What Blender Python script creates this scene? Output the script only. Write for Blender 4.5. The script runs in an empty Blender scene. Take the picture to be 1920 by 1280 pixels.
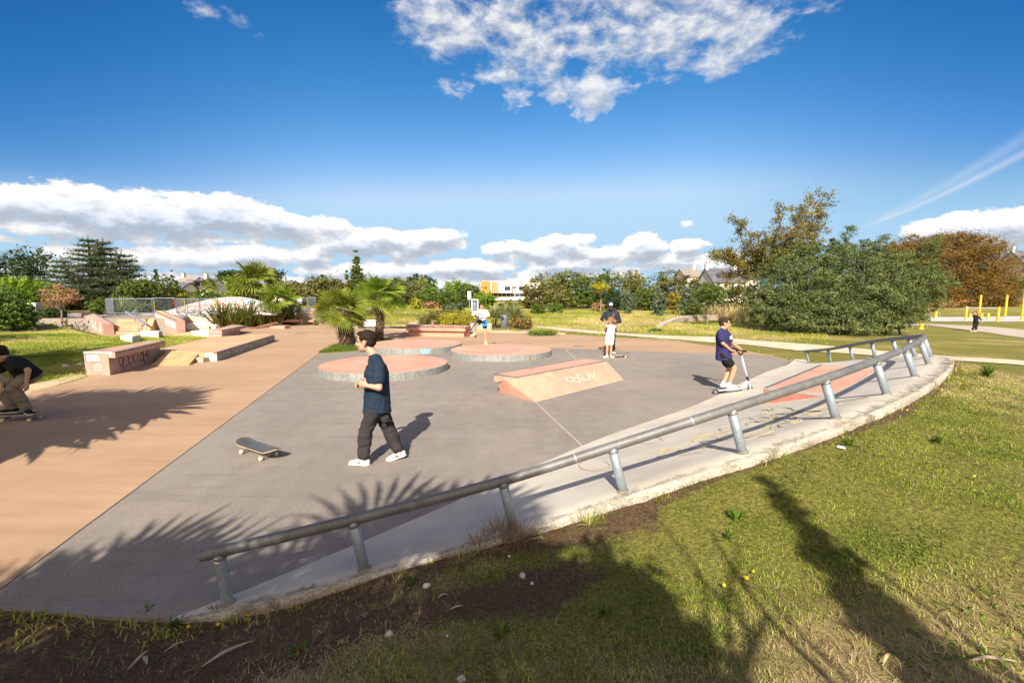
import bpy, bmesh, math, random
import numpy as np
from mathutils import Vector, Matrix, noise as mnoise
R = math.radians
SC = bpy.context.scene
COL = SC.collection
# ------------------------------------------------------------------ camera
F = 853.333; CAMZ = 2.3; TH = math.atan((640-548)/F)
cam_d = bpy.data.cameras.new("camera"); cam = bpy.data.objects.new("camera", cam_d); COL.objects.link(cam)
cam_d.lens = 16; cam_d.sensor_width = 36; cam_d.clip_start = 0.05; cam_d.clip_end = 6000
cam.location = (0, 0, CAMZ); cam.rotation_euler = (math.pi/2-TH, 0, 0)
SC.camera = cam
# ------------------------------------------------------------------ light
EL = R(36.5); AZ = R(188.5)
SUNV = Vector((math.sin(AZ)*math.cos(EL), math.cos(AZ)*math.cos(EL), math.sin(EL)))
sl = bpy.data.lights.new("sun", 'SUN'); sl.energy = 4.2; sl.angle = R(0.53); sl.color = (1.0, 0.90, 0.76)
so = bpy.data.objects.new("sun", sl); COL.objects.link(so)
so.rotation_euler = SUNV.to_track_quat('Z', 'Y').to_euler()
so.location = (0, -30, 40)
SC.view_settings.view_transform = 'Standard'; SC.view_settings.look = 'None'
EXPO = 1.2
SC.view_settings.exposure = EXPO; SC.view_settings.gamma = 1.0
SC.cycles.max_bounces = 6; SC.cycles.transparent_max_bounces = 8
SC.cycles.sample_clamp_indirect = 6
# ------------------------------------------------------------------ pixel -> place
def raydir(px, py):
    a = (px-960)/F; b = (640-py)/F
    return Vector((a, math.cos(TH)+b*math.sin(TH), -math.sin(TH)+b*math.cos(TH)))
def G(px, py, z=0.0):
    d = raydir(px, py); t = (z-CAMZ)/d.z
    return Vector((d.x*t, d.y*t, z))
def Q(px, py, Y):
    d = raydir(px, py); t = Y/d.y
    return Vector((d.x*t, Y, CAMZ+d.z*t))
# ------------------------------------------------------------------ sky
W = bpy.data.worlds.new("World"); SC.world = W; W.use_nodes = True
nt = W.node_tree; nt.nodes.clear()
class NB:
    "tiny node builder"
    def __init__(s, tree): s.t = tree
    def n(s, typ, **kw):
        nd = s.t.nodes.new(typ)
        for k, v in kw.items(): setattr(nd, k, v)
        return nd
    def link(s, a, b): s.t.links.new(a, b)
    def setin(s, sock, v):
        if isinstance(v, bpy.types.NodeSocket): s.link(v, sock)
        else: sock.default_value = v
    def m(s, op, a, b=None, c=None, clamp=False):
        nd = s.n('ShaderNodeMath', operation=op, use_clamp=clamp)
        s.setin(nd.inputs[0], a)
        if b is not None: s.setin(nd.inputs[1], b)
        if c is not None: s.setin(nd.inputs[2], c)
        return nd.outputs[0]
    def vm(s, op, a, b=None):
        nd = s.n('ShaderNodeVectorMath', operation=op)
        s.setin(nd.inputs[0], a)
        if b is not None: s.setin(nd.inputs[1], b)
        return nd.outputs[0]
    def comb(s, x, y, z):
        nd = s.n('ShaderNodeCombineXYZ'); s.setin(nd.inputs[0], x); s.setin(nd.inputs[1], y); s.setin(nd.inputs[2], z)
        return nd.outputs[0]
    def noise(s, vec, scale, detail=4, rough=0.55, dist=0.0):
        nd = s.n('ShaderNodeTexNoise'); s.setin(nd.inputs['Vector'], vec)
        nd.inputs['Scale'].default_value = scale; nd.inputs['Detail'].default_value = detail
        nd.inputs['Roughness'].default_value = rough; nd.inputs['Distortion'].default_value = dist
        return nd.outputs[0]
    def ramp(s, fac, stops):
        nd = s.n('ShaderNodeValToRGB'); s.setin(nd.inputs[0], fac)
        e = nd.color_ramp.elements
        while len(e) < len(stops): e.new(0.5)
        for el, (p, c) in zip(e, stops):
            el.position = p
            el.color = (c, c, c, 1) if isinstance(c, (int, float)) else (c[0], c[1], c[2], 1)
        return nd.outputs[0]
    def mix(s, fac, a, b, mode='MIX'):
        nd = s.n('ShaderNodeMix', data_type='RGBA', blend_type=mode)
        s.setin(nd.inputs[0], fac)
        for sock, v in ((nd.inputs[6], a), (nd.inputs[7], b)):
            if isinstance(v, (tuple, list)): v = (v[0], v[1], v[2], 1)
            s.setin(sock, v)
        return nd.outputs[2]
    def sstep(s, x, a, b):
        nd = s.n('ShaderNodeMapRange', interpolation_type='SMOOTHSTEP')
        s.setin(nd.inputs[0], x); nd.inputs[1].default_value = a; nd.inputs[2].default_value = b
        return nd.outputs[0]
b = NB(nt)
out = b.n('ShaderNodeOutputWorld'); bg = b.n('ShaderNodeBackground')
b.link(bg.outputs[0], out.inputs[0])
sky = b.n('ShaderNodeTexSky', sky_type='NISHITA'); sky.sun_disc = False
sky.sun_elevation = EL; sky.sun_rotation = AZ; sky.altitude = 0; sky.air_density = 1.0; sky.dust_density = 0.6; sky.ozone_density = 2.5
tc = b.n('ShaderNodeTexCoord'); gen = tc.outputs['Generated']
# richer, deeper blue than the bare sky model: one power curve per channel
ssep = b.n('ShaderNodeSeparateColor'); b.link(sky.outputs[0], ssep.inputs[0])
K_ = 2**EXPO
def chan(i, ref, pw, top, mx): return b.m('SMOOTH_MIN', b.m('MULTIPLY', b.m('POWER', b.m('MULTIPLY', ssep.outputs[i], .05/ref), pw), top/K_), mx/K_, .16/K_)
skyc0 = b.comb(chan(0, .111, 3.1, .245, .50), chan(1, .181, 1.55, .51, .74), chan(2, .286, 1.15, .92, .97))
# clouds: banks given by direction (azimuth, elevation) in the world, broken up by noise
def azel(px, py):
    d = raydir(px, py).normalized()
    return math.atan2(d.x, d.y), math.asin(d.z)
CL = [  # px, py, half width, half height, weight : the cloud banks of that day
 (60,385,170,34,.9),(230,400,190,42,1.0),(400,400,130,36,1.0),(520,425,130,26,.9),(120,420,200,30,.8),
 (720,455,150,26,.95),(800,450,70,22,.8),(640,465,110,20,.7),(330,440,200,22,.6),
 (330,482,140,20,.85),(480,480,110,22,.9),(585,478,60,18,.85),(130,470,120,14,.6),(40,452,60,12,.5),
 (600,505,60,14,.75),(760,508,90,16,.85),(880,500,90,15,.85),(930,468,30,16,.7),(700,500,60,12,.6),(820,530,200,12,.7),
 (1000,470,70,22,.9),(1060,462,60,20,.85),(1095,445,22,9,.6),(1130,478,70,18,.85),(1210,458,40,20,.9),(1090,492,150,12,.85),(1250,487,90,14,.8),
 (1000,520,60,16,.7),(1290,462,40,15,.9),(1360,490,120,18,.7),(960,535,80,12,.6),(1180,505,120,10,.5),
 (1790,430,105,26,1.0),(1880,422,90,34,1.05),(1960,425,120,40,1.0),
 (870,40,110,80,.72),(1000,70,120,90,.72),(1130,60,130,85,.72),(1280,60,120,80,.74),(1390,50,110,70,.74),(1200,-40,420,110,.8),
 (1345,110,50,40,.6),(1100,180,70,42,.66),(1070,165,40,30,.55),(965,185,36,24,.45),(850,165,48,20,.42),(960,120,90,50,.5),
 (425,45,46,30,.42),(390,25,30,20,.36),(480,75,26,18,.25),(775,50,22,20,.2),(1520,10,60,25,.3),(615,380,16,7,.25),(1292,420,14,6,.2),
 (80,520,200,20,.5),(300,520,150,14,.6),
 (160,500,120,12,.7),(560,528,90,12,.7),(660,528,80,12,.75),(740,535,60,10,.7),(860,522,70,14,.8),(905,500,60,16,.85),(935,540,120,10,.7),(1060,530,90,12,.7),(1040,498,60,12,.8),(1160,520,70,12,.7),(1230,500,80,10,.7),(1330,500,60,14,.75),(1420,510,80,12,.6),(990,500,300,8,.45)]
grp = bpy.data.node_groups.new("cloud_field", 'ShaderNodeTree')
grp.interface.new_socket("Dir", in_out='INPUT', socket_type='NodeSocketVector')
grp.interface.new_socket("Density", in_out='OUTPUT', socket_type='NodeSocketFloat')
g = NB(grp); gi = g.n('NodeGroupInput'); go = g.n('NodeGroupOutput')
D_ = gi.outputs[0]
sx = g.n('ShaderNodeSeparateXYZ'); g.link(D_, sx.inputs[0])
az = g.m('ARCTAN2', sx.outputs[0], sx.outputs[1]); el = g.m('ARCSINE', sx.outputs[2])
nv = g.vm('MULTIPLY', D_, (1, 1, 1.9))
wob = g.noise(nv, 16, 2, .6)
az2 = g.m('ADD', az, g.m('MULTIPLY', g.m('SUBTRACT', wob, .5), .07))
acc = None
pv = g.comb(az2, el, 0.0)
for (cx, cy, hw, hh, wt) in CL:
    a0, e0 = azel(cx, cy); a1, _ = azel(cx+hw*1.35, cy); _, e1 = azel(cx, cy-hh*1.35)
    q_ = math.sqrt(wt); sx_, sy_ = q_/abs(a1-a0), q_/abs(e1-e0)
    vd = g.n('ShaderNodeVectorMath', operation='MULTIPLY_ADD'); g.link(pv, vd.inputs[0])
    vd.inputs[1].default_value = (sx_, sy_, 0); vd.inputs[2].default_value = (-a0*sx_, -e0*sy_, 0)
    dt = g.n('ShaderNodeVectorMath', operation='DOT_PRODUCT'); g.link(vd.outputs[0], dt.inputs[0]); g.link(vd.outputs[0], dt.inputs[1])
    f = g.m('SUBTRACT', wt, dt.outputs['Value'])
    acc = f if acc is None else g.m('MAXIMUM', acc, f)
acc = g.m('MAXIMUM', acc, -.6)
n1 = g.noise(nv, 17, 9, .62, .15)
hi_ = g.sstep(el, .30, .48)
amp = g.m('ADD', 1.9, g.m('MULTIPLY', hi_, .35))
den = g.m('ADD', acc, g.m('MULTIPLY', g.m('SUBTRACT', n1, .5), amp))
g.link(den, go.inputs[0])
def dens(vec):
    nd = b.n('ShaderNodeGroup'); nd.node_tree = grp; b.link(vec, nd.inputs[0]); return nd.outputs[0]
d0 = dens(gen)
upv = b.vm('NORMALIZE', b.vm('ADD', gen, (-.008, 0, .019)))
d1 = dens(upv)
sep = b.n('ShaderNodeSeparateXYZ'); b.link(gen, sep.inputs[0])
high = b.sstep(sep.outputs[2], .2, .45)
# low banks are crisp, the high cloud is torn and thin
acrisp = b.sstep(d0, .22, .45); athin = b.sstep(d0, .16, 1.0)
alpha = b.n('ShaderNodeMix', data_type='FLOAT'); b.link(high, alpha.inputs[0]); b.link(acrisp, alpha.inputs[2]); b.link(athin, alpha.inputs[3])
alpha = b.m('MULTIPLY', alpha.outputs[0], .96)
shade = b.m('MULTIPLY', b.sstep(d1, .25, 1.15), b.m('SUBTRACT', 1.0, b.m('MULTIPLY', high, .55)))
rim = b.sstep(b.m('SUBTRACT', d0, d1), -.30, .40)
lum = b.m('ADD', b.m('SUBTRACT', .75, b.m('MULTIPLY', shade, .17)), b.m('MULTIPLY', rim, b.m('SUBTRACT', .32, b.m('MULTIPLY', high, .12))))
lum = b.m('DIVIDE', lum, K_)
ccol = b.mix(shade, (1.02, 1.0, .985), (.80, .90, 1.08))
ccol = b.mix(1.0, ccol, b.comb(lum, lum, lum), 'MULTIPLY')
# contrail
a0, e0 = azel(1600, 430); a1, e1 = azel(1925, 285)
azn = b.m('ARCTAN2', sep.outputs[0], sep.outputs[1]); eln = b.m('ARCSINE', sep.outputs[2])
tt = b.m('DIVIDE', b.m('SUBTRACT', azn, a0), a1-a0)
mid_el = b.m('ADD', e0, b.m('MULTIPLY', b.m('POWER', b.m('MAXIMUM', tt, 0.0), 1.25), e1-e0))
off = b.m('SUBTRACT', eln, mid_el)
wid = b.m('ADD', .0022, b.m('MULTIPLY', b.m('MAXIMUM', tt, 0.0), .005))
def streak(offset, k, w_):
    q = b.m('DIVIDE', b.m('SUBTRACT', off, b.m('MULTIPLY', b.m('MAXIMUM', tt, 0.0), offset)), b.m('MULTIPLY', wid, w_))
    return b.m('MULTIPLY', b.m('EXPONENT', b.m('MULTIPLY', b.m('MULTIPLY', q, q), -1.0)), k)
tr = b.m('ADD', streak(0.0, .34, .8), streak(.022, .18, 1.5))
tr = b.m('MULTIPLY', tr, b.m('MULTIPLY', b.sstep(tt, 0.0, .25), b.m('SUBTRACT', 1.0, b.sstep(tt, 1.15, 1.6))))
tr = b.m('MULTIPLY', tr, b.m('ADD', .55, b.noise(gen, 30, 4)))
absx = b.m('ABSOLUTE', sep.outputs[0])
skyc0 = b.mix(b.m('MULTIPLY', b.sstep(absx, .30, .82), b.sstep(sep.outputs[2], .0, .22)), skyc0, b.mix(1.0, skyc0, (.30, .57, .77), 'MULTIPLY'))
skyc0 = b.mix(b.sstep(sep.outputs[2], .20, .02), skyc0, (.46/K_, .70/K_, .93/K_))
skyc = b.mix(tr, skyc0, (.86/K_, .90/K_, .96/K_))
# warm glow added to the unseen sunward half of the sky to lift shade
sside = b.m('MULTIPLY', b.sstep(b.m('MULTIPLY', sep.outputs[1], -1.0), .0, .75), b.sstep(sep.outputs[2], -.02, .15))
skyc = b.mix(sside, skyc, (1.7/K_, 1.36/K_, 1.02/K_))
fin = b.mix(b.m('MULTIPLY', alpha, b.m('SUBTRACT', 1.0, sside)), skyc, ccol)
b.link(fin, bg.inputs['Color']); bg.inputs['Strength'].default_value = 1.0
W.cycles.sampling_method = 'MANUAL'; W.cycles.sample_map_resolution = 512
# ------------------------------------------------------------------ object helpers
def tag(o, label=None, cat=None, group=None, kind=None):
    if label: o["label"] = label
    if cat: o["category"] = cat
    if group: o["group"] = group
    if kind: o["kind"] = kind
    return o
def empty(name, loc=(0, 0, 0), rz=0, label=None, cat=None, group=None):
    o = bpy.data.objects.new(name, None); o.location = loc; o.rotation_euler = (0, 0, rz); o.empty_display_size = .2
    COL.objects.link(o); tag(o, label, cat, group); return o
def link_mesh(name, me, parent=None, mat=None):
    o = bpy.data.objects.new(name, me); COL.objects.link(o)
    if mat is not None:
        for m in (mat if isinstance(mat, (list, tuple)) else [mat]): me.materials.append(m)
    if parent is not None:
        o.parent = parent
        # meshes are written in world coordinates: undo the parent's placement
        o.matrix_parent_inverse = parent_matrix(parent).inverted()
    return o
def parent_matrix(p):
    m = Matrix.LocRotScale(p.location, p.rotation_euler, p.scale)
    return (parent_matrix(p.parent) @ p.matrix_parent_inverse @ m) if p.parent else m
def copy_tree(o, parent=None):
    c = o.copy(); COL.objects.link(c)
    if parent is not None: c.parent = parent; c.matrix_parent_inverse = o.matrix_parent_inverse.copy()
    for ch in list(o.children): copy_tree(ch, c)
    return c
def npmesh(name, verts, faces_n, nper, smooth=False, mat_idx=None):
    "numpy verts (N,3) and faces (M,nper)"
    me = bpy.data.meshes.new(name)
    verts = np.asarray(verts, dtype=np.float32); fc = np.asarray(faces_n, dtype=np.int32)
    me.vertices.add(len(verts)); me.vertices.foreach_set('co', verts.ravel())
    me.loops.add(fc.size); me.loops.foreach_set('vertex_index', fc.ravel())
    me.polygons.add(len(fc)); me.polygons.foreach_set('loop_start', np.arange(0, fc.size, nper, dtype=np.int32))
    me.polygons.foreach_set('loop_total', np.full(len(fc), nper, dtype=np.int32))
    if smooth: me.polygons.foreach_set('use_smooth', np.ones(len(fc), dtype=bool))
    if mat_idx is not None: me.polygons.foreach_set('material_index', np.asarray(mat_idx, dtype=np.int32))
    me.update(calc_edges=True); me.validate(); return me
def fattr(me, name, data, domain='POINT'):
    a = me.attributes.new(name, 'FLOAT', domain); a.data.foreach_set('value', np.asarray(data, dtype=np.float32))
class MB:
    "collects simple shapes in world space and links them as one mesh"
    def __init__(s): s.bm = bmesh.new()
    def poly(s, pts):
        vs = [s.bm.verts.new(p) for p in pts]; return s.bm.faces.new(vs)
    def prism(s, top, zb, bottom=None):
        "top: list of points; walls down to zb (number or list of points)"
        bot = bottom or [Vector((p[0], p[1], zb)) for p in top]
        t = [s.bm.verts.new(p) for p in top]; bo = [s.bm.verts.new(p) for p in bot]
        n = len(t); s.bm.faces.new(t)
        s.bm.faces.new(bo[::-1])
        for i in range(n): s.bm.faces.new([t[i], bo[i], bo[(i+1) % n], t[(i+1) % n]])
    def box(s, c, size, rot=None):
        m = Matrix.Translation(c) @ (rot.to_4x4() if rot is not None else Matrix()) @ Matrix.Diagonal((size[0], size[1], size[2], 1))
        bmesh.ops.create_cube(s.bm, size=1, matrix=m)
    def zbox(s, c, size, rz): s.box(c, size, Matrix.Rotation(rz, 3, 'Z'))
    def tube(s, pts, rad, n=10, caps=True):
        pts = [Vector(p) for p in pts]
        rads = rad if isinstance(rad, (list, tuple)) else [rad]*len(pts)
        rings = []; prev = None
        for i, p in enumerate(pts):
            t = (pts[min(i+1, len(pts)-1)]-pts[max(i-1, 0)]).normalized()
            if prev is None:
                u = t.orthogonal().normalized()
            else:
                u = (prev-t*prev.dot(t)); u = u.normalized() if u.length > 1e-6 else t.orthogonal().normalized()
            prev = u; v = t.cross(u)
            rings.append([s.bm.verts.new(p+(u*math.cos(2*math.pi*k/n)+v*math.sin(2*math.pi*k/n))*rads[i]) for k in range(n)])
        for a, c in zip(rings, rings[1:]):
            for k in range(n): s.bm.faces.new([a[k], a[(k+1) % n], c[(k+1) % n], c[k]])
        if caps:
            s.bm.faces.new(rings[0][::-1]); s.bm.faces.new(rings[-1])
    def lathe(s, prof, c, n=32, sx=1, sy=1):
        rings = []
        for r, z in prof:
            rings.append([s.bm.verts.new((c[0]+r*sx*math.cos(2*math.pi*k/n), c[1]+r*sy*math.sin(2*math.pi*k/n), c[2]+z)) for k in range(n)] if r > 1e-5 else [s.bm.verts.new((c[0], c[1], c[2]+z))])
        for a, d in zip(rings, rings[1:]):
            for k in range(n):
                k2 = (k+1) % n
                if len(a) == 1 and len(d) == 1: continue
                if len(a) == 1: s.bm.faces.new([a[0], d[k2], d[k]])
                elif len(d) == 1: s.bm.faces.new([a[k], a[k2], d[0]])
                else: s.bm.faces.new([a[k], a[k2], d[k2], d[k]])
    def build(s, name, mat, parent=None, bevel=0, smooth=False, seg=2):
        bmesh.ops.recalc_face_normals(s.bm, faces=s.bm.faces[:])
        if bevel:
            es = [e for e in s.bm.edges if len(e.link_faces) == 2 and e.calc_face_angle(0) > .5]
            bmesh.ops.bevel(s.bm, geom=es, offset=bevel, segments=seg, affect='EDGES', profile=.6, clamp_overlap=True)
        me = bpy.data.meshes.new(name); s.bm.to_mesh(me); s.bm.free()
        if smooth:
            for p in me.polygons: p.use_smooth = True
        return link_mesh(name, me, parent, mat)
def auto_smooth(o, ang=35):
    me = o.data
    me.polygons.foreach_set('use_smooth', [True]*len(me.polygons))
    bm = bmesh.new(); bm.from_mesh(me)
    for e in bm.edges:
        e.smooth = not (len(e.link_faces) == 2 and e.calc_face_angle(0) > R(ang))
    bm.to_mesh(me); bm.free()
# ------------------------------------------------------------------ materials
MATS = {}
def newmat(name):
    m = bpy.data.materials.new(name); m.use_nodes = True; m.node_tree.nodes.clear()
    bb = NB(m.node_tree); o = bb.n('ShaderNodeOutputMaterial'); p = bb.n('ShaderNodeBsdfPrincipled')
    bb.link(p.outputs[0], o.inputs[0]); return m, bb, p, o
def rough_mat(name, c1, c2, scale=2.0, rough=.85, bump=.25, bscale=60, speck=.25, spscale=250, metallic=0, stain=None, stain_scale=.6, stain_lo=.5, stain_hi=.7, spec=.4, stretch=None, smear=None):
    m, bb, p, o = newmat(name)
    tcn = bb.n('ShaderNodeTexCoord'); v = tcn.outputs['Object']
    if stretch: v = bb.vm('MULTIPLY', v, stretch)
    n_big = bb.noise(v, scale, 6, .6); n_f = bb.noise(v, spscale, 2, .7); n_m = bb.noise(v, scale*7, 5, .65)
    k = bb.m('ADD', bb.m('MULTIPLY', n_big, .6), bb.m('MULTIPLY', n_m, .4))
    c = bb.mix(bb.sstep(k, .36, .64), c1, c2)
    if stain is not None:
        c = bb.mix(bb.m('MULTIPLY', bb.sstep(bb.noise(v, stain_scale, 7, .68, .4), stain_lo, stain_hi), .8), c, stain)
    if smear is not None:
        for ang, sc_, am in ((.6, 1.0, .45), (-.35, 1.7, .35), (1.3, .8, .3)):
            mp = bb.n('ShaderNodeMapping'); bb.link(tcn.outputs['Object'], mp.inputs[0]); mp.inputs['Rotation'].default_value = (0, 0, ang); mp.inputs['Scale'].default_value = (.22*sc_, 2.6*sc_, 1)
            c = bb.mix(bb.m('MULTIPLY', bb.sstep(bb.noise(mp.outputs[0], 1.6, 6, .65), .54, .72), am), c, smear)
        vo = bb.n('ShaderNodeTexVoronoi'); vo.feature = 'F1'; vo.inputs['Scale'].default_value = 5.5; bb.link(tcn.outputs['Object'], vo.inputs['Vector'])
        c = bb.mix(bb.m('MULTIPLY', bb.sstep(vo.outputs['Distance'], .055, .02), .55), c, tuple(min(1, x*1.5) for x in c2))
    sp = bb.m('ADD', 1-speck*.5, bb.m('MULTIPLY', bb.sstep(n_f, .3, .7), speck))
    c = bb.mix(1.0, c, bb.comb(sp, sp, sp), 'MULTIPLY')
    bb.link(c, p.inputs['Base Color']); p.inputs['Roughness'].default_value = rough; p.inputs['Metallic'].default_value = metallic
    p.inputs['Specular IOR Level'].default_value = spec
    if bump:
        bn = bb.n('ShaderNodeBump'); bn.inputs['Strength'].default_value = bump; bn.inputs['Distance'].default_value = .01
        bb.link(bb.m('ADD', bb.noise(v, bscale, 5, .7), bb.m('MULTIPLY', n_m, .6)), bn.inputs['Height']); bb.link(bn.outputs[0], p.inputs['Normal'])
    MATS[name] = m; return m
def plain(name, col, rough=.6, metallic=0, spec=.5, var=.12, scale=12):
    d = tuple(max(0, x*(1-var)) for x in col); u = tuple(min(1, x*(1+var)) for x in col)
    return rough_mat(name, d, u, scale=scale, rough=rough, bump=.08, bscale=120, speck=.08, spscale=200, metallic=metallic, spec=spec)
M_asphalt = rough_mat('asphalt', (.196, .172, .150), (.250, .223, .198), scale=.45, rough=.9, bump=.45, bscale=200, speck=.75, spscale=190, stain=(.26, .22, .175), stain_scale=.35, stain_lo=.52, stain_hi=.72, stretch=(1, .6, 1), smear=(.135, .117, .102))
M_pinkfloor = rough_mat('terracotta_concrete', (.32, .205, .125), (.39, .265, .165), scale=.35, rough=.85, bump=.2, bscale=150, speck=.3, spscale=280, stain=(.44, .31, .19), stain_scale=.25, stain_lo=.5, stain_hi=.75, stretch=(.45, 1.6, 1), smear=(.26, .16, .10))
M_pink = rough_mat('pink_concrete', (.46, .22, .155), (.56, .30, .215), scale=1.2, rough=.8, bump=.25, bscale=90, speck=.3, spscale=160, stain=(.36, .15, .10), stain_scale=1.0, stain_lo=.58, stain_hi=.75)
M_paleconc = rough_mat('pale_concrete', (.31, .285, .24), (.39, .36, .31), scale=1.1, rough=.85, bump=.3, bscale=80, speck=.25, spscale=150, stain=(.24, .215, .18), stain_scale=1.4, stain_lo=.55, stain_hi=.75)
M_roughconc = rough_mat('rough_kerb_concrete', (.30, .275, .225), (.45, .42, .355), scale=5, rough=.95, bump=1.0, bscale=22, speck=.6, spscale=70, stain=(.13, .105, .07), stain_scale=2.6, stain_lo=.50, stain_hi=.66)
M_coping = rough_mat('worn_steel_coping', (.13, .115, .105), (.22, .20, .18), scale=5, rough=.5, bump=.15, bscale=60, speck=.3, metallic=.3, stain=(.30, .26, .22), stain_scale=4)
def galv_mat():
    m, bb, p, o = newmat('galvanised_steel')
    v = bb.n('ShaderNodeTexCoord').outputs['Object']
    vo = bb.n('ShaderNodeTexVoronoi'); vo.inputs['Scale'].default_value = 70; bb.link(v, vo.inputs['Vector'])
    sg = bb.n('ShaderNodeSeparateColor'); bb.link(vo.outputs['Color'], sg.inputs[0])
    k = bb.m('ADD', bb.m('MULTIPLY', sg.outputs[0], .35), bb.m('MULTIPLY', bb.noise(v, 6, 5, .6), .65))
    c = bb.mix(bb.sstep(k, .25, .75), (.22, .27, .33), (.31, .36, .41))
    c = bb.mix(bb.m('MULTIPLY', bb.sstep(bb.noise(v, 9, 6, .7), .64, .76), .45), c, (.16, .12, .09))
    c = bb.mix(bb.m('MULTIPLY', bb.sstep(bb.noise(v, 40, 4, .7), .64, .72), .5), c, (.55, .55, .53))
    bb.link(c, p.inputs['Base Color']); p.inputs['Metallic'].default_value = .35
    bb.link(bb.m('ADD', .38, bb.m('MULTIPLY', bb.noise(v, 14, 4), .3)), p.inputs['Roughness'])
    bn = bb.n('ShaderNodeBump'); bn.inputs['Strength'].default_value = .12; bn.inputs['Distance'].default_value = .005
    bb.link(bb.noise(v, 50, 4), bn.inputs['Height']); bb.link(bn.outputs[0], p.inputs['Normal'])
    return m
M_galv = galv_mat()
M_rail = rough_mat('worn_dark_steel', (.13, .13, .13), (.19, .19, .19), scale=5, rough=.52, bump=.12, bscale=40, speck=.25, spscale=150, metallic=.25, stain=(.09, .08, .07), stain_scale=5, stain_lo=.58, stain_hi=.72)
M_white = plain('white_paint', (.74, .72, .68), .7)
M_black = plain('black_paint', (.012, .012, .014), .6)
M_yellow = plain('yellow_spray', (.62, .45, .08), .8)
M_line = plain('joint_line', (.50, .44, .36), .9)
# ------------------------------------------------------------------ terrain shape
POSTS = [(427,1130,.02),(683,1066,.15),(962,987,.30),(1168,920,.55),(1392,847,.87),(1567,783,1.06),(1662,738,1.13),(1715,705,1.14),
         (1741,682,1.14),(1745,669,1.10),(1716,668,1.0),(1683,667,.85),(1641,669,.68),(1599,674,.45),(1557,679,.20),(1517,681,.02)]
PF = [G(*p) for p in POSTS]                                     # feet of the railing posts, along the outer edge of the bank
OUT = [G(322,1160,.014)]+PF+[Vector((9.95, 15.5, .014))]
INN = [G(326,1156.5,.004), G(404,1127,.004), G(590,1052,.004)]+[Vector(p+(0.004,)) for p in ((-.45,5.0),(.45,6.0),(1.5,7.1),(2.5,8.0),(3.4,8.8),(4.4,9.8),(5.3,10.8),(5.9,11.5),(6.5,12.1),(7.1,12.75),(7.7,13.35),(8.3,13.9),(8.9,14.5),(9.4,15.1),(9.8,15.6))]
def catmull(P, t):
    "t in 0..len-1"
    n = len(P); i = min(int(t), n-2); u = t-i
    p0, p1, p2, p3 = P[max(i-1, 0)], P[i], P[i+1], P[min(i+2, n-1)]
    return .5*((2*p1)+(p2-p0)*u+(2*p0-5*p1+4*p2-p3)*u*u+(3*p1-p0-3*p2+p3)*u*u*u)
NP = len(OUT)
def lip(t):
    a = catmull(OUT, max(t-.05, 0)); c = catmull(OUT, min(t+.05, NP-1)); d = (c-a); d.z = 0; d.normalize()
    return Vector((d.y, -d.x, 0))
def bank_pt(t, s):
    "s=0 inner foot, s=1 post line, s>1 the lip outside the posts"
    o = catmull(OUT, t); i = catmull(INN, t)
    if s <= 1:
        p = i.lerp(o, s); p.z = max(.004, i.z+(o.z-i.z)*(s**1.25)); return p
    w = .12+.16*math.exp(-((t-9)/2.5)**2)
    if t < 1: w *= max(t, .15)
    return o+lip(t)*w*(s-1)
EDGE = [bank_pt(t, 2.0) for t in np.linspace(0, NP-1, 60)]
CP = [(p.x+lip(t).x*.1, p.y+lip(t).y*.1, p.z-.02-.05*min(1,p.z/.6) if p.z > .2 else p.z-.008) for p, t in zip([bank_pt(t, 2.0) for t in np.linspace(0, NP-1, 30)], np.linspace(0, NP-1, 30))]
CP += [(0,0,.62),(-1.5,1,.45),(1.5,1.4,.68),(3,2,.80),(5,2.2,.80),(6,4,.86),(8,5.5,.70),(9.5,8.2,.62),(11,11,.25),(12,14,.05),(10.8,15,0),(10,17.5,0),(20,16,-.15),(15,6,.3),(20,0,.3),
 (-3,1.5,.2),(-2.9,2.5,.10),(-4,2.9,0),(-6,3,0),(-10,2,0),(-16,4,0),(-3,-3,.6),(3,-4,.9),(10,-5,.6),(-10,-6,.5),(1.2,2.6,.48),(0,2.4,.36),(-1.3,2.4,.22),
 (25,30,-.45),(33,38,-.9),(40,30,-.8),(45,50,-.9),(30,52,-.8),(20,38,-.35),(10,35,-.05),(10,50,0),(0,40,0),(0,60,0),(12,24,-.05),(18,24,-.2),(5,26,0),(-3,30,0),(-8,26,0),(-9,36,0),
 (-13,13,0),(-17,13,.05),(-24,12,.2),(-22,20,.35),(-18.5,20,.1),(-25,26,.65),(-28,29,.78),(-32,36,.8),(-40,30,.8),(-30,48,.8),(-17,55,.5),(-14,11,0),(-15.5,17,.02),(-13.5,19,0),(-16,22,0),(-12.4,42,.5),(-10,33,0),(-24.5,25.4,.62),(-26.5,25.8,.72),(-29,26,.75),(-33,27.5,.78),(-36.5,30,.78),(-35,44.5,.78),(-25,45,.78),(-15,45,.7),(-11.7,44,.5),(-11.6,37,.3),(-11.3,35,.05),(-38,36,.8),(-24,23.6,.3),(-23.5,22,.3),(30,20,-.35),(50,20,-.5),(-50,20,.6)]
CP = np.array(CP, dtype=float)
def _phi(r): return np.sqrt(r*r+.16)
_A = _phi(np.hypot(CP[:, None, 0]-CP[None, :, 0], CP[:, None, 1]-CP[None, :, 1]))+np.eye(len(CP))*-.02
_B = np.hstack([_A, np.ones((len(CP), 1))]); _B = np.vstack([_B, np.append(np.ones(len(CP)), 0)])
_W = np.linalg.solve(_B, np.append(CP[:, 2], 0))
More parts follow.
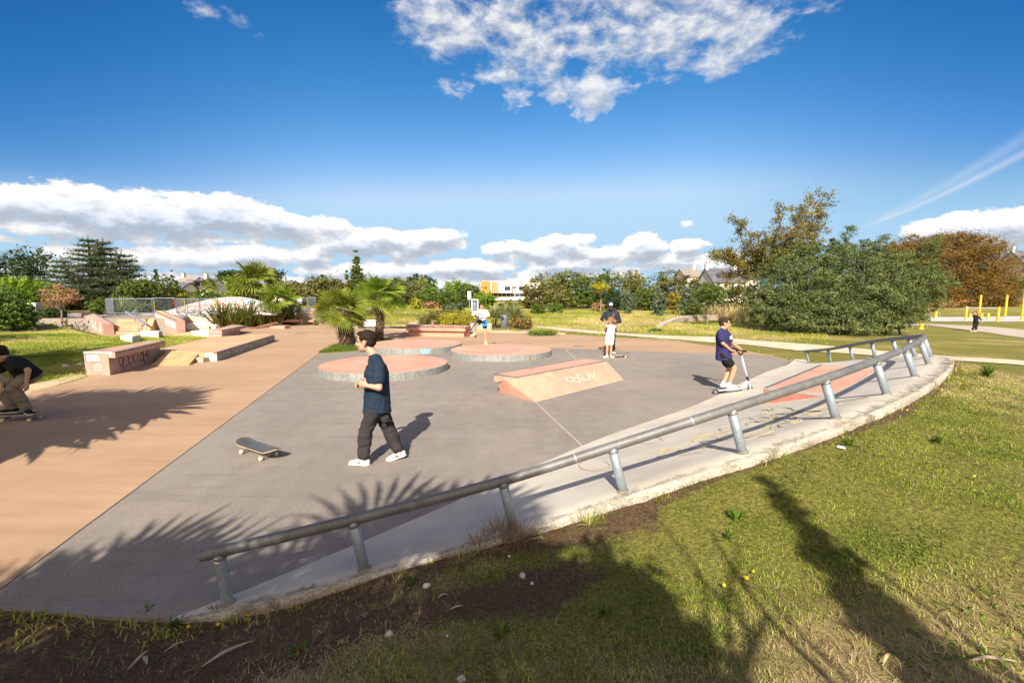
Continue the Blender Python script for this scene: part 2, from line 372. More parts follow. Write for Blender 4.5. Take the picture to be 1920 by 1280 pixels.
def inpoly(x, y, P):
    x = np.asarray(x, float); y = np.asarray(y, float); ins = np.zeros(x.shape, bool)
    n = len(P)
    for i in range(n):
        x1, y1 = P[i][0], P[i][1]; x2, y2 = P[(i+1) % n][0], P[(i+1) % n][1]
        if y1 == y2: continue
        c = ((y1 > y) != (y2 > y)) & (x < (x2-x1)*(y-y1)/(y2-y1)+x1)
        ins ^= c
    return ins
def dpoly(x, y, P, closed=True):
    x = np.asarray(x, float); y = np.asarray(y, float); best = np.full(x.shape, 1e9)
    n = len(P)
    for i in range(n if closed else n-1):
        ax, ay = P[i][0], P[i][1]; bx, by = P[(i+1) % n][0], P[(i+1) % n][1]
        dx, dy = bx-ax, by-ay; L = dx*dx+dy*dy+1e-12
        t = np.clip(((x-ax)*dx+(y-ay)*dy)/L, 0, 1)
        best = np.minimum(best, np.hypot(x-ax-t*dx, y-ay-t*dy))
    return best
BANK2 = [p for p in EDGE]+[catmull(INN, t) for t in np.linspace(NP-1, 0, 40)]
# grey slab, pink slab and platform outlines
_g0 = G(0,1106); _g1 = G(597,663.5); _gd = (_g0-_g1).normalized()
GREY = [_g0+_gd*(.42/abs(_gd.y)), G(0,1139), G(100,1149), G(200,1156.5), G(318,1159)]+[catmull(INN, t).lerp(catmull(OUT, t), .6 if t < 1.3 else (.4 if t < 2 else .12)) for t in np.linspace(.1, NP-1.2, 34)]+\
       [G(1505,682), G(1475,673), G(1440,666.5), G(1397,664), G(1340,662), G(1280,661), G(1180,657.5), G(1110,655), G(1035,652.5), G(950,650), G(860,650), G(780,654), G(690,656.5), G(597,663.5)]
PINK = [Vector((-4.45, 3.12, 0)), Vector((-9, 3.6, 0)), Vector((-17, 4.5, 0)), Vector((-17.2, 9.5, 0)), G(0,764), G(30,748), G(53,737), G(80,728), G(110,721), G(140,714), G(165,706), G(159,697), G(200,678), G(300,652), G(350,642), G(395,632.5), G(384,628), G(330,631), G(262,634), G(200,635), G(150,625),
        Vector((-27.5, 26, 0)), Vector((-24, 28.5, 0)), Vector((-14, 34.5, 0)), Vector((-12.4, 34.3, 0)), G(600,605.5), G(640,606.5), G(690,613), G(740,619), G(800,621), G(881,623.3), G(964,624.5), G(1068,627), G(1152,632.5), G(1210,636), G(1280,641.5), G(1339,649), G(1397,657), G(1440,665), G(1480,674), G(1512,683), Vector((8, 13, 0)), Vector((2, 7, 0)), Vector((-3.6, 3.2, 0))]
SLABS = [GREY, PINK]
PLAT = [Vector((-28.5, 26.3, .8)), Vector((-23.3, 26.16, .8)), Vector((-19.0, 26.16, .8)), Vector((-20.9, 29.3, .8)), Vector((-19.1, 29.3, .8)), Vector((-18.6, 32.6, .8)), Vector((-14.2, 32.6, .8)), Vector((-12.2, 35.5, .8)), Vector((-12.0, 44, .8)), Vector((-34, 44, .8)), Vector((-36, 29, .8))]
def H(x, y, full=False):
    x = np.atleast_1d(np.asarray(x, float)); y = np.atleast_1d(np.asarray(y, float))
    z = np.full(x.shape, _W[-1])
    for k in range(len(CP)): z += _W[k]*_phi(np.hypot(x-CP[k, 0], y-CP[k, 1]))
    r = np.hypot(x, y); w = np.clip((r-55)/60, 0, 1); w = w*w*(3-2*w)
    z = np.clip(z, -1.2, 1.3)*(1-w)
    # next to the flat slabs the soil lies just below them
    for P in SLABS:
        sd = dpoly(x, y, P); ins = inpoly(x, y, P)
        k = np.clip(sd/.8, 0, 1); k = k*k*(3-2*k)
        z = np.where(ins, np.minimum(z, -.02), z*k+(1-k)*(-.018))
    onb = inpoly(x, y, BANK2) & (dpoly(x, y, BANK2) > .05)
    return z
def H1(x, y): return float(H([x], [y])[0])
def T(px, py):
    "where the view ray meets the terrain"
    d = raydir(px, py); lo = None
    Y = 1.2; pts = []
    while Y < 400: pts.append(Y); Y *= 1.03
    pts = np.array(pts); t = pts/d.y; xs = d.x*t; zs = CAMZ+d.z*t; hs_ = H(xs, pts)
    idx = np.where(zs < hs_)[0]
    if len(idx) == 0: return Vector((xs[-1], pts[-1], hs_[-1]))
    i = max(idx[0], 1)
    for _ in range(1):
        f = (zs[i-1]-hs_[i-1])/((zs[i-1]-hs_[i-1])+(hs_[i]-zs[i])+1e-9)
    Yv = pts[i-1]+(pts[i]-pts[i-1])*f
    return Vector((d.x*Yv/d.y, Yv, CAMZ+d.z*Yv/d.y))
def graded(a0, a1, fine, lo, hi, g=1.07):
    v = list(np.arange(a0, a1, fine)); s = fine; x = v[-1]
    while x < hi: s *= g; x += s; v.append(x)
    s = fine; x = v[0]; left = []
    while x > lo: s *= g; x -= s; left.append(x)
    return np.array(left[::-1]+v)
def fbm(x, y, s, seed=0, octv=4):
    rs = np.random.RandomState(seed); out_ = np.zeros(np.shape(x)); a = 1.0; tot = 0
    for o in range(octv):
        for k in range(4):
            th = rs.uniform(0, 2*math.pi); ph = rs.uniform(0, 6.28); f = s*(2**o)*rs.uniform(.7, 1.4)
            out_ += a*np.sin((x*math.cos(th)+y*math.sin(th))*f+ph+1.3*np.sin((x*math.sin(th)-y*math.cos(th))*f*.7+ph*2))
        tot += a*2.2; a *= .55
    return out_/tot
DRY_SPOTS = [T(1240,1120), T(1500,1200), T(1800,1150)]
def dirt_mask(x, y):
    "bare soil: along the bank and in the corner by the asphalt"
    dB = dpoly(x, y, EDGE, closed=False)
    n = fbm(x, y, 2.2, 3)
    near = np.clip(1.15-dB/(.22+.38*(x < 1.2)+.35*(x < -.5)), 0, 1)
    corner = np.clip(1-np.hypot((x+2.9)/1.5, (y-2.2)/1.5)**2, 0, 1)*1.6
    strip = np.clip(1-(np.abs(y-(2.6+.25*(x+1)))/.75), 0, 1)*np.clip((1.1-x)/1.0, 0, 1)
    fade = np.clip((14-np.hypot(x, y))/4, 0, 1)
    return np.clip((np.maximum(np.maximum(near*.9, corner), strip*.95))*fade+n*.35-.12, 0, 1)
def dry_mask(x, y):
    n = fbm(x, y, .9, 11, 5)*.5+.45+fbm(x, y, .13, 5, 3)*.22
    mead = np.clip((y-22)/8, 0, 1)*np.clip((24-x)/8, 0, 1)*np.clip((x+12)/6, 0, 1)
    n = n+mead*(.16+.35*fbm(x, y, .22, 77, 3))
    n = n+np.clip(1-np.hypot((x-1.6)/1.5, (y-1.9)/.8), 0, 1)*.5
    n = n-np.clip((x-5)/4, 0, 1)*np.clip((12-y)/6, 0, 1)*.15
    return np.clip(n, 0, 1)
# ------------------------------------------------------------------ ground sheet
xs = graded(-6, 12.5, .085, -1500, 1500, 1.06); ys = graded(-3, 11.5, .085, -400, 2500, 1.055)
GX, GY = np.meshgrid(xs, ys); gx = GX.ravel(); gy = GY.ravel(); gz = H(gx, gy)
cell = np.maximum(np.gradient(xs)[None, :], np.gradient(ys)[:, None]).ravel()
for P in SLABS+[PLAT]:
    dd = dpoly(gx, gy, P); ins = inpoly(gx, gy, P)
    gz = np.where(ins & (dd > cell*1.6+.03), np.minimum(gz, -.30), gz)
dd = dpoly(gx, gy, BANK2); ins = inpoly(gx, gy, BANK2)
gz = np.where(ins & (dd > cell*1.3+.02), -.3, gz)
dr = dirt_mask(gx, gy); dy = dry_mask(gx, gy)
near = np.hypot(gx, gy) < 16
gz = gz+np.where(near & (gz > -.25), fbm(gx, gy, 9, 21, 3)*.008+fbm(gx, gy, 2.5, 8, 2)*.012, 0)
nx, ny = len(xs), len(ys)
I = np.arange(nx*ny).reshape(ny, nx)
fc = np.stack([I[:-1, :-1].ravel(), I[:-1, 1:].ravel(), I[1:, 1:].ravel(), I[1:, :-1].ravel()], 1)
me = npmesh("ground", np.stack([gx, gy, gz], 1), fc, 4, smooth=True)
fattr(me, 'dirt', dr); fattr(me, 'dry', dy)
def ground_mat():
    m, bb, p, o = newmat('lawn_soil')
    v = bb.n('ShaderNodeTexCoord').outputs['Object']
    a = bb.n('ShaderNodeAttribute', attribute_name='dirt').outputs['Fac']; d = bb.n('ShaderNodeAttribute', attribute_name='dry').outputs['Fac']
    nf = bb.noise(v, 38, 6, .7); nm = bb.noise(v, 6, 6, .65); nl = bb.noise(bb.vm('MULTIPLY', v, (.6, 1.5, 1)), .35, 5, .6)
    green = bb.mix(bb.sstep(nf, .35, .65), (.10, .105, .022), (.26, .245, .058))
    straw = bb.mix(bb.sstep(nf, .3, .7), (.25, .195, .075), (.42, .33, .15))
    soil = bb.mix(bb.sstep(nf, .3, .7), (.075, .048, .028), (.185, .122, .072))
    k = bb.m('ADD', bb.m('MULTIPLY', d, .75), bb.m('ADD', bb.m('MULTIPLY', bb.m('SUBTRACT', nm, .5), .9), bb.m('MULTIPLY', bb.m('SUBTRACT', nl, .5), .8)))
    c = bb.mix(bb.sstep(k, .25, .72), green, straw)
    ks = bb.m('ADD', a, bb.m('MULTIPLY', bb.m('SUBTRACT', nm, .5), .8))
    c = bb.mix(bb.sstep(ks, .35, .6), c, soil)
    bb.link(c, p.inputs['Base Color']); p.inputs['Roughness'].default_value = .95; p.inputs['Specular IOR Level'].default_value = .1
    bn = bb.n('ShaderNodeBump'); bn.inputs['Strength'].default_value = .7; bn.inputs['Distance'].default_value = .03
    bb.link(bb.m('ADD', nf, bb.noise(v, 160, 3, .7)), bn.inputs['Height']); bb.link(bn.outputs[0], p.inputs['Normal'])
    return m
M_ground = ground_mat()
tag(link_mesh("ground", me, None, M_ground), kind='structure')
# ------------------------------------------------------------------ slabs
def sheet(name, P, z, mat, thick=.25):
    mb = MB(); mb.prism([Vector((p[0], p[1], z)) for p in P], z-thick); o = mb.build(name, mat)
    bm = bmesh.new(); bm.from_mesh(o.data); bmesh.ops.triangulate(bm, faces=[f for f in bm.faces if len(f.verts) > 4]); bm.to_mesh(o.data); bm.free()
    return tag(o, kind='structure')
def resample(P, step):
    out_ = []
    for a, c in zip(P, P[1:]):
        n = max(1, int((c-a).length/step))
        for k in range(n): out_.append(a.lerp(c, k/n))
    out_.append(P[-1]); return out_
sheet("skate_floor", PINK, 0, M_pinkfloor)
sheet("asphalt_floor", GREY, .004, M_asphalt, .2)
# joints between pours
def strip(mb, a, c, w, z=.008):
    a = Vector(a); c = Vector(c); d = (c-a); n = Vector((-d.y, d.x, 0)).normalized()*w/2
    mb.poly([(a+n).xy.to_3d()+Vector((0, 0, z)), (a-n).xy.to_3d()+Vector((0, 0, z)), (c-n).xy.to_3d()+Vector((0, 0, z)), (c+n).xy.to_3d()+Vector((0, 0, z))])
mb = MB()
strip(mb, G(1006,756), G(1115,858), .016); strip(mb, G(1170,713), G(1560,725), .016); strip(mb, G(1060,655), G(1082,676), .022)
strip(mb, G(560,733), G(932,736), .014)
tag(mb.build("floor_joint_line", M_line), kind='structure')
mb = MB(); strip(mb, G(1090,641), G(1118,631), .03, .006); tag(mb.build("floor_joint_line", M_line), kind='structure')
mb = MB(); P_ = [_g0+_gd*.4, _g0, _g1]
for a, c in zip(P_, P_[1:]): strip(mb, a, c, .014, .0085)
tag(mb.build("expansion_joint", plain('dark_joint', (.10, .075, .055), .95)), kind='structure')
mb = MB(); strip(mb, G(1075,648.6), G(1092,648.8), .35, .007); o = mb.build("drain_cover", plain('drain_metal', (.20, .19, .18), .6))
tag(o, "small grey drain cover set in the terracotta floor beyond the joint line", "drain cover")
mb = MB(); strip(mb, G(556,624.6), G(572,625), .5, .007); o = mb.build("drain_cover", bpy.data.materials['drain_metal'])
tag(o, "pale drain cover in the terracotta floor in front of the palms", "drain cover")
# blue paint mark on the pink floor
# ------------------------------------------------------------------ gravel paths and sand
M_gravel = rough_mat('gravel_path', (.46, .37, .26), (.60, .50, .37), scale=.8, rough=.95, bump=.6, bscale=40, speck=.35, spscale=70)
M_sand = rough_mat('worn_sand', (.42, .31, .18), (.58, .45, .28), scale=1.2, rough=.95, bump=.6, bscale=30, speck=.3, spscale=60, stain=(.26, .24, .09), stain_scale=.9, stain_lo=.5, stain_hi=.6)
PATHS = []
def draped(name, A, B_, mat, dz=.03, step=.6, na=4, wob=.0):
    "strip between two border lines, laid on the terrain"
    PATHS.append([(p.x, p.y) for p in A]+[(p.x, p.y) for p in reversed(B_)])
    n = max(8, int(sum((q-p).length for p, q in zip(A, A[1:]))/step))
    def along(P, u):
        L = [0]
        for p, q in zip(P, P[1:]): L.append(L[-1]+(q-p).length)
        s_ = u*L[-1]
        for i in range(len(P)-1):
            if s_ <= L[i+1]+1e-9: return P[i].lerp(P[i+1], (s_-L[i])/max(L[i+1]-L[i], 1e-9))
        return P[-1]
    V = []
    for i in range(n+1):
        a = along(A, i/n); c = along(B_, i/n)
        for j in range(na+1):
            q = a.lerp(c, j/na)
            if wob and j in (0, na): q = q+(a-c).normalized()*random.uniform(-wob, wob)
            V.append((q.x, q.y))
    V = np.array(V); zz = H(V[:, 0], V[:, 1])+dz
    I_ = np.arange((n+1)*(na+1)).reshape(n+1, na+1)
    f_ = np.stack([I_[:-1, :-1].ravel(), I_[1:, :-1].ravel(), I_[1:, 1:].ravel(), I_[:-1, 1:].ravel()], 1)
    me_ = npmesh(name, np.column_stack([V, zz]), f_, 4, smooth=True)
    return tag(link_mesh(name, me_, None, mat), kind='structure')
random.seed(4)
def TP(px, py): return G(px, py, -.05) if px > 1380 and px < 1850 else T(px, py)
draped("gravel_path", [TP(*p) for p in ((993,610),(1068,617),(1152,624.5),(1260,630.5),(1340,632),(1415,639),(1540,646),(1635,654),(1755,664),(1920,677),(2100,690))],
       [TP(*p) for p in ((1010,614.5),(1060,621.5),(1110,625.5),(1256,637),(1322,642),(1400,648.5),(1502,659),(1600,664),(1755,674),(1920,686),(2100,702))], M_gravel, wob=.12)
draped("asphalt_path", [T(*p) for p in ((1655,607),(1745,607.5),(1800,610),(1860,613),(1920,618.5),(2050,628))],
       [T(*p) for p in ((1660,610),(1745,610.5),(1800,617),(1860,625),(1920,634),(2050,650))], rough_mat('tan_path', (.36,.31,.25), (.45,.39,.32), scale=.5, speck=.2))
draped("sand_path", [T(*p) for p in ((782,592),(790,594.5),(800,598),(770,604),(752,611),(745,617))], [T(*p) for p in ((800,594),(830,598.5),(836,601),(822,605),(800,611),(765,619.5))], M_sand, wob=.15)
draped("worn_sand", [T(*p) for p in ((0,751),(56,721),(100,712),(156,701.5))], [T(*p) for p in ((0,766),(54,738),(108,722),(164,707))], M_sand, .012, .3, wob=.05)
draped("worn_sand", [T(*p) for p in ((700,611),(760,618),(880,617),(965,620),(1060,625))], [T(*p) for p in ((700,616),(760,622),(880,625),(965,626),(1060,627.5))], M_sand, .012, .4, wob=.1)
# ------------------------------------------------------------------ curved bank with its railing
bank = empty("curved_bank", (3.5, 6.5, 0), label="curved pale concrete bank with rough outer edge, rising beside the grass", cat="bank")
NT = 150; S_ = [0, .1, .25, .4, .55, .7, .82, .92, 1.0, 1.5, 2.0]
V = []; rnd = random.Random(2)
for i in range(NT+1):
    t = (NP-1)*i/NT
    for s in S_:
        V.append(bank_pt(t, s))
nb = len(S_); nv0 = len(V); fl = []
for i in range(NT):
    for j in range(nb-1):
        a = i*nb+j; fl.append((a, a+1, a+nb+1, a+nb))
me = bpy.data.meshes.new("slope"); me.from_pydata([tuple(v) for v in V], [], fl); me.update()
for p in me.polygons: p.use_smooth = True
def bank_mat():
    m, bb, p, o = newmat('bank_concrete')
    v = bb.n('ShaderNodeTexCoord').outputs['Object']
    c = bb.mix(bb.sstep(bb.noise(v, 1.3, 6, .6), .35, .65), (.45, .41, .345), (.54, .50, .425))
    s = bb.n('ShaderNodeAttribute', attribute_name='edge').outputs['Fac']
    nz = bb.noise(v, 7, 7, .72, .5)
    c = bb.mix(bb.m('MULTIPLY', bb.sstep(bb.m('ADD', s, bb.m('MULTIPLY', bb.m('SUBTRACT', nz, .5), 1.5)), .55, .95), .85), c, (.12, .105, .085))
    c = bb.mix(bb.m('MULTIPLY', bb.sstep(bb.noise(v, .9, 5, .6, .3), .52, .7), .4), c, (.52, .43, .32))
    sp = bb.m('ADD', .86, bb.m('MULTIPLY', bb.noise(v, 220, 2, .7), .28)); c = bb.mix(1.0, c, bb.comb(sp, sp, sp), 'MULTIPLY')
    bb.link(c, p.inputs['Base Color']); p.inputs['Roughness'].default_value = .88
    bn = bb.n('ShaderNodeBump'); bn.inputs['Strength'].default_value = .3; bn.inputs['Distance'].default_value = .01
    bb.link(bb.m('ADD', bb.noise(v, 90, 4, .7), nz), bn.inputs['Height']); bb.link(bn.outputs[0], p.inputs['Normal']); return m
fattr(me, 'edge', [min(.75, max(0, (s-.62))*1.25) if s < 1.9 else .9 for i in range(NT+1) for s in S_])
link_mesh("slope", me, bank, bank_mat())
# rough cast outer face of the bank
V = []; fl = []; NT2 = 420
for i in range(NT2+1):
    t = (NP-1)*i/NT2; e = bank_pt(t, 2.0); l = lip(t); h = .30 if e.z > .1 else .10+.6*e.z; kk = min(1, max(.12, t-.3))
    r1 = mnoise.noise(Vector((t*6, 0, 0)))*.014; r2 = mnoise.noise(Vector((t*9, 3, 0)))*.022; r3 = mnoise.noise(Vector((t*30, 8, 0)))*.012
    V += [e+Vector((0, 0, .0015))-l*.035*kk, e+Vector((0, 0, .003))+l*(.006+r3*.5), e+l*(.012+r3)*kk-Vector((0, 0, .02)), e+l*(.016+r1+r3)*kk-Vector((0, 0, .06)), e+l*(.01+r2)-Vector((0, 0, .12)), e+l*(.02+r1)-Vector((0, 0, h))]
for i in range(NT2):
    for j in range(5): a = i*6+j; fl.append((a, a+1, a+7, a+6))
me = bpy.data.meshes.new("edge_face"); me.from_pydata([tuple(v) for v in V], [], fl); me.update()
for p in me.polygons: p.use_smooth = True
link_mesh("edge_face", me, bank, M_roughconc)
def bank_ribbon(mb, ts, width, jitter=0):
    "paint stroke on the bank through (t,s) points"
    pts = [bank_pt(t, s)+Vector((0, 0, .004)) for t, s in ts]
    pts = resample(pts, .08)
    for a, c in zip(pts, pts[1:]):
        d = (c-a); n = Vector((-d.y, d.x, 0)); 
        if n.length < 1e-6: continue
        n = n.normalized()*width/2*rnd.uniform(.6, 1.2); n2 = n
        mb.poly([a+n, a-n, c-n2, c+n2])
mb = MB()
for k in range(46):
    t0 = 4.6+rnd.random()*2.3; s0 = .55+.35*rnd.random(); L = .15+.25*rnd.random()
    bank_ribbon(mb, [(t0, s0), (t0+L*.5, s0+rnd.uniform(-.06, .06)), (t0+L, s0+rnd.uniform(-.1, .1))], .05)
bank_o = mb.build("yellow_graffiti", rough_mat('yellow_worn_paint', (.42, .36, .17), (.50, .40, .10), scale=9, stain=(.36, .33, .27), stain_scale=14, stain_lo=.40, stain_hi=.50), bank)
mb = MB()
for (t0, s0, r) in ((4.3,.42,.22),(5.2,.3,.25)):
    bank_ribbon(mb, [(t0+r*.6*math.cos(a), s0+.14*math.sin(a)) for a in np.linspace(0, 5.0, 12)], .022)
bank_o = mb.build("red_graffiti", plain('red_marker', (.42, .27, .22), .8), bank)
# slab joints on the bank
for t0 in (1.6, 3.4, 5.2, 7.0, 8.7, 10.4, 12.2):
    mb = MB(); bank_ribbon(mb, [(t0, .02), (t0-.05, .5), (t0-.1, .98)], .008)
    bmesh.ops.remove_doubles(mb.bm, verts=mb.bm.verts, dist=.012); mb.build("slab_joint", bpy.data.materials['dark_joint'], bank)
rail = empty("railing", (0, 3.8, .3), label="long curved steel grind railing on leaning posts along the pale bank", cat="railing")
tops = []
M_grout = rough_mat('dirty_grout', (.16,.14,.11), (.26,.23,.19), scale=14, rough=.95, bump=.6)
for i, f in enumerate(PF):
    t = i+1
    inn = catmull(INN, t)-f; inn.z = 0; inn.normalize()
    side = Vector((-1, .15, 0)); hd = (inn*.45+side*.75).normalized()
    a_ = (.11, .22, .27, .28, .28, .30, .32, .34, .34, .34, .34, .30, .26, .24, .22, .18)[i]
    lean = Vector((hd.x*math.sin(a_), hd.y*math.sin(a_), math.cos(a_)))
    L = .40
    top = f+lean*L; tops.append(top)
    mb = MB(); mb.tube([f-lean*.05, f+lean*.2, top], .041, 18); mb.build("post", M_galv, rail, smooth=True)
    auto_smooth(rail.children[-1])
    mb = MB(); mb.tube([top-lean*.058, top-lean*.046, top-lean*.036], [.0425, .0475, .044], 16); mb.build('weld_bead', M_rail, rail, smooth=True)
    mb = MB(); mb.tube([f-lean*.01, f+lean*.004, f+lean*.012], [.056, .054, .043], 16); mb.build('grout_collar', M_grout, rail, smooth=True)
st = tops[0]+(tops[0]-tops[1]).normalized()*.10; en = tops[-1]+(tops[-1]-tops[-2]).normalized()*.15
RP = [st]+tops+[en]
pts = [catmull(RP, t) for t in np.linspace(0, len(RP)-1, 190)]
mb = MB(); mb.tube(pts, .043, 20); o = mb.build("handrail", M_rail, rail, smooth=True); auto_smooth(o, 50)
for c in (st, en): mb = MB(); mb.lathe([(0, -.043), (.03, -.031), (.043, 0), (.03, .031), (0, .043)], c, 18); mb.build("end_cap", M_rail, rail, smooth=True)
for c in (tops[4], tops[7], tops[3]):
    mb = MB(); d = (c-Vector((0, 0, 0))).normalized(); i = tops.index(c); dr_ = (tops[i+1]-tops[i]).normalized()
    p = catmull(RP, i+1-.35); p2 = catmull(RP, i+1-.335); mb.tube([p, p2], .0455, 18); mb.build("weld_joint", M_galv, rail)
f = PF[0]; mb = MB(); ax = (tops[0]-f).normalized()
for k in range(6):
    a0_ = R(215+k*12); a1_ = R(215+(k+1)*12)
    p = f+ax*.33
    u = Vector((1, 0, 0)); w_ = Vector((0, 1, 0))
    q0 = (u*math.cos(a0_)+w_*math.sin(a0_))*.0425; q1 = (u*math.cos(a1_)+w_*math.sin(a1_))*.0425
    mb.poly([p+q0, p+q1, p+q1+ax*.042, p+q0+ax*.042])
tag(mb.build("sticker", M_white, rail), "small torn white sticker")
# ------------------------------------------------------------------ pink kicker on the bank
M_kick = rough_mat('red_pink_side', (.42, .15, .11), (.52, .22, .16), scale=5, rough=.85, bump=.5, bscale=60, speck=.5, spscale=90)
M_disc = rough_mat('salmon_concrete', (.45, .240, .172), (.53, .300, .225), scale=.9, rough=.8, bump=.2, bscale=100, speck=.25, spscale=160, stain=(.56, .37, .27), stain_scale=.8, stain_lo=.5, stain_hi=.7)
kick = empty("wedge_box", (5, 8, 0), label="pink concrete wedge box built into the curved bank below the railing", cat="skate obstacle")
K = [Vector((4.2,7.62,.70)), Vector((4.83,6.80,.765)), Vector((7.15,9.0,.83)), Vector((6.6,9.85,.72))]
K = [G(1432,727,.70), G(1568,743,.80), G(1642,690,.85), G(1537,684,.74)]
mb = MB(); mb.prism(K, 0, [Vector((K[0].x-.03, K[0].y, 0)), Vector((K[1].x, K[1].y, 0)), Vector((K[2].x, K[2].y, 0)), Vector((K[3].x, K[3].y, 0))]); mb.build("body", M_kick, kick, bevel=.012)
mb = MB(); q_ = [K[0].lerp(K[2], .03), K[1].lerp(K[3], .03), K[2].lerp(K[0], .01), K[3].lerp(K[1], .03)]; mb.prism([p+Vector((0,0,.003)) for p in q_], 0, [p-Vector((0,0,.01)) for p in q_]); mb.build('top_face', M_disc, kick)
def edge_bar(name, a, c, w, h, mat, parent, inward):
    mb = MB(); a = Vector(a); c = Vector(c); n = Vector(inward).normalized()*w; up = Vector((0, 0, .005)); dn = Vector((0, 0, h))
    o_ = -Vector(inward).normalized()*.004
    mb.prism([a+up+o_, c+up+o_, c+n+up, a+n+up], 0, [a-dn+o_, c-dn+o_, c+n-dn, a+n-dn]); return mb.build(name, mat, parent, bevel=.004)
cen = (K[0]+K[1]+K[2]+K[3])/4
edge_bar("coping", K[0], K[3], .07, .05, M_coping, kick, (K[1]-K[0]))
edge_bar("coping", K[0], K[1], .09, .03, M_paleconc, kick, (K[3]-K[0]))
# ------------------------------------------------------------------ three round platforms
def disc(cx, cy, r, h, label, seed):
    e = empty("round_platform", (cx, cy, 0), label=label, cat="skate platform", group="three round skate platforms")
    mb = MB(); mb.lathe([(0, h), (r*.5, h), (r-.014, h), (r-.014, h-.02)], (cx, cy, 0), 96); mb.build("top", M_disc, e)
    mb = MB(); mb.lathe([(r-.016, h+.004), (r-.001, h+.005), (r+.003, h), (r+.003, 0.0), (r-.02, 0)], (cx, cy, 0), 96); o = mb.build("steel_rim", M_galv2, e); auto_smooth(o)
    for a in (R(-58), R(-105), R(170)):
        mb = MB(); p = Vector((cx+(r+.004)*math.cos(a), cy+(r+.004)*math.sin(a), h/2)); mb.zbox(p, (.006, .022, h-.01), a); mb.build("rim_seam", M_rust, e)
    return e
M_galv2 = rough_mat('galvanised_sheet', (.235, .25, .25), (.30, .315, .31), scale=5, rough=.5, bump=.1, bscale=60, speck=.6, spscale=45, metallic=.25, stretch=(1, 1, .3))
M_rust = plain('rust_seam', (.22, .12, .06), .8)
dA = disc(-3.8, 13.45, 1.86, .20, "nearest round salmon platform with grey steel rim, behind the walking man", 1)
dB_ = disc(-3.98, 18.6, 1.90, .21, "round salmon platform by the palms with a blue butterfly painted on its rim", 2)
dC = disc(-.41, 16.85, 1.88, .20, "round salmon platform where the jumping boy lands, beside the central wedge", 3)
def ribbon(mb, pts, width, nrm, lift=.004):
    nrm = Vector(nrm).normalized(); pts = [Vector(p)+nrm*lift for p in pts]
    L = []; Rr = []
    for i, p in enumerate(pts):
        d = (pts[min(i+1, len(pts)-1)]-pts[max(i-1, 0)]).normalized(); s = d.cross(nrm).normalized()*width/2
        L.append(p+s); Rr.append(p-s)
    for i in range(len(pts)-1): mb.poly([L[i], Rr[i], Rr[i+1], L[i+1]])
# butterfly on the rim
mb = MB(); cx, cy, r = -3.98, 18.6, 1.907
def rimp(a, z): return Vector((cx+r*math.cos(a), cy+r*math.sin(a), z))
for s_ in (-1, 1):
    for (da, z0, w_, h_) in ((.05, .14, .055, .05), (.04, .07, .04, .045)):
        a0_ = R(-67)+s_*da
        mb.poly([rimp(a0_+w_*math.cos(q)*(1+.2*s_*math.sin(q)), z0+h_*math.sin(q)) for q in np.linspace(0, 2*math.pi, 13)[:-1]])
mb.build("blue_graffiti", plain('pale_blue_spray', (.22, .48, .62), .8), dB_)
mb = MB(); mb.poly([rimp(R(-67)+.018*math.cos(q), .17+.022*math.sin(q)) for q in np.linspace(0, 6.28, 9)[:-1]]); mb.build("white_graffiti", M_white, dB_)
mb = MB()
for k in range(5):
    p = G(628+k*16, 696+(k % 2)*2, .2); ribbon(mb, [p, p+Vector((.09, .03*(k % 2), 0)), p+Vector((.16, .05, 0))], .02, (0, 0, 1))
mb.build("dark_scribble", plain('dark_marker', (.16, .07, .06), .8), dA)
# ------------------------------------------------------------------ central wedge
wed = empty("wedge_ledge", (1.2, 11, 0), label="central salmon wedge with sloped face, dark coping and white scribbled tag", cat="skate obstacle")
zt = .45
a = G(926.5,701,zt); c = G(1095,672,zt); d = G(1137,677,zt); e = G(969,708,zt); f0 = G(1005,755,.006); f1 = G(1171,712.5,.006)
bl = G(937,736,.0); br = Vector((c.x+(bl.x-a.x)*.9, c.y+(bl.y-a.y)*.9, 0))
ax_ = (d-e).normalized(); cr = (e-a); 
mb = MB()
v = {k: mb.bm.verts.new(p) for k, p in dict(a=a+cr*.16, c=c+cr*.16, d=d, e=e, f0=f0, f1=f1, b0=bl, b1=br).items()}
for q in (('a','e','d','c'),('e','f0','f1','d'),('a','b0','f0','e'),('c','d','f1','b1'),('a','c','b1','b0'),('b0','b1','f1','f0')): mb.bm.faces.new([v[k] for k in q])
mb.build("body", M_pink2 if 'M_pink2' in globals() else M_disc, wed, bevel=.008)
up3 = Vector((0,0,.003))
mb = MB(); mb.prism([a+up3, e-cr*.02+up3, d-cr*.02+up3, c+up3], 0, [a-Vector((0,0,.17)), a+cr*.17-Vector((0,0,.17)), c+cr*.17-Vector((0,0,.17)), c-Vector((0,0,.17))]); mb.build("ledge_slab", M_disc, wed, bevel=.008)
edge_bar("coping", e, d, .075, .035, M_coping, wed, (a-e)); edge_bar("coping", a, c, .05, .04, M_coping, wed, (e-a)); edge_bar("end_coping", a+ax_*.002, e+ax_*.002, .045, .02, M_coping, wed, ax_)
edge_bar("toe_strip", f0+Vector((0,0,.006)), f1+Vector((0,0,.006)), .03, .004, M_galv2, wed, (e-f0).xy.to_3d())
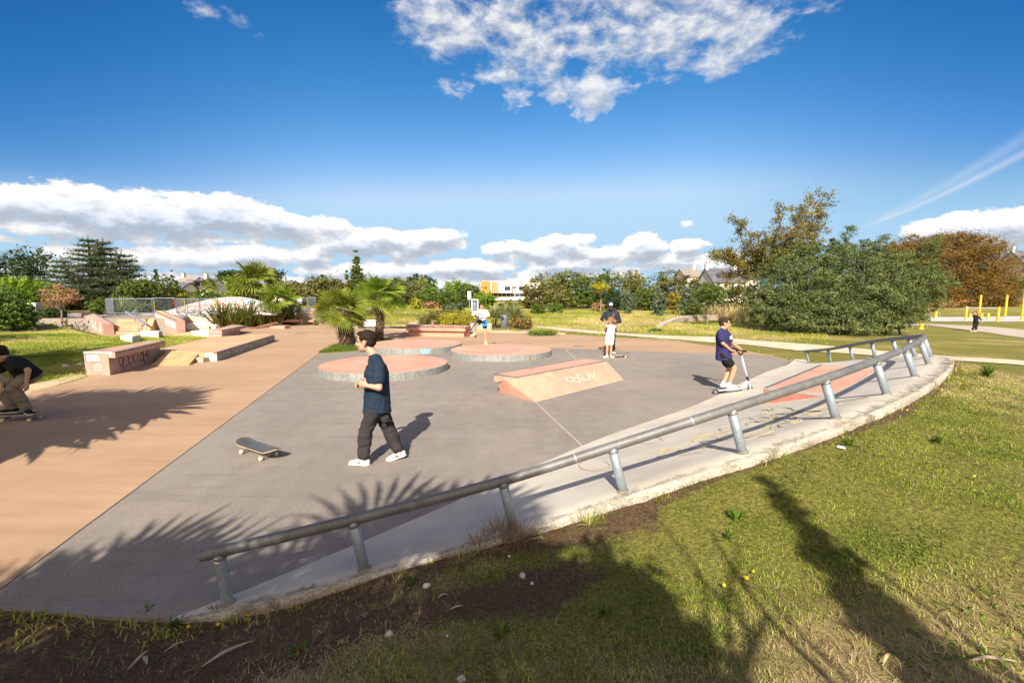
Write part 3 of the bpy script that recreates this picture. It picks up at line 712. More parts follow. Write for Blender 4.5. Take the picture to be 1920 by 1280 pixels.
# letters written as strokes
FONT = {'A': [[(0,0),(.45,1),(.9,0)],[(.2,.4),(.7,.4)]], 'B': [[(0,0),(0,1),(.6,.95),(.65,.6),(0,.52)],[(0,.52),(.8,.45),(.75,.05),(0,0)]],
 'E': [[(.8,1),(.1,.95),(0,.5),(.1,0),(.8,.05)],[(0,.5),(.6,.52)]], 'K': [[(0,0),(0,1)],[(.7,1),(.05,.5),(.8,0)]], 'L': [[(.1,1),(0,0),(.7,.1)]],
 'O': [[(.5,1),(.1,.8),(0,.35),(.35,0),(.75,.25),(.8,.7),(.5,1),(.25,.9)]], 'P': [[(.05,-.1),(.05,1),(.65,.95),(.75,.6),(.1,.45)]],
 'R': [[(0,0),(.1,1),(.7,.9),(.7,.6),(.1,.5),(.85,-.1)]], 'T': [[(0,.95),(.9,1)],[(.45,1),(.4,0)]], 'S': [[(.8,.9),(.2,1),(.05,.65),(.7,.4),(.6,0),(0,.1)]],
 'X': [[(0,0),(.8,1)],[(0,1),(.85,0)]], 'U': [[(0,1),(.05,.1),(.6,0),(.75,1)]], 'C': [[(.8,.9),(.2,1),(0,.5),(.2,0),(.8,.1)]], 'I': [[(.1,1),(.1,0)]], 'Z': [[(0,1),(.8,1),(0,0),(.85,.05)]],
 'N': [[(0,0),(0,1),(.7,0),(.75,1)]], 'D': [[(0,0),(0,1),(.7,.75),(.7,.25),(0,0)]], 'H': [[(0,0),(0,1)],[(.7,0),(.75,1)],[(0,.5),(.7,.5)]], '.': [[(0,0),(.1,.05)]], ' ': [], '6': [[(.7,.9),(.2,.8),(0,.3),(.3,0),(.7,.2),(.6,.5),(.05,.4)]]}
def smoothline(P, n=5):
    P = [Vector((p[0], p[1], 0)) for p in P]
    if len(P) < 3: return P
    return [catmull(P, t) for t in np.linspace(0, len(P)-1, (len(P)-1)*n+1)]
def write(text, org, u, v_, h, w, mat, parent, name="painted_tag", jit=.08, adv=1.15, nrm=None, seed=0, thin=False):
    rr = random.Random(seed); mb = MB(); org = Vector(org); u = Vector(u).normalized(); v_ = Vector(v_).normalized(); nrm = Vector(nrm) if nrm is not None else u.cross(v_)
    x = 0
    for chh in text:
        sc = h*rr.uniform(.85, 1.15); dy_ = rr.uniform(-.1, .1)*h
        for line in FONT.get(chh, []):
            pts = smoothline([(p[0]+rr.uniform(-jit, jit), p[1]+rr.uniform(-jit, jit)) for p in line])
            ribbon(mb, [org+u*(x+p.x*sc*.72)+v_*(p.y*sc+dy_) for p in pts], w*rr.uniform(.8, 1.2), nrm)
        x += h*.72*adv*(.5 if chh in '. I' else 1)
    return mb.build(name, mat, parent)
fn = (d-e).cross(f0-e).normalized()
if fn.z < 0: fn = -fn
up_ = (e-f0).normalized(); M_chalk = plain('white_spray', (.72, .66, .60), .85)
org = f0.lerp(f1, .47)+up_*.27
write("ERLAP", org, ax_, up_, .28, .014, M_chalk, wed, jit=.10, nrm=fn, seed=5, adv=.95)
write("K.", org-ax_*.2+up_*.05, ax_, up_, .16, .014, M_chalk, wed, jit=.16, nrm=fn, seed=8)
write("O C", a.lerp(c, .28)+(e-a)*.35, ax_, (a-e), .10, .012, M_black, wed, nrm=(0,0,1), seed=3)
mb = MB(); pp = e.lerp(f0, .18)
mb.build("yellow_graffiti", M_yellow, wed) if False else None
# ------------------------------------------------------------------ raised terrace and everything on the far side of the park
sheet("terrace_floor", PLAT, .8, rough_mat('terrace_asphalt', (.22, .185, .16), (.29, .25, .215), scale=.6, speck=.3, bump=.15), 1.0)
M_orange = rough_mat('orange_concrete', (.46, .285, .16), (.55, .36, .21), scale=.8, rough=.85, bump=.2, bscale=80, speck=.2, spscale=120, stain=(.50, .27, .17), stain_scale=.9)
M_step = rough_mat('step_side', (.40, .23, .15), (.52, .31, .20), scale=2, rough=.85, bump=.3, speck=.3)
M_brick = None
def brick_mat(name, c1, c2, mortar, scale=5.0, off=(0, 0, 0)):
    m, bb, p, o = newmat(name)
    v = bb.n('ShaderNodeTexCoord').outputs['Object']
    sx_ = bb.n('ShaderNodeSeparateXYZ'); bb.link(v, sx_.inputs[0])
    vv = bb.comb(bb.m('ADD', sx_.outputs[0], bb.m('MULTIPLY', sx_.outputs[1], .6)), sx_.outputs[2], 0.0)
    br_ = bb.n('ShaderNodeTexBrick'); bb.link(vv, br_.inputs['Vector']); br_.inputs['Scale'].default_value = scale
    br_.inputs['Color1'].default_value = (*c1, 1); br_.inputs['Color2'].default_value = (*c2, 1); br_.inputs['Mortar'].default_value = (*mortar, 1)
    br_.inputs['Mortar Size'].default_value = .03
    c = bb.mix(.35, br_.outputs[0], bb.mix(bb.noise(v, 6, 5), c1, c2), 'MIX')
    bb.link(c, p.inputs['Base Color']); p.inputs['Roughness'].default_value = .9; return m
M_brick = brick_mat('stone_brick', (.20, .15, .12), (.30, .24, .19), (.12, .10, .09), 5)
M_paleblock = brick_mat('pale_block', (.46, .38, .28), (.56, .48, .36), (.30, .25, .19), 3.2)
def wallquad(mb, a, c, z0, z1, th, inward):
    n = Vector(inward).normalized()*th
    a = Vector((a[0], a[1], z1)); c = Vector((c[0], c[1], z1)); mb.prism([a, c, c+n, a+n], z0)
# retaining walls in front of the terrace
e = empty("retaining_wall", (-18, 26, 0), label="low retaining wall of pale blocks under the graffiti dome", cat="wall")
mb = MB(); wallquad(mb, PLAT[3]-Vector((0,.015,0)), PLAT[4]-Vector((0,.015,0)), -.1, .79, .25, (0, 1, 0)); wallquad(mb, PLAT[4]+Vector((.015,0,0)), PLAT[5]+Vector((.015,0,0)), -.1, .79, .25, (-1, 0, 0)); mb.build("masonry", M_paleblock, e)
mb = MB(); wallquad(mb, PLAT[3]-Vector((0,.03,0)), PLAT[4]+Vector((.03,-.03,0)), .79, .845, .3, (0, 1, 0)); mb.build("cap", M_paleconc, e, bevel=.01)
e = empty("retaining_wall", (-15, 32.6, 0), label="dark brick retaining wall under the terrace where the white-shirted figure stands", cat="wall")
mb = MB(); wallquad(mb, PLAT[5]-Vector((0,.015,0)), PLAT[6]-Vector((0,.015,0)), -.1, .78, .25, (0, 1, 0)); mb.build("masonry", M_brick, e)
mb = MB(); wallquad(mb, PLAT[5]-Vector((0,.04,0)), PLAT[6]-Vector((0,.04,0)), .78, .85, .32, (0, 1, 0)); mb.build("cap", M_paleconc, e, bevel=.01)
# ledge with black lettering, nearest of the left side
M_pinkledge = rough_mat('dusty_pink_concrete', (.40, .235, .19), (.50, .31, .255), scale=1.6, rough=.8, bump=.25, bscale=90, speck=.3, spscale=160, stain=(.30, .20, .17), stain_scale=1.3)
M_dark_edge = rough_mat('waxed_dark_edge', (.09, .065, .055), (.22, .155, .13), scale=7, rough=.45, bump=.2, bscale=50, speck=.4, stain=(.34, .24, .20), stain_scale=5, stain_lo=.52, stain_hi=.62)
lg = empty("graffiti_ledge", (-11.6, 13.5, 0), label="tall dusty pink ledge with black letters and a drawn pair of angry eyes", cat="skate ledge")
zt = .645
A_ = G(156.4,659.5,zt); B2 = G(215.5,660.6,zt); C2 = G(309.5,639,zt); D2 = G(269,641,zt)
wdir = (B2-A_).normalized(); ldir = (C2-B2).normalized()
b1 = G(205,702,0); inset = (B2-A_).length-(b1-G(162,703,0)).length
inset = max(.2, min(inset, .45))
mb = MB(); mb.prism([A_, B2-wdir*.22, C2-wdir*.22, D2], -.02); mb.build("body", M_pinkledge, lg, bevel=.01)
mb = MB(); sl_ = .16
mb.prism([B2-wdir*.60+Vector((0,0,.003)), B2+Vector((0,0,.003))-ldir*.004, C2+Vector((0,0,.003))+ldir*.004, C2-wdir*.60+Vector((0,0,.003))], zt-sl_); mb.build("overhang", M_pinkledge, lg, bevel=.012)
edge_bar("coping", B2+Vector((0,0,.003)), C2+Vector((0,0,.003)), .10, .05, M_dark_edge, lg, -wdir)
edge_bar("end_coping", A_+ldir*.0, B2-wdir*.1, .04, .02, M_white, lg, ldir)
mb = MB(); q0 = B2+Vector((0,0,-.055)); q1 = C2+Vector((0,0,-.055))
fnrm = Vector((ldir.y, -ldir.x, 0)); 
if fnrm.x < 0: fnrm = -fnrm
side_o = B2-wdir*.22+fnrm*.0
org = b1+Vector((0,0,.12)); org = (B2-wdir*.22).lerp(C2-wdir*.22, .17); org.z = .14
write("OLERTOPP", org, ldir, (0,0,1), .31, .036, M_black, lg, jit=.12, nrm=fnrm, seed=12, adv=1.08)
write("XS", (B2-wdir*.22+ldir*.12).xy.to_3d()+Vector((0,0,.30)), ldir, (0,0,1), .15, .012, plain('faint_blue', (.30,.30,.42), .8), lg, nrm=fnrm, seed=2)
fw = Vector((-wdir.y, wdir.x, 0))
if fw.y > 0: fw = -fw
L_ = (B2-A_).length
def fp(u, v): # point on the near end face, metres
    return A_+wdir*u+Vector((0, 0, v-zt))
mb = MB(); mb.poly([fp(.06,.36)+fw*.003, fp(.50,.38)+fw*.003, fp(.50,.58)+fw*.003, fp(.06,.57)+fw*.003]); mb.build("white_patch", M_white, lg)
mb = MB()
for ln in ([(.06,.36),(.50,.38),(.50,.58),(.06,.57),(.06,.36)], [(.06,.57),(.10,.50),(.20,.47),(.21,.57)], [(.50,.58),(.46,.50),(.34,.48),(.33,.58)], [(.21,.50),(.23,.38),(.25,.46),(.27,.38),(.29,.46),(.31,.38),(.33,.50)],
           [(.09,.44),(.14,.41),(.20,.43)], [(.10,.45),(.19,.45)], [(.36,.45),(.47,.46)], [(.37,.43),(.43,.41),(.48,.44)], [(.13,.44),(.15,.44)], [(.41,.44),(.43,.44)]):
    ribbon(mb, [fp(*p)+fw*.006 for p in ln], .014, fw, 0)
mb.build("black_drawing", M_black, lg)
write("EB", fp(.30,.14), wdir, (0,0,1), .17, .022, plain('pale_pink_spray', (.62,.50,.46), .8), lg, jit=.06, nrm=fw, seed=4, adv=.9)
write("K", fp(L_-.16,zt-.13), wdir, (0,0,1), .09, .010, M_white, lg, jit=.1, nrm=fw, seed=6)
# low pad with steps
pad = empty("manual_pad", (-10.5, 17, 0), label="long low orange concrete pad with dark steel edge beside the wooden ramp", cat="skate platform")
zp = .29
P0 = G(289,657.5,zp); P1 = G(374,660.4,zp); P2 = G(406,661,zp); P3 = G(514.5,628,zp); P4 = G(478,626.5,zp); P5 = G(395,632,zp)
mb = MB(); mb.prism([P0, P1, P2, P3, P4, P5], -.02); mb.build("slab", M_orange, pad, bevel=.01)
M_whiteside = rough_mat('white_painted_concrete', (.55, .50, .44), (.74, .70, .64), scale=3, rough=.85, bump=.3, stain=(.40, .33, .25), stain_scale=3)
n_ = (P3-P2).normalized(); sd = Vector((n_.y, -n_.x, 0))
edge_bar("coping", P2+sd*.003, P3+sd*.003, .10, .05, M_coping, pad, -sd)
mb = MB(); mb.prism([P2+sd*.006-Vector((0,0,.055)), P3+sd*.006-Vector((0,0,.055)), P3-Vector((0,0,.055))-sd*.01, P2-Vector((0,0,.055))-sd*.01], 0); mb.build("side_plate", rough_mat('grey_side', (.20,.185,.16), (.38,.35,.30), scale=5, bump=.4, speck=.5, spscale=60), pad)
fr = Vector((0, -1, 0)); mb = MB(); mb.prism([P1+fr*.01+Vector((.1,0,-.02)), P2+fr*.01-Vector((0,0,.02)), P2+Vector((0,.02,-.02)), P1+Vector((.1,.02,-.02))], 0); mb.build("painted_front", M_whiteside, pad)
mb = MB(); s0_ = P0+Vector((.0,-.35,-.145)); s1_ = P1+Vector((.35,-.35,-.145)); mb.prism([s0_, s1_, s1_+Vector((0,.36,0)), s0_+Vector((0,.36,0))], -.02); mb.build("step", M_paleconc, pad, bevel=.01)
# wooden ramp
ramp = empty("wooden_ramp", (-10.8, 15, 0), label="sloping wooden plank ramp leaning on the low orange pad", cat="ramp")
r0 = G(283,685,.02); r1 = G(354,683.8,.02); r2 = G(377,656.5,.315); r3 = G(316,657,.315)
M_wood = rough_mat('weathered_pine', (.42, .28, .13), (.58, .42, .22), scale=3, rough=.75, bump=.3, bscale=40, speck=.2, stain=(.35,.24,.12), stain_scale=4, stretch=(1,.25,1))
mb = MB(); npk = 9; wn = (r1-r0).cross(r3-r0).normalized()*.03
if wn.z < 0: wn = -wn
for k in range(npk):
    u0, u1 = k/npk+.004, (k+1)/npk-.004; j = random.uniform(-.004, .004)*Vector((0,0,1))
    q = [r0.lerp(r1,u0), r0.lerp(r1,u1), r3.lerp(r2,u1), r3.lerp(r2,u0)]; mb.prism([p+j for p in q], 0, [p-wn+j for p in q])
mb.build("planking", M_wood, ramp)
mb = MB(); mb.tube([r1+Vector((-.03,.05,-.03)), r2+Vector((-.03,-.02,-.06))], .03, 4); mb.tube([r0+Vector((.03,.05,-.03)), r3+Vector((.03,-.02,-.06))], .03, 4); mb.build("joist", M_wood, ramp)
# stone blocks
def stone(name, pts, z, mat, label, cat="stone block", seed=1, bevel=.03):
    e_ = MB(); e_.prism([G(px, py, z) for px, py in pts], -.05); o = e_.build(name, mat, None, bevel=bevel)
    rr = random.Random(seed)
    for v_ in o.data.vertices: v_.co += Vector((rr.uniform(-.02,.02), rr.uniform(-.02,.02), rr.uniform(-.01,.01)))
    c0 = sum((G(px, py, 0) for px, py in pts), Vector())/len(pts)
    return tag(o, label, cat)
M_stone = rough_mat('pale_granite', (.40, .38, .35), (.62, .59, .54), scale=5, rough=.9, bump=.7, bscale=30, speck=.4, spscale=70, stain=(.22,.21,.19), stain_scale=4, stain_lo=.55, stain_hi=.65)
stone("stone_block", [(225,628.5),(247,631),(263,628),(240,625.5)], .32, M_stone, "smaller rough pale stone block lying on the grass by the stairs", seed=3)
stone("stone_block", [(261.5,621.5),(296,622.5),(304,619.5),(272,619)], .36, M_stone, "larger pale stone block at the foot of the handrail", seed=5)
# stair ledges, stairs, bank ramp
def sloped_ledge(name, near_pts, zn, far_pts, zf, mat, label, base=-.05):
    e_ = empty(name, G(*near_pts[0], 0), label=label, cat="skate ledge")
    a = G(*near_pts[0], zn); c = G(*near_pts[1], zn); d = Q(*far_pts[1], far_pts[2]); f = Q(*far_pts[0], far_pts[2])
    mb = MB(); mb.prism([a, c, d, f], base); mb.build("body", mat, e_, bevel=.012); return e_, a, c, d, f
l1, a, c, d, f = sloped_ledge("stair_ledge", [(191,607),(213,606)], .60, [(151.5,586.5),(176,586),27.2], 1.1, M_pinkledge, "sloping pink ledge with orange top and white painted side, next to the stairs")
a.z = .6; edge_bar("coping", c, d, .08, .05, M_coping, l1, (a-c)); 
mb = MB(); mb.prism([f+Vector((0,0,.004)), d+Vector((-.02,0,.004)), d.lerp(c,.45)+Vector((-.02,0,.004)), f.lerp(a,.3)+Vector((0,0,.004))], 0, [p-Vector((0,0,.01)) for p in (f, d, d.lerp(c,.45), f.lerp(a,.3))]); mb.build("orange_paint", plain('orange_spray', (.62,.33,.06), .8), l1)
mb = MB(); nrm_ = (f-a).cross(Vector((0,0,1))).normalized()
if nrm_.x > 0: nrm_ = -nrm_
if nrm_.y > 0 and abs(nrm_.y) > abs(nrm_.x): nrm_ = -nrm_
rr = random.Random(4)
for k in range(5):
    u0 = .12+k*.17; p = a.lerp(f, u0); P_ = [p+(f-a).normalized()*rr.uniform(-.12,.12)-Vector((0,0,z_)) for z_ in (.06,.16,.28,.4,.5)]
    ribbon(mb, P_, .16, nrm_, .005)
mb.build("white_graffiti", M_white, l1)
mb = MB()
for k in range(4):
    p = a.lerp(f, .15+k*.2); ribbon(mb, [p-Vector((0,0,.47)), p+(f-a).normalized()*.2-Vector((0,0,.52))], .12, nrm_, .007)
mb.build("teal_graffiti", plain('teal_spray', (.16,.50,.44), .8), l1)
stairs = empty("concrete_stairs", (-21.5, 25, 0), label="short flight of orange concrete stairs between the ledge and the slope", cat="stairs")
x0l, x0r, x1l, x1r = G(205,627,0).x, G(262,626,0).x, -23.2, G(241,600,.8).x
yb, yt = G(262,626,0).y, 26.0
for k in range(5):
    u = k/5; y0_ = yb+(yt-yb)*u; xr = x0r+(x1r-x0r)*u; z_ = .8*(k+1)/5-.002
    mb = MB(); mb.prism([Vector((x0l-.3,y0_,z_)), Vector((xr,y0_,z_)), Vector((xr,yt+.2,z_)), Vector((x0l-.3,yt+.2,z_))], z_-.165); mb.build("step", M_step if k % 2 else M_orange, stairs)
for k in range(5):
    u = k/5; y0_ = yb+(yt-yb)*u; xr = x0r+(x1r-x0r)*u; z_ = .8*(k+1)/5
    mb = MB(); mb.prism([Vector((x0l-.3,y0_-.012,z_)), Vector((xr,y0_-.012,z_)), Vector((xr,y0_+.05,z_+.001)), Vector((x0l-.3,y0_+.05,z_+.001))], z_-.03); mb.build("nosing", M_coping if k == 0 else M_step, stairs)
bk = empty("bank_slope", (-19.8, 25, 0), label="wide orange concrete slope beside the stairs and handrail", cat="ramp")
xa, xb = x0r, G(343,619,0).x
mb = MB(); mb.prism([Vector((x1r-.02,yt+.1,.803)), Vector((xb-.4,yt+.1,.803)), Vector((xb,yb-.1,.006)), Vector((xa,yb-.1,.006))], -.1); mb.build("slope", M_orange, bk)
l2, a, c, d, f = sloped_ledge("stair_ledge", [(329,600),(346.5,599.4)], .80, [(290.5,583),(303.5,582),27.6], 1.2, M_pinkledge, "sloping pink ledge with yellow top and white side beyond the handrail")
edge_bar("coping", a, f, .06, .05, M_coping, l2, (c-a)); edge_bar("coping", c, d, .06, .05, M_coping, l2, (a-c))
mb = MB(); q = [a.lerp(c,.18).lerp(f.lerp(d,.18),.12), a.lerp(c,.85).lerp(f.lerp(d,.85),.12), d.lerp(f,.15), f.lerp(d,.15)]; mb.prism([p+Vector((0,0,.004)) for p in q], 0, [p-Vector((0,0,.01)) for p in q]); mb.build("yellow_paint", plain('faded_yellow_spray', (.50,.36,.13), .8), l2)
mb = MB(); nrm_ = Vector(((f-a).y, -(f-a).x, 0)).normalized()
if nrm_.y > 0: nrm_ = -nrm_
q = [a.lerp(f,.03)-Vector((0,0,.17)), f-Vector((0,0,.17)), f-Vector((0,0,.45)), a.lerp(f,.03)-Vector((0,0,.50))]; mb.prism([p+nrm_*.006 for p in q], 0, [p-nrm_*.01 for p in q]); mb.build("white_paint", M_whiteside, l2)
hr = empty("stair_handrail", (-20.5, 25, 0), label="straight galvanised handrail sloping down beside the concrete stairs", cat="handrail")
h0 = Q(235.6,583.8,26.6); h1 = Q(276,607.5,24.4)
mb = MB(); mb.tube([h0, h1], .055, 4); mb.build("rail", M_galv, hr)
for k in range(6):
    p = h0.lerp(h1, k/5.4+.02); zg = max(0, .8*(26.1-p.y)/-1+.8) if False else max(.0, min(.8, (p.y-yb)/(yt-yb)*.8))
    mb = MB(); mb.tube([Vector((p.x, p.y, zg)), p], .018, 8); mb.build("baluster", M_galv, hr)
# middle low obstacles
M_whitec = rough_mat('white_obstacle', (.66,.62,.57), (.80,.77,.72), scale=2, rough=.8, stain=(.50,.44,.38), stain_scale=2)
o1 = empty("curved_ledge", G(372,618), label="low white painted ledge with a humped curved top", cat="skate ledge")
mb = MB(); zc = .0
A0 = G(338,617.5,0); A1 = G(404,616,0)
n = 14; back = Vector((.1,.9,0)); V0 = []
for k in range(n+1):
    u = k/n; p = A0.lerp(A1, u); z_ = .30+.17*math.sin(math.pi*min(1, u*1.05))**1.2-.12*u; V0.append((p, z_))
for (p, z_), (q, w_) in zip(V0, V0[1:]):
    mb.prism([Vector((p.x,p.y,z_)), Vector((q.x,q.y,w_)), Vector((q.x,q.y,w_))+back, Vector((p.x,p.y,z_))+back], -.02)
bmesh.ops.remove_doubles(mb.bm, verts=mb.bm.verts, dist=.0005); mb.build("body", M_whitec, o1)
mb = MB(); p = A1.copy(); mb.zbox(p+Vector((-.9,-.14,.10)), (1.3,.25,.2), (A1-A0).to_2d().angle_signed(Vector((1,0))) if False else 0); mb.build("yellow_block", rough_mat('yellowish_block', (.55,.45,.26), (.62,.52,.34), scale=3), o1)
o2 = empty("pink_ledge", G(420,630), label="short pink ledge with worn dark edge, white and orange kerb running up to it", cat="skate ledge")
zt = .42; q = [G(390.5,619,zt), G(416,619.5,zt), G(460.5,610,zt), G(437,608.5,zt)]
mb = MB(); sh = Vector((0,0,.16)); mb.prism(q, zt-.16); mb.build("slab", M_pinkledge, o2, bevel=.01)
mb = MB(); mb.prism([q[0]-sh+Vector((.0,.02,0)), q[1]-sh+Vector((-.05,.05,0)), q[1].lerp(q[2],.85)-sh+Vector((-.2,.1,0)), q[0].lerp(q[3],.85)-sh], -.02); mb.build("base", M_pinkledge, o2)
edge_bar("coping", q[1], q[2], .1, .05, M_coping, o2, q[0]-q[1]); 
w0 = G(359,631,0); w1 = G(391,631.5,0); mb = MB(); mb.prism([w0+Vector((0,0,.30)), w1+Vector((0,0,.36)), w1+Vector((.3,1.0,.36)), w0+Vector((.3,1.0,.30))], -.02); mb.build("white_kerb", M_whitec, o2)
w2 = G(325,629,0); mb = MB(); mb.prism([w2+Vector((0,0,.05)), w0+Vector((-.005,0,.27)), w0+Vector((.295,.9,.27)), w2+Vector((.3,.9,.05))], -.02); mb.build("orange_kerb", M_orange, o2)
# long ledge: up, flat, down
o3 = empty("humped_ledge", G(530,610), label="long pink ledge rising and falling in front of the spiky plants", cat="skate ledge")
path_ = [(G(462,617.3),.03),(G(511,613),.30),(G(536,610.5),.42),(G(565,608.5),.36),(G(604,608),.03)]
mb = MB(); th_ = .17; bk_ = Vector((-.15,1.1,0))
for (p, z0_), (q_, z1_) in zip(path_, path_[1:]):
    tq = [p+Vector((0,0,z0_)), q_+Vector((0,0,z1_)), q_+bk_+Vector((0,0,z1_)), p+bk_+Vector((0,0,z0_))]
    mb.prism(tq, 0, [Vector((v_.x, v_.y, max(-.02, v_.z-th_))) for v_ in tq])
bmesh.ops.remove_doubles(mb.bm, verts=mb.bm.verts, dist=.0005); mb.build("slab", M_pink, o3)
mb = MB(); p = path_[1][0].lerp(path_[2][0], .1); mb.prism([G(503,612,.12)+Vector((0,.15,0)), G(531,611,.2)+Vector((0,.15,0)), G(531,611,.2)+Vector((0,.9,0)), G(503,612,.12)+Vector((0,.9,0))], -.02); mb.build("base", M_pink, o3)
# pink slanted block by the brick wall
o4 = empty("slanted_block", G(586,606), label="steep pink slanted block against the dark brick terrace wall", cat="skate obstacle")
zt = .95; a = G(577,603,.25); c = G(588,604,.25); d = Q(597.5,578.5,35.2); f = Q(583.5,578.5,35.2)
mb = MB(); mb.prism([a, c, d, f], -.05, [G(579,605.5,-.05), G(586,606.5,-.05), Vector((d.x,d.y,.3)), Vector((f.x,f.y,.3))]); mb.build("body", M_pink, o4, bevel=.02)
mb = MB(); mb.prism([Q(600,583.5,34.6), Q(614,588,34.4), G(614,602,.02), G(590,603,.02)], -.1); mb.build("side_ramp", M_pinkledge, o4)
tag(sheet("orange_slope_ground", [G(600,603.5), G(640,604.5), G(645,598), G(612,597)], .03, M_orange, .1), kind='structure')
o5 = empty("low_rail", G(590,608), label="tiny low steel rail in front of the slanted pink block", cat="rail")
mb = MB(); q0 = G(587,610)+Vector((0,0,.40)); q1 = Vector((q0.x+.75, q0.y+2.4, .40)); mb.tube([q0, q1], .03, 8); mb.build("rail", M_galv, o5, smooth=True)
for u in (.02, .5, .98):
    p = q0.lerp(q1, u); mb = MB(); mb.tube([Vector((p.x,p.y,0)), p], .022, 8); mb.build("leg", M_galv, o5)
# flat rail and long ledge in the middle distance
o6 = empty("flat_rail", G(770,630), label="long low flat steel rail on short legs behind the palms", cat="rail")
r_a = G(862+12,629.5)+Vector((0,0,.38)); r_b = G(678,617)+Vector((0,0,.38)); rp = [Q(672,616.5,24.5), Q(760,616.5,23.8), Q(838,618,22.6), Q(873,617.5,22.4)]
rp = [Vector((p.x, p.y, .36)) for p in (G(672,625.5,0), G(760,626,0), G(800,627.5,0), G(873,630,0))]
mb = MB(); mb.tube(rp, .055, 8); mb.build("rail", M_rail, o6, smooth=True)
for px, py in ((751,628),(798,629.5),(874,630)):
    pass
for px in (700, 751, 798, 873):
    u = (px-672)/201*(len(rp)-1); p = catmull(rp, min(u, len(rp)-1.001)); mb = MB(); mb.tube([Vector((p.x,p.y,0)), p], .03, 8); mb.build("leg", M_galv, o6, smooth=True)
o7 = empty("long_ledge", G(820,624), label="long pink concrete ledge with dark top edge near the information board", cat="skate ledge")
zt = .52; q = [G(761,611.5,zt), G(872,613.5,zt), G(883,610,zt), G(762,607.5,zt)]
mb = MB(); mb.prism(q, zt-.22); mb.build("slab", M_pink, o7, bevel=.012)
mb = MB(); mb.prism([q[0]+Vector((.1,.16,-.22)), q[1]+Vector((-.08,.16,-.22)), q[2]+Vector((-.08,0,-.22)), q[3]+Vector((.1,0,-.22))], -.02); mb.build("base", M_pink, o7)
edge_bar("coping", q[0], q[1], .35, .06, M_dark_edge, o7, q[3]-q[0])
o8 = empty("white_block", G(685,616), label="low white block seen between the two palm trunks", cat="block")
mb = MB(); mb.prism([G(662,603,.4), G(704,604,.4), G(706,600.5,.4), G(666,600,.4)], -.02); mb.build("body", M_whitec, o8, bevel=.02)
mb = MB(); mb.prism([G(662,603,.4)+Vector((0,-.02,.03)), G(704,604,.4)+Vector((0,-.02,.03)), G(706,600.5,.4)+Vector((0,0,.03)), G(666,600,.4)+Vector((0,0,.03))], .405); mb.build("cap", M_whitec, o8)
o9 = empty("painted_wall", G(838,606), label="low wall painted with small red, black and mint lettering", cat="wall")
w0 = Q(809,609,30.5); w1 = Q(867.5,607,31.5); w0.z = w1.z = .0
mb = MB(); wallquad(mb, w0, w1, -.1, .40, .3, (0,1,0)); mb.build("body", M_whiteside, o9, bevel=.01)
wd = (w1-w0).normalized(); nn_ = Vector((wd.y, -wd.x, 0))
mb = MB(); mb.poly([w0+nn_*.004+Vector((0,0,.04)), w0.lerp(w1,.5)+nn_*.004+Vector((0,0,.04)), w0.lerp(w1,.5)+nn_*.004+Vector((0,0,.38)), w0+nn_*.004+Vector((0,0,.38))]); mb.build("pink_paint", plain('pink_spray', (.60,.30,.27), .8), o9)
write("SRTOPESR", w0+wd*.08+Vector((0,0,.09)), wd, (0,0,1), .22, .035, plain('crimson_spray', (.35,.03,.03), .8), o9, jit=.1, nrm=nn_, seed=3, adv=.8)
write("EBKAOPE", w0.lerp(w1,.55)+Vector((0,0,.1)), wd, (0,0,1), .22, .035, plain('green_spray', (.06,.22,.15), .8), o9, jit=.1, nrm=nn_, seed=9, adv=.85)
o10 = empty("concrete_block", G(900,612), label="pale concrete block bench below the information board", cat="bench")
mb = MB(); p0 = Q(881,614,28.3); p1 = Q(922,614,28.3); wallquad(mb, Vector((p0.x,p0.y,0)), Vector((p1.x,p1.y,0)), -.1, .38, .5, (0,1,0)); mb.build("body", M_paleconc, o10, bevel=.02)
# information board
ib = empty("information_board", Q(890,612,30), label="tall framed information board with dark blue panel and white text lines", cat="sign")
c0 = Q(883.5,560.5,30); c1 = Q(896.5,560.5,30); zt_ = c0.z; zb_ = Q(890,593,30).z; X0, X1 = c0.x-.0, c1.x+.02
mb = MB(); mb.box(((X0+X1)/2, 30, (zt_+zb_)/2), (X1-X0, .08, zt_-zb_)); mb.build("frame", plain('board_frame', (.42,.38,.33), .6), ib, bevel=.01)
for xx in (X0+.03, X1-.03):
    mb = MB(); mb.box((xx, 30.0, zb_/2), (.07, .07, zb_)); mb.build("post", plain('board_post', (.40,.37,.33), .6), ib)
mb = MB(); mb.box(((X0+X1)/2, 29.952, (zt_+zb_)/2), (X1-X0-.09, .012, zt_-zb_-.09)); mb.build("white_sheet", M_white, ib)
mb = MB(); mb.box(((X0+X1)/2, 29.942, (zt_+zb_)/2+.12), (X1-X0-.15, .01, (zt_-zb_)*.62)); mb.build("blue_panel", plain('board_blue', (.03,.09,.19), .4), ib)
mb = MB(); xc = (X0+X1)/2
for k in range(9):
    z_ = zt_-.28-k*.062; w_ = (X1-X0-.26)*(1 if k % 4 else .6); mb.box((xc-(0 if k % 4 else .03), 29.934, z_), (w_, .006, .009 if k else .03))
mb.build("text_lines", M_white, ib)
mb = MB(); mb.box((xc, 29.944, zt_-.09), (X1-X0-.16, .006, .05)); mb.build("title_bar", plain('board_navy', (.03,.08,.20), .5), ib)
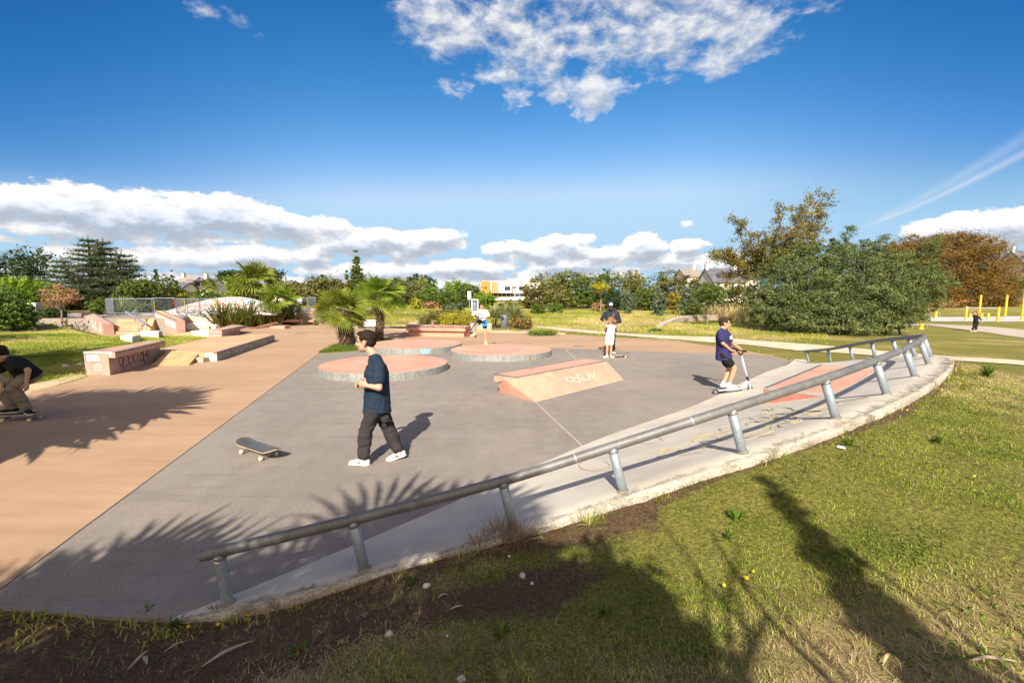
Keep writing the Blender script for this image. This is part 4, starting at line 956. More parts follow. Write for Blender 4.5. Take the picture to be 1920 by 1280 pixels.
# litter bin
bn_ = empty("litter_bin", Q(946,614,25), label="grey domed litter bin with a dark round opening beside the spiky yuccas", cat="litter bin")
cb = G(946,615.5); rb = .27
mb = MB(); mb.lathe([(rb*.94,0),(rb,.02),(rb,.62),(rb*.98,.70),(rb*.86,.80),(rb*.62,.87),(rb*.3,.905),(0,.91)], cb, 32); o = mb.build("body", rough_mat('bin_grey', (.10,.105,.115), (.14,.145,.155), scale=3, rough=.45, bump=.05, speck=.1), bn_, smooth=True); auto_smooth(o, 50)
mb = MB(); oc = cb+Vector((-.13,-.235,.66)); dn = Vector((-.45,-.85,.25)).normalized(); u_ = dn.orthogonal().normalized(); w_ = dn.cross(u_)
mb.prism([oc+(u_*math.cos(t)+w_*math.sin(t))*.115+dn*.02 for t in np.linspace(0,2*math.pi,17)[:-1]], 0, [oc+(u_*math.cos(t)+w_*math.sin(t))*.115-dn*.1 for t in np.linspace(0,2*math.pi,17)[:-1]]); mb.build("opening", M_black, bn_)
mb = MB(); mb.lathe([(.13,0),(.15,.02),(.13,.03)], oc-Vector((0,0,.0)), 12); mb.bm.clear(); mb.lathe([(rb+.004,.60),(rb+.008,.61),(rb+.004,.62)], cb, 32); mb.build("band", plain('bin_band', (.08,.08,.09), .4), bn_)
# graffiti dome
dm = empty("graffiti_dome", (-18.6, 31, .8), label="long humped concrete wall covered with pink and white bubble graffiti", cat="skate obstacle")
M_dome = rough_mat('sprayed_concrete', (.36,.33,.31), (.50,.47,.43), scale=1.5, rough=.85, stain=(.30,.33,.36), stain_scale=1.5)
prof = [(270,590),(300,586.5),(330,577.5),(360,568.5),(390,561.5),(420,557.2),(445,556.5),(465,558.5),(485,563),(510,573),(530,584)]
YD = 31.0; top_ = [Q(px, py, YD) for px, py in prof]
pts = [catmull(top_, t) for t in np.linspace(0, len(top_)-1, 50)]
mb = MB()
for p, q_ in zip(pts, pts[1:]):
    bf = [Vector((p.x, YD-.9, .79)), Vector((q_.x, YD-.9, .79))]
    zz = [max(p.z, .85), max(q_.z, .85)]
    v4 = [mb.bm.verts.new(v_) for v_ in (bf[0], bf[1], Vector((q_.x, YD, zz[1])), Vector((p.x, YD, zz[0])))]; mb.bm.faces.new(v4)
    v4 = [mb.bm.verts.new(v_) for v_ in (Vector((p.x, YD, zz[0])), Vector((q_.x, YD, zz[1])), Vector((q_.x, YD+.9, .79)), Vector((p.x, YD+.9, .79)))]; mb.bm.faces.new(v4)
bmesh.ops.remove_doubles(mb.bm, verts=mb.bm.verts, dist=.001); mb.build("body", M_dome, dm)
def domept(px, frac):
    i = min(range(len(pts)-1), key=lambda k: abs((pts[k].x)-Q(px, 570, YD).x)); p = pts[i]; zt2 = max(p.z, .86)
    return Vector((Q(px, 570, YD).x, YD-.9*(1-frac)-.012, .79+(zt2-.79)*frac+.006))
def blob(mb, px, fr, w_, h_, n=18, j=.08, seed=0, lift=0):
    r_ = random.Random(seed*7+int(px)); P_ = []
    for k in range(n):
        t = 2*math.pi*k/n; q_ = domept(px+w_*math.cos(t)*(1+r_.uniform(-j,j)), min(.98, max(.03, fr+h_*math.sin(t)*(1+r_.uniform(-j,j))))); P_.append(q_-Vector((0,lift,-lift*.3)))
    mb.poly(P_); return P_
rr = random.Random(9); white = MB(); pinkm = MB(); blackm = MB(); bluem = MB()
outl = []
for k in range(22):
    outl.append(blob(white, 345+k*8+rr.uniform(-3,3), .17+rr.uniform(-.07,.08), 7, .13, seed=k))
for (px, fr, w_, h_) in ((350,.6,9,.25),(366,.45,11,.3),(384,.42,10,.28),(402,.75,12,.18),(416,.76,12,.2),(430,.76,11,.2),(444,.75,12,.2),(458,.72,12,.2),(395,.5,9,.18),(425,.5,14,.1),(445,.5,12,.1),(338,.5,7,.25),(372,.25,7,.12)):
    outl.append(blob(pinkm, px, fr, w_, h_, seed=3, lift=.004))
for (px, fr, w_, h_) in ((440,.55,7,.07),(470,.8,12,.15),(452,.35,8,.06),(412,.22,6,.06)):
    outl.append(blob(bluem, px, fr, w_, h_, seed=5, lift=.007))
for P_ in outl: ribbon(blackm, [p-Vector((0,.009,-.003)) for p in P_+[P_[0]]], .035, (0,-.7,.7), 0)
white.build("white_graffiti", M_white, dm); pinkm.build("pink_graffiti", plain('baby_pink_spray', (.62,.38,.38), .8), dm); bluem.build("blue_graffiti", plain('sky_spray', (.28,.50,.62), .8), dm); blackm.build("graffiti_outline", plain('grey_outline', (.10,.10,.12), .8), dm)
# crowd barriers
def barrier_proto():
    e_ = empty("crowd_barrier"); L = 2.2; hh = 1.1
    mb = MB(); mb.tube([(-L/2,0,.18),(-L/2,0,hh-.08),(-L/2+.08,0,hh),(L/2-.08,0,hh),(L/2,0,hh-.08),(L/2,0,.18),(-L/2,0,.18)], .022, 8); mb.build("frame", M_galv, e_, smooth=True)
    for k in range(18):
        x = -L/2+L*(k+1)/19; mb = MB(); mb.tube([(x,0,.18),(x,0,hh)], .009, 5, caps=False); mb.build("bar", M_galv, e_)
    for s in (-1, 1):
        mb = MB(); mb.tube([(s*L*.42,-.28,.01),(s*L*.42,-.05,.16),(s*L*.42,.05,.16),(s*L*.42,.28,.01)], .02, 6); mb.build("foot", M_galv, e_)
    return e_
bp = barrier_proto()
def put_barrier(first, p, rz, col, label, sleeve=None):
    o = bp if first else copy_tree(bp)
    o.location = p; o.rotation_euler = (0, 0, rz); tag(o, label, "barrier", "crowd barriers along the terrace")
    if sleeve:
        s_ = MB(); s_.tube([(1.1,0,.45),(1.1,0,.98)], .032, 8); q_ = s_.build("coloured_sleeve", plain('sleeve_'+sleeve[0], sleeve[1], .6)); q_.parent = o
    return o
YEL = ('yellow', (.65,.45,.03)); RED = ('red', (.55,.05,.03))
bl_ = [((200,29.3),(214,29.0),None,"barrier standing end-on at the start of the row, by the leafy shrub"),((214,29.0),(257,29.2),None,"barrier directly above the orange stair top, plain steel"),((257,29.2),(291,29.4),YEL,"barrier with a yellow sleeve, reaching the top of the yellow ledge"),
       ((287,32.2),(330,32.4),RED,"barrier set back behind the others, ending in a red sleeve"),((333,29.4),(347,29.2),YEL,"barrier turned edge-on in front of the dome, with yellow sleeve"),((352,29.2),(375,28.9),RED,"barrier with a red sleeve in front of the pink bubbles"),((377,28.9),(408,28.8),YEL,"barrier with a yellow sleeve in front of the white bubbles"),
       ((545,37.5),(553,35.2),RED,"barrier with a red sleeve at the edge of the spiky plants"),((553,35.4),(577,35.6),YEL,"barrier with a yellow sleeve behind the white-shirted figure"),((577,36.6),(593,36.2),None,"barrier above the slanted pink block")]
for k, ((pa, ya), (pb, yb_), sl__, lab) in enumerate(bl_):
    a = Q(pa, 590, ya); c = Q(pb, 590, yb_); m_ = (a+c)/2; ang = math.atan2(c.y-a.y, c.x-a.x)
    o = put_barrier(k == 0, Vector((m_.x, m_.y, .8)), ang, None, lab, sl__)
    o.scale = (max(.35, min(1.1, (c-a).length/2.2)), 1, 1)
# handrail tube in front of the barriers
# sign panel with yellow graffiti at far left
gp = empty("sprayed_block", Q(52,595,27), label="grey upright panel with yellow and ochre bubble letters behind bushes", cat="panel")
p0 = Q(31,598,27); p1 = Q(70,598,27); zt_ = Q(50,567.5,27).z; zb_ = .5
mb = MB(); mb.box(((p0.x+p1.x)/2, 27.2, (zt_+zb_)/2), (p1.x-p0.x, .4, zt_-zb_)); mb.build("body", rough_mat('panel_grey', (.36,.37,.38), (.46,.47,.47), scale=2), gp, bevel=.01)
mb = MB()
for k in range(5):
    cx_ = p0.x+.12+k*.2; mb.poly([Vector((cx_+.17*math.cos(t), 26.994, zb_+.45+.22*math.sin(t))) for t in np.linspace(0,6.28,13)[:-1]])
mb.poly([Vector((x, 26.99, z)) for x, z in ((p0.x+.05,zt_-.03),(p1.x-.35,zt_-.03),(p1.x-.2,zt_-.2),(p0.x+.6,zt_-.33),(p0.x+.05,zt_-.3))])
mb.build("yellow_graffiti", M_yellow, gp)
write("OBO", Vector((p0.x+.1,26.98,zb_+.25)), (1,0,0), (0,0,1), .42, .05, M_black, gp, jit=.05, nrm=(0,-1,0), seed=3, adv=.95)
write("OBO", Vector((p0.x+.14,26.985,zb_+.25)), (1,0,0), (0,0,1), .42, .10, M_white, gp, jit=.05, nrm=(0,-1,0), seed=3, adv=.95)
# ------------------------------------------------------------------ vegetation
def leaf_mat(name, stops, trans=.42, rough=.6, spec=.25):
    m = bpy.data.materials.new(name); m.use_nodes = True; m.node_tree.nodes.clear(); bb = NB(m.node_tree)
    o = bb.n('ShaderNodeOutputMaterial')
    t = bb.n('ShaderNodeAttribute', attribute_name='tint').outputs['Fac']; v = bb.n('ShaderNodeTexCoord').outputs['Object']
    c = bb.ramp(bb.m('ADD', bb.m('MULTIPLY', t, .75), bb.m('MULTIPLY', bb.noise(v, 1.1, 3), .25)), stops)
    oi = bb.n('ShaderNodeObjectInfo').outputs['Random']
    hs_ = bb.n('ShaderNodeHueSaturation'); bb.link(c, hs_.inputs['Color']); bb.link(bb.m('ADD', .485, bb.m('MULTIPLY', oi, .03)), hs_.inputs['Hue']); bb.link(bb.m('ADD', .85, bb.m('MULTIPLY', oi, .3)), hs_.inputs['Value'])
    p = bb.n('ShaderNodeBsdfPrincipled'); bb.link(hs_.outputs[0], p.inputs['Base Color']); p.inputs['Roughness'].default_value = rough; p.inputs['Specular IOR Level'].default_value = spec
    tr = bb.n('ShaderNodeBsdfTranslucent'); bb.link(hs_.outputs[0], tr.inputs[0])
    mx = bb.n('ShaderNodeMixShader'); mx.inputs[0].default_value = trans; bb.link(p.outputs[0], mx.inputs[1]); bb.link(tr.outputs[0], mx.inputs[2]); bb.link(mx.outputs[0], o.inputs[0])
    return m
def bark_mat(name, c1, c2): return rough_mat(name, c1, c2, scale=3, rough=.95, bump=.8, bscale=25, speck=.4, spscale=60, stretch=(3, 3, .7))
M_bark = bark_mat('bark_brown', (.07,.05,.035), (.15,.11,.08)); M_barkg = bark_mat('bark_grey', (.16,.13,.10), (.28,.24,.19))
LG = {k: leaf_mat('leaf_'+k, st) for k, st in {
 'green': [(0,(0.034,0.060,0.012)),(.5,(0.104,0.160,0.026)),(1,(0.226,0.282,0.056))],
 'dark': [(0,(0.016,0.030,0.012)),(.5,(0.042,0.072,0.022)),(1,(0.104,0.142,0.042))],
 'bright': [(0,(0.075,0.133,0.012)),(.5,(0.189,0.302,0.022)),(1,(0.377,0.490,0.056))],
 'olive': [(0,(0.056,0.060,0.016)),(.5,(0.160,0.160,0.042)),(1,(0.302,0.273,0.085))],
 'yellow': [(0,(0.189,0.189,0.016)),(.5,(0.415,0.377,0.029)),(1,(0.620,0.620,0.075))],
 'blue': [(0,(0.056,0.091,0.053)),(.5,(0.142,0.198,0.117)),(1,(0.264,0.339,0.208))],
 'mimosa': [(0,(.012,.026,.010)),(.40,(.095,.145,.050)),(.75,(.24,.30,.10)),(1,(.42,.45,.15))],
 'cherry': [(0,(0.085,0.075,0.016)),(.45,(0.189,0.179,0.038)),(.8,(0.358,0.293,0.075)),(1,(0.490,0.246,0.094))],
 'orange': [(0,(.08,.045,.012)),(.5,(.24,.145,.030)),(1,(.36,.27,.07))],
 'rust': [(0,(0.189,0.104,0.056)),(.5,(0.452,0.264,0.133)),(1,(0.620,0.452,0.226))],
 'palm': [(0,(.045,.075,.008)),(.5,(.165,.235,.022)),(1,(.44,.45,.08))],
 'flax': [(0,(.035,.050,.012)),(.45,(.12,.14,.030)),(.75,(.28,.22,.055)),(1,(.48,.20,.05))],
 'flax2': [(0,(.04,.065,.012)),(.5,(.15,.19,.035)),(1,(.40,.38,.12))],
 'cedar': [(0,(0.030,0.049,0.022)),(.5,(0.085,0.117,0.056)),(1,(0.189,0.235,0.113))],
 'reed': [(0,(0.302,0.246,0.094)),(.5,(0.566,0.452,0.208)),(1,(0.620,0.620,0.339))],
 'yucca': [(0,(0.113,0.142,0.047)),(.5,(0.302,0.339,0.133)),(1,(0.603,0.585,0.282))]}.items()}
def quads(cent, nrm, size, asp, rs, tint, name, mat, parent, sag=None, diamond=True):
    "one small folded leaf (two triangles) per point"
    N = len(cent)
    nrm = nrm/(np.linalg.norm(nrm, axis=1, keepdims=True)+1e-9)
    r = rs.normal(size=(N, 3)); u = np.cross(nrm, r); u /= (np.linalg.norm(u, axis=1, keepdims=True)+1e-9)
    if sag is not None: u = u+sag; u /= np.linalg.norm(u, axis=1, keepdims=True)
    v = np.cross(nrm, u); v /= (np.linalg.norm(v, axis=1, keepdims=True)+1e-9)
    s = size[:, None]; a = asp
    P = np.stack([cent-u*s, cent+v*s*a, cent+u*s, cent-v*s*a], 1)
    P[:, 1] += nrm*s*.25; P[:, 3] += nrm*s*.25
    idx = np.arange(N)*4
    F_ = np.stack([np.stack([idx, idx+1, idx+2], 1), np.stack([idx, idx+2, idx+3], 1)], 1).reshape(-1, 3)
    me = npmesh(name, P.reshape(-1, 3), F_, 3)
    fattr(me, 'tint', np.repeat(np.clip(tint, 0, 1), 2), 'FACE')
    return link_mesh(name, me, parent, mat)
def cloudpts(lobes, n, rs, clump=.22, per=24, fill=.25, flat=1.0):
    "leaf positions gathered in clumps over the skin of several lobes"
    L = np.array([l[:6] for l in lobes], float); area = (L[:, 3]*L[:, 4]+L[:, 4]*L[:, 5]+L[:, 3]*L[:, 5]); pr = area/area.sum()
    nc = max(8, n//per); li = rs.choice(len(L), nc, p=pr)
    d = rs.normal(size=(nc, 3)); d /= np.linalg.norm(d, axis=1, keepdims=True)
    rad = np.where(rs.rand(nc) < fill, rs.uniform(.25, .85, nc), rs.uniform(.80, 1.10, nc))
    cc = L[li, :3]+d*L[li, 3:6]*rad[:, None]
    scl = L[li, 3:6].mean(1)*clump*rs.uniform(.5, 1.4, nc)
    k = rs.randint(0, nc, n)
    off = rs.normal(size=(n, 3))*np.array([1, 1, .62*flat]); off *= (rs.rand(n)**.5)[:, None]
    pos = cc[k]+off*scl[k][:, None]
    nr = (pos-L[li[k], :3])/L[li[k], 3:6]; nr /= (np.linalg.norm(nr, axis=1, keepdims=True)+1e-9)
    tint = rs.rand(nc)[k]*.62+rs.rand(n)*.38
    return pos, nr, tint
def crown(name, lobes, n, size, mat, parent, seed=0, asp=.5, clump=.22, per=24, fill=.25, rand=.9, flat=1.0, zmin=None):
    rs = np.random.RandomState(seed); pos, nr, ti = cloudpts(lobes, n, rs, clump, per, fill, flat)
    if zmin is not None:
        k = pos[:, 2] > zmin; pos, nr, ti = pos[k], nr[k], ti[k]
    N = len(pos); nn_ = nr+rs.normal(size=(N, 3))*rand+np.array([0, 0, .35])
    return quads(pos, nn_, size*rs.uniform(.6, 1.4, N), asp, rs, ti, name, mat, parent)
def limb(mb, p, d, L, r, depth, rs, up=.15, tips=None, n=7, spread=.7):
    pts = [Vector(p)]; dd = Vector(d).normalized(); rr_ = [r]
    k = 4
    for i in range(k):
        dd = (dd+Vector((rs.normal()*.16, rs.normal()*.16, rs.normal()*.10+up*.25))).normalized(); pts.append(pts[-1]+dd*L/k); rr_.append(r*(1-.55*(i+1)/k))
    mb.tube(pts, rr_, n, caps=True)
    if tips is not None: tips.append((pts[-1].copy(), dd.copy(), depth)); tips.append((pts[-2].copy(), dd.copy(), depth))
    if depth > 0:
        for j in range(3 if depth > 1 else 2):
            q = pts[rs.randint(2, k+1)]; ax = Vector((rs.normal(), rs.normal(), rs.normal()*.5+up)).normalized()
            limb(mb, q, (dd*(1-spread*.5)+ax*spread), L*rs.uniform(.55, .8), rr_[-1]*.95, depth-1, rs, up, tips, max(4, n-1), spread)
def make_tree(name, loc, h, w, mat, bark, n=6000, leaf=.12, lobes=None, seed=1, trunk_r=None, trunk_h=.3, d=None, label=None, cat="tree", group=None, **kw):
    rs = np.random.RandomState(seed); loc = Vector(loc); d = d or w
    e = empty(name, loc, label=label, cat=cat, group=group)
    tr_ = trunk_r or h*.022; mb = MB()
    top = loc+Vector((rs.normal()*w*.03, rs.normal()*w*.03, h*max(trunk_h, .25)))
    mb.tube([loc-Vector((0, 0, .2)), loc+Vector((rs.normal()*.05, 0, h*.12)), top, loc+Vector((rs.normal()*w*.05, 0, h*.72))], [tr_*1.35, tr_, tr_*.8, tr_*.2], 9)
    for k in range(5):
        a = rs.uniform(0, 6.28); limb(mb, top+Vector((0, 0, h*.1*rs.rand())), (math.cos(a), math.sin(a), .9), h*.33, tr_*.5, 1, rs, n=5)
    mb.build("trunk", bark, e, smooth=True)
    if lobes is None:
        c0 = h*(trunk_h+1)/2; hh = h*(1-trunk_h)/2
        lobes = [(0, 0, c0, w*.38, d*.38, hh*.85)]
        if trunk_h < .15: lobes += [(w*.25*math.cos(q), d*.25*math.sin(q), h*.20, w*.24, d*.24, h*.22) for q in (0.3, 1.9, 3.4, 5.0)]
        for k in range(10):
            a = rs.uniform(0, 6.28); zz = rs.uniform(-.7, .75); rr_ = math.sqrt(1-zz*zz)*rs.uniform(.6, .85)
            s = rs.uniform(.16, .30); lobes.append((math.cos(a)*rr_*w*.46, math.sin(a)*rr_*d*.46, c0+zz*hh*.8, w*s, d*s, min(w*s*.8, hh*.5)))
    lobes = [(l[0]+loc.x, l[1]+loc.y, l[2]+loc.z)+tuple(l[3:]) for l in lobes]
    crown("crown", lobes, n, leaf, mat, e, seed, **kw)
    return e
def base(px, Y): 
    d = raydir(px, 560); x = d.x/d.y*Y; return Vector((x, Y, H1(x, Y)))
def hgt(px, topy, Y): return Q(px, topy, Y).z-H1(Q(px, topy, Y).x, Y)
# name, px centre, top py, px width, Y, material, leaves, leaf size, label, trunk share
FAR = [
 ("pine_tree",20,462,135,46,'dark',9000,.13,"dark umbrella pine with a dense rounded crown, behind the grey graffiti panel",.3),
 ("leafy_tree",292,512,92,35,'green',9000,.12,"round dark glossy green tree right behind the crowd barriers",.12),
 ("bush",186,556,32,31,'green',2500,.09,"small light green bush at the start of the crowd barriers",.05),
 ("bush",345,545,36,36,'yellow',2500,.09,"low yellowing bush beside the round dark green tree",.05),
 ("leafy_tree",378,543,62,42,'green',3500,.13,"mid green tree in front of the slate-roofed houses",.1),
 ("leafy_tree",442,513,58,40,'bright',4500,.13,"fresh bright green tree behind the graffiti dome",.1),
 ("pine_tree",478,499,100,58,'dark',7000,.16,"flat-topped dark pine rising behind the tall fan palm",.45),
 ("olive_green_tree",590,514,92,58,'olive',6500,.17,"broad olive-green tree with small peak, behind the white-shirted figure",.08),
 ("olive_green_tree",560,530,70,54,'olive',4500,.16,"lower olive-green tree touching the spiky plant bed",.08),
 ("olive_green_tree",632,522,66,56,'olive',4500,.16,"olive-green tree between the peak-topped tree and the poplar",.08),
 ("olive_green_tree",690,514,80,64,'olive',5000,.17,"olive-green rounded tree at the foot of the poplar",.08),
 ("pine_tree",727,518,46,95,'dark',3000,.24,"distant dark pine just above the crown of the second palm",.4),
 ("leafy_tree",770,518,70,72,'olive',5500,.18,"grey-green willow-like tree next to the second palm's crown",.08),
 ("pine_tree",774,511,22,100,'dark',1500,.24,"tiny far dark pine on top of the skyline",.4),
 ("pine_tree",806,514,30,98,'dark',1800,.24,"far dark round pine behind the young street tree",.3),
 ("leafy_tree",796,514,44,90,'bright',3000,.22,"light green far tree between two dark pines",.1),
 ("leafy_tree",818,535,80,56,'green',6000,.15,"spreading mid green tree behind the young tree with bare stem",.12),
 ("leafy_tree",855,515,46,80,'bright',3000,.2,"pale green pointed far tree near the orange-clad building",.1),
 ("leafy_tree",880,532,60,66,'green',4500,.17,"low green tree directly before the orange-clad building",.08),
 ("leafy_tree",908,541,40,58,'bright',3200,.14,"bright green small tree just behind the information board",.08),
 ("bush",742,562,22,48,'yellow',1500,.1,"yellow-green bush beside the second palm trunk",.02),
 ("bush",779,558,24,50,'yellow',1800,.1,"yellow-green bush at the end of the worn sand path",.02),
 ("bush",812,564,40,52,'rust',2200,.12,"reddish brown bush near the small red spot at the meadow's edge",.02),
 ("bush",850,562,40,50,'blue',2600,.1,"grey-green bush behind the information board's lawn",.02),
 ("bush",952,561,36,42,'green',2400,.1,"dark green bush under the white building",.02),
 ("olive_green_tree",996,533,58,66,'olive',4500,.17,"first grey-green tree at the corner of the white building",.04),
 ("olive_green_tree",1042,505,84,76,'olive',7500,.2,"large domed olive tree of the far hedge, with smooth rounded top",.04),
 ("olive_green_tree",1048,530,60,66,'olive',4500,.17,"shadowy brownish tree in front of the domed olive tree",.04),
 ("leafy_tree",1085,512,56,72,'green',5500,.18,"dark leafy green tree beside the domed olive tree",.04),
 ("leafy_tree",1122,498,66,78,'green',6000,.19,"tallest green tree of the far hedge, above the man with the cap",.04),
 ("olive_green_tree",1180,502,76,76,'olive',6500,.19,"rounded yellowish olive tree above the small blue-green pine",.04),
 ("olive_green_tree",1235,508,70,76,'olive',6000,.19,"rounded olive tree in the middle of the far hedge",.04),
 ("olive_green_tree",1282,510,60,74,'olive',5500,.18,"last brownish olive tree of the far hedge before the roofs",.04),
 ("leafy_tree",1212,530,44,68,'green',3500,.16,"dark green filler tree between the two small blue pines",.04),
 ("leafy_tree",1150,538,50,66,'dark',3500,.16,"shaded dark tree behind the thin sapling",.04),
 ("blue_pine",1178,540,30,52,'blue',3200,.11,"small rounded blue-green pine on the meadow, nearer the capped man",.02),
 ("blue_pine",1236,538,30,48,'blue',3200,.1,"small rounded blue-green pine standing furthest forward on the meadow",.02),
 ("blue_pine",1296,522,46,52,'blue',4200,.12,"larger pale blue pine beside the yellow-green shrub",.02),
 ("bush",1264,536,22,56,'yellow',2200,.1,"bright yellow-green shrub between two blue pines",.02),
 ("leafy_tree",1345,528,60,58,'green',4500,.14,"green tree below the slate house with the skylight",.05),
 ("bush",1300,553,36,50,'green',2400,.1,"low green bush in front of the larger blue pine",.02),
 ("leafy_tree",1392,520,60,56,'olive',4000,.14,"olive tree hidden behind the leaning cherry tree",.05),
 ("leafy_tree",1905,515,70,80,'green',5000,.15,"green tree with dark trunk at the end of the exercise area",.25),
 ("bush",1850,562,110,79,'olive',3500,.16,"long low scrub behind the yellow exercise bars",.02),
 ("bush",1765,560,70,74,'rust',3000,.14,"rusty undergrowth at the foot of the orange tree",.02),
 ("bush",1010,568,36,48,'green',2000,.1,"low clipped bush at the meadow edge, nearest the white building",.02),
 ("bush",1040,568,36,50,'green',2000,.1,"low clipped bush under the domed olive tree",.02),
 ("bush",1120,563,26,58,'rust',1500,.1,"small rusty bush at the foot of the tallest hedge tree",.02),
 ("leafy_tree",118,545,60,38,'dark',4500,.12,"dark shrub-like tree behind the small rusty tree",.03),
 ("leafy_tree",45,515,80,32,'bright',8000,.11,"yellow-green leafy tree hanging over the grey graffiti panel",.12),
 ("bush",12,523,80,23,'green',9000,.08,"bright feathery green bush cut off by the edge of the lawn",.02),
]
for i, (nm, px, ty, wpx, Y, mt, n, ls, lab, th) in enumerate(FAR):
    bpt = base(px, Y); h = max(.8, hgt(px, ty, Y)); w = wpx/F*Y
    if 'pine_tree' == nm and th >= .4:
        w_ = w; lob = [(random.Random(i*9+k).uniform(-.38,.38)*w_, random.Random(i*7+k).uniform(-.3,.3)*w_, h*(.80+random.Random(i+k).uniform(-.12,.06)), w_*.2, w_*.2, h*.10) for k in range(9)]
    else: lob = None
    dense = .10 if mt == 'olive' else .13
    sc_ = math.sqrt(w*h)*.055
    make_tree(nm, bpt, h*.97, w, LG[mt], M_bark, n=int(n*.8), leaf=min(ls, .20)*.9, lobes=lob, seed=100+i, trunk_h=th, label=lab, cat="bush" if nm == "bush" else "tree", clump=.26, per=18, fill=.3, asp=.55)
# cones
def conifer(px, ty, wpx, Y, mt, lab, seed, nm="conifer", n=2500):
    bpt = base(px, Y); h = hgt(px, ty, Y); w = wpx/F*Y
    lob = [(0, 0, h*(.15+.8*k/7), w*.5*(1-k/7.6)+.05, w*.5*(1-k/7.6)+.05, h*.10) for k in range(8)]
    make_tree(nm, bpt, h, w, LG[mt], M_bark, n=n, leaf=.14, lobes=lob, seed=seed, trunk_h=.1, label=lab, clump=.35, flat=.6)
conifer(296,501,16,75,'dark',"small pointed dark conifer peeping over the round dark green tree",1)
conifer(327,503,20,75,'dark',"slender pointed conifer between the round tree and the slate roofs",2)
conifer(671,474,34,60,'green',"tall narrow poplar with a leaning tip above the tree line",3,"poplar_tree",9000)
conifer(652,508,12,60,'green',"short pointed shoot of foliage at the poplar's side",4,"poplar_tree",1500)
# great cedar with layered boughs
def cedar():
    Y = 41; bpt = base(176, Y); h = hgt(172, 440, Y); e = empty("cedar_tree", bpt, label="great cedar with layered flat boughs behind the pink stair ledges", cat="tree")
    rs = np.random.RandomState(5); mb = MB(); cent = []; nrm = []; ti = []
    for (ox, hh_) in ((0, h), (1.3, h*.97), (-2.6, h*.72), (2.9, h*.8)):
        b0 = bpt+Vector((ox*.25, 0, 0)); mb.tube([b0-Vector((0,0,.2)), b0.lerp(bpt+Vector((ox, 0, hh_)), .4), bpt+Vector((ox, 0, hh_))], [.30, .2, .03], 8)
        nl = int(13*hh_/h)
        for k in range(nl):
            z = hh_*(.10+.88*k/nl); R_ = (1.0-(k/nl)**1.3)*2.9*(hh_/h)+.35
            for a in np.linspace(0, 6.28, 10)[:-1]+rs.uniform(0, 1):
                L = R_*rs.uniform(.65, 1.15); dr_ = np.array([math.cos(a), math.sin(a), rs.uniform(-.02, .22)])
                p0 = np.array([bpt.x+ox, bpt.y, bpt.z+z]); q = p0+dr_*L; mb.tube([tuple(p0), tuple(q)], [.035, .01], 4)
                m = int(60*L); t = rs.rand(m)**.6; pos = p0+dr_*L*t[:, None]+rs.normal(size=(m, 3))*np.array([.22, .22, .055])*(0.4+t[:, None])
                cent.append(pos); nrm.append(np.tile([0, 0, 1.0], (m, 1))+rs.normal(size=(m, 3))*.45); ti.append(rs.rand(m)*.6+rs.rand()*.4)
    mb.build("trunk", M_bark, e, smooth=True)
    cent = np.vstack(cent); quads(cent, np.vstack(nrm), rs.uniform(.06, .13, len(cent)), .45, rs, np.concatenate(ti), "crown", LG['cedar'], e)
cedar()
# rusty little tree with stake frame
t_ = make_tree("young_tree", base(111, 26), hgt(111, 527, 26), 52/F*26, LG['rust'], M_barkg, n=3500, leaf=.05, seed=7, trunk_h=.42, trunk_r=.05, label="small rusty-brown tree held by a wooden stake frame", clump=.3, fill=.5)
st_ = empty("tree_stakes", base(108, 25.9), label="low wooden stake frame around the small rusty tree", cat="stakes")
for px in (99, 118):
    p = base(px, 25.9); mb = MB(); mb.tube([p, p+Vector((0,0,.72))], .045, 8); mb.build("stake", M_wood, st_)
p = base(99, 25.9); q = base(118, 25.9); mb = MB(); mb.tube([Vector((p.x-.05,p.y-.06,p.z+.68)), Vector((q.x+.05,q.y-.06,p.z+.68))], .035, 6); mb.build("crossbar", M_wood, st_)
# saplings
make_tree("young_tree", base(831, 44), hgt(831, 548, 44), 58/F*44, LG['green'], M_bark, n=4500, leaf=.09, seed=17, trunk_h=.42, trunk_r=.09, label="young tree with bare dark stem on the meadow beyond the long ledge", clump=.3)
make_tree("young_tree", base(1127, 50), hgt(1127, 523, 50), 40/F*50, LG['yellow'], M_barkg, n=1500, leaf=.09, seed=18, trunk_h=.5, trunk_r=.07, label="thin sapling with sparse yellowish crown behind the capped man", clump=.25, fill=.6)
make_tree("young_tree", base(1329, 33), hgt(1329, 530, 33), 58/F*33, LG['green'], M_barkg, n=4200, leaf=.06, seed=19, trunk_h=.52, trunk_r=.035, label="sapling with thin pale stem on the lawn by the curved stone wall", clump=.3)
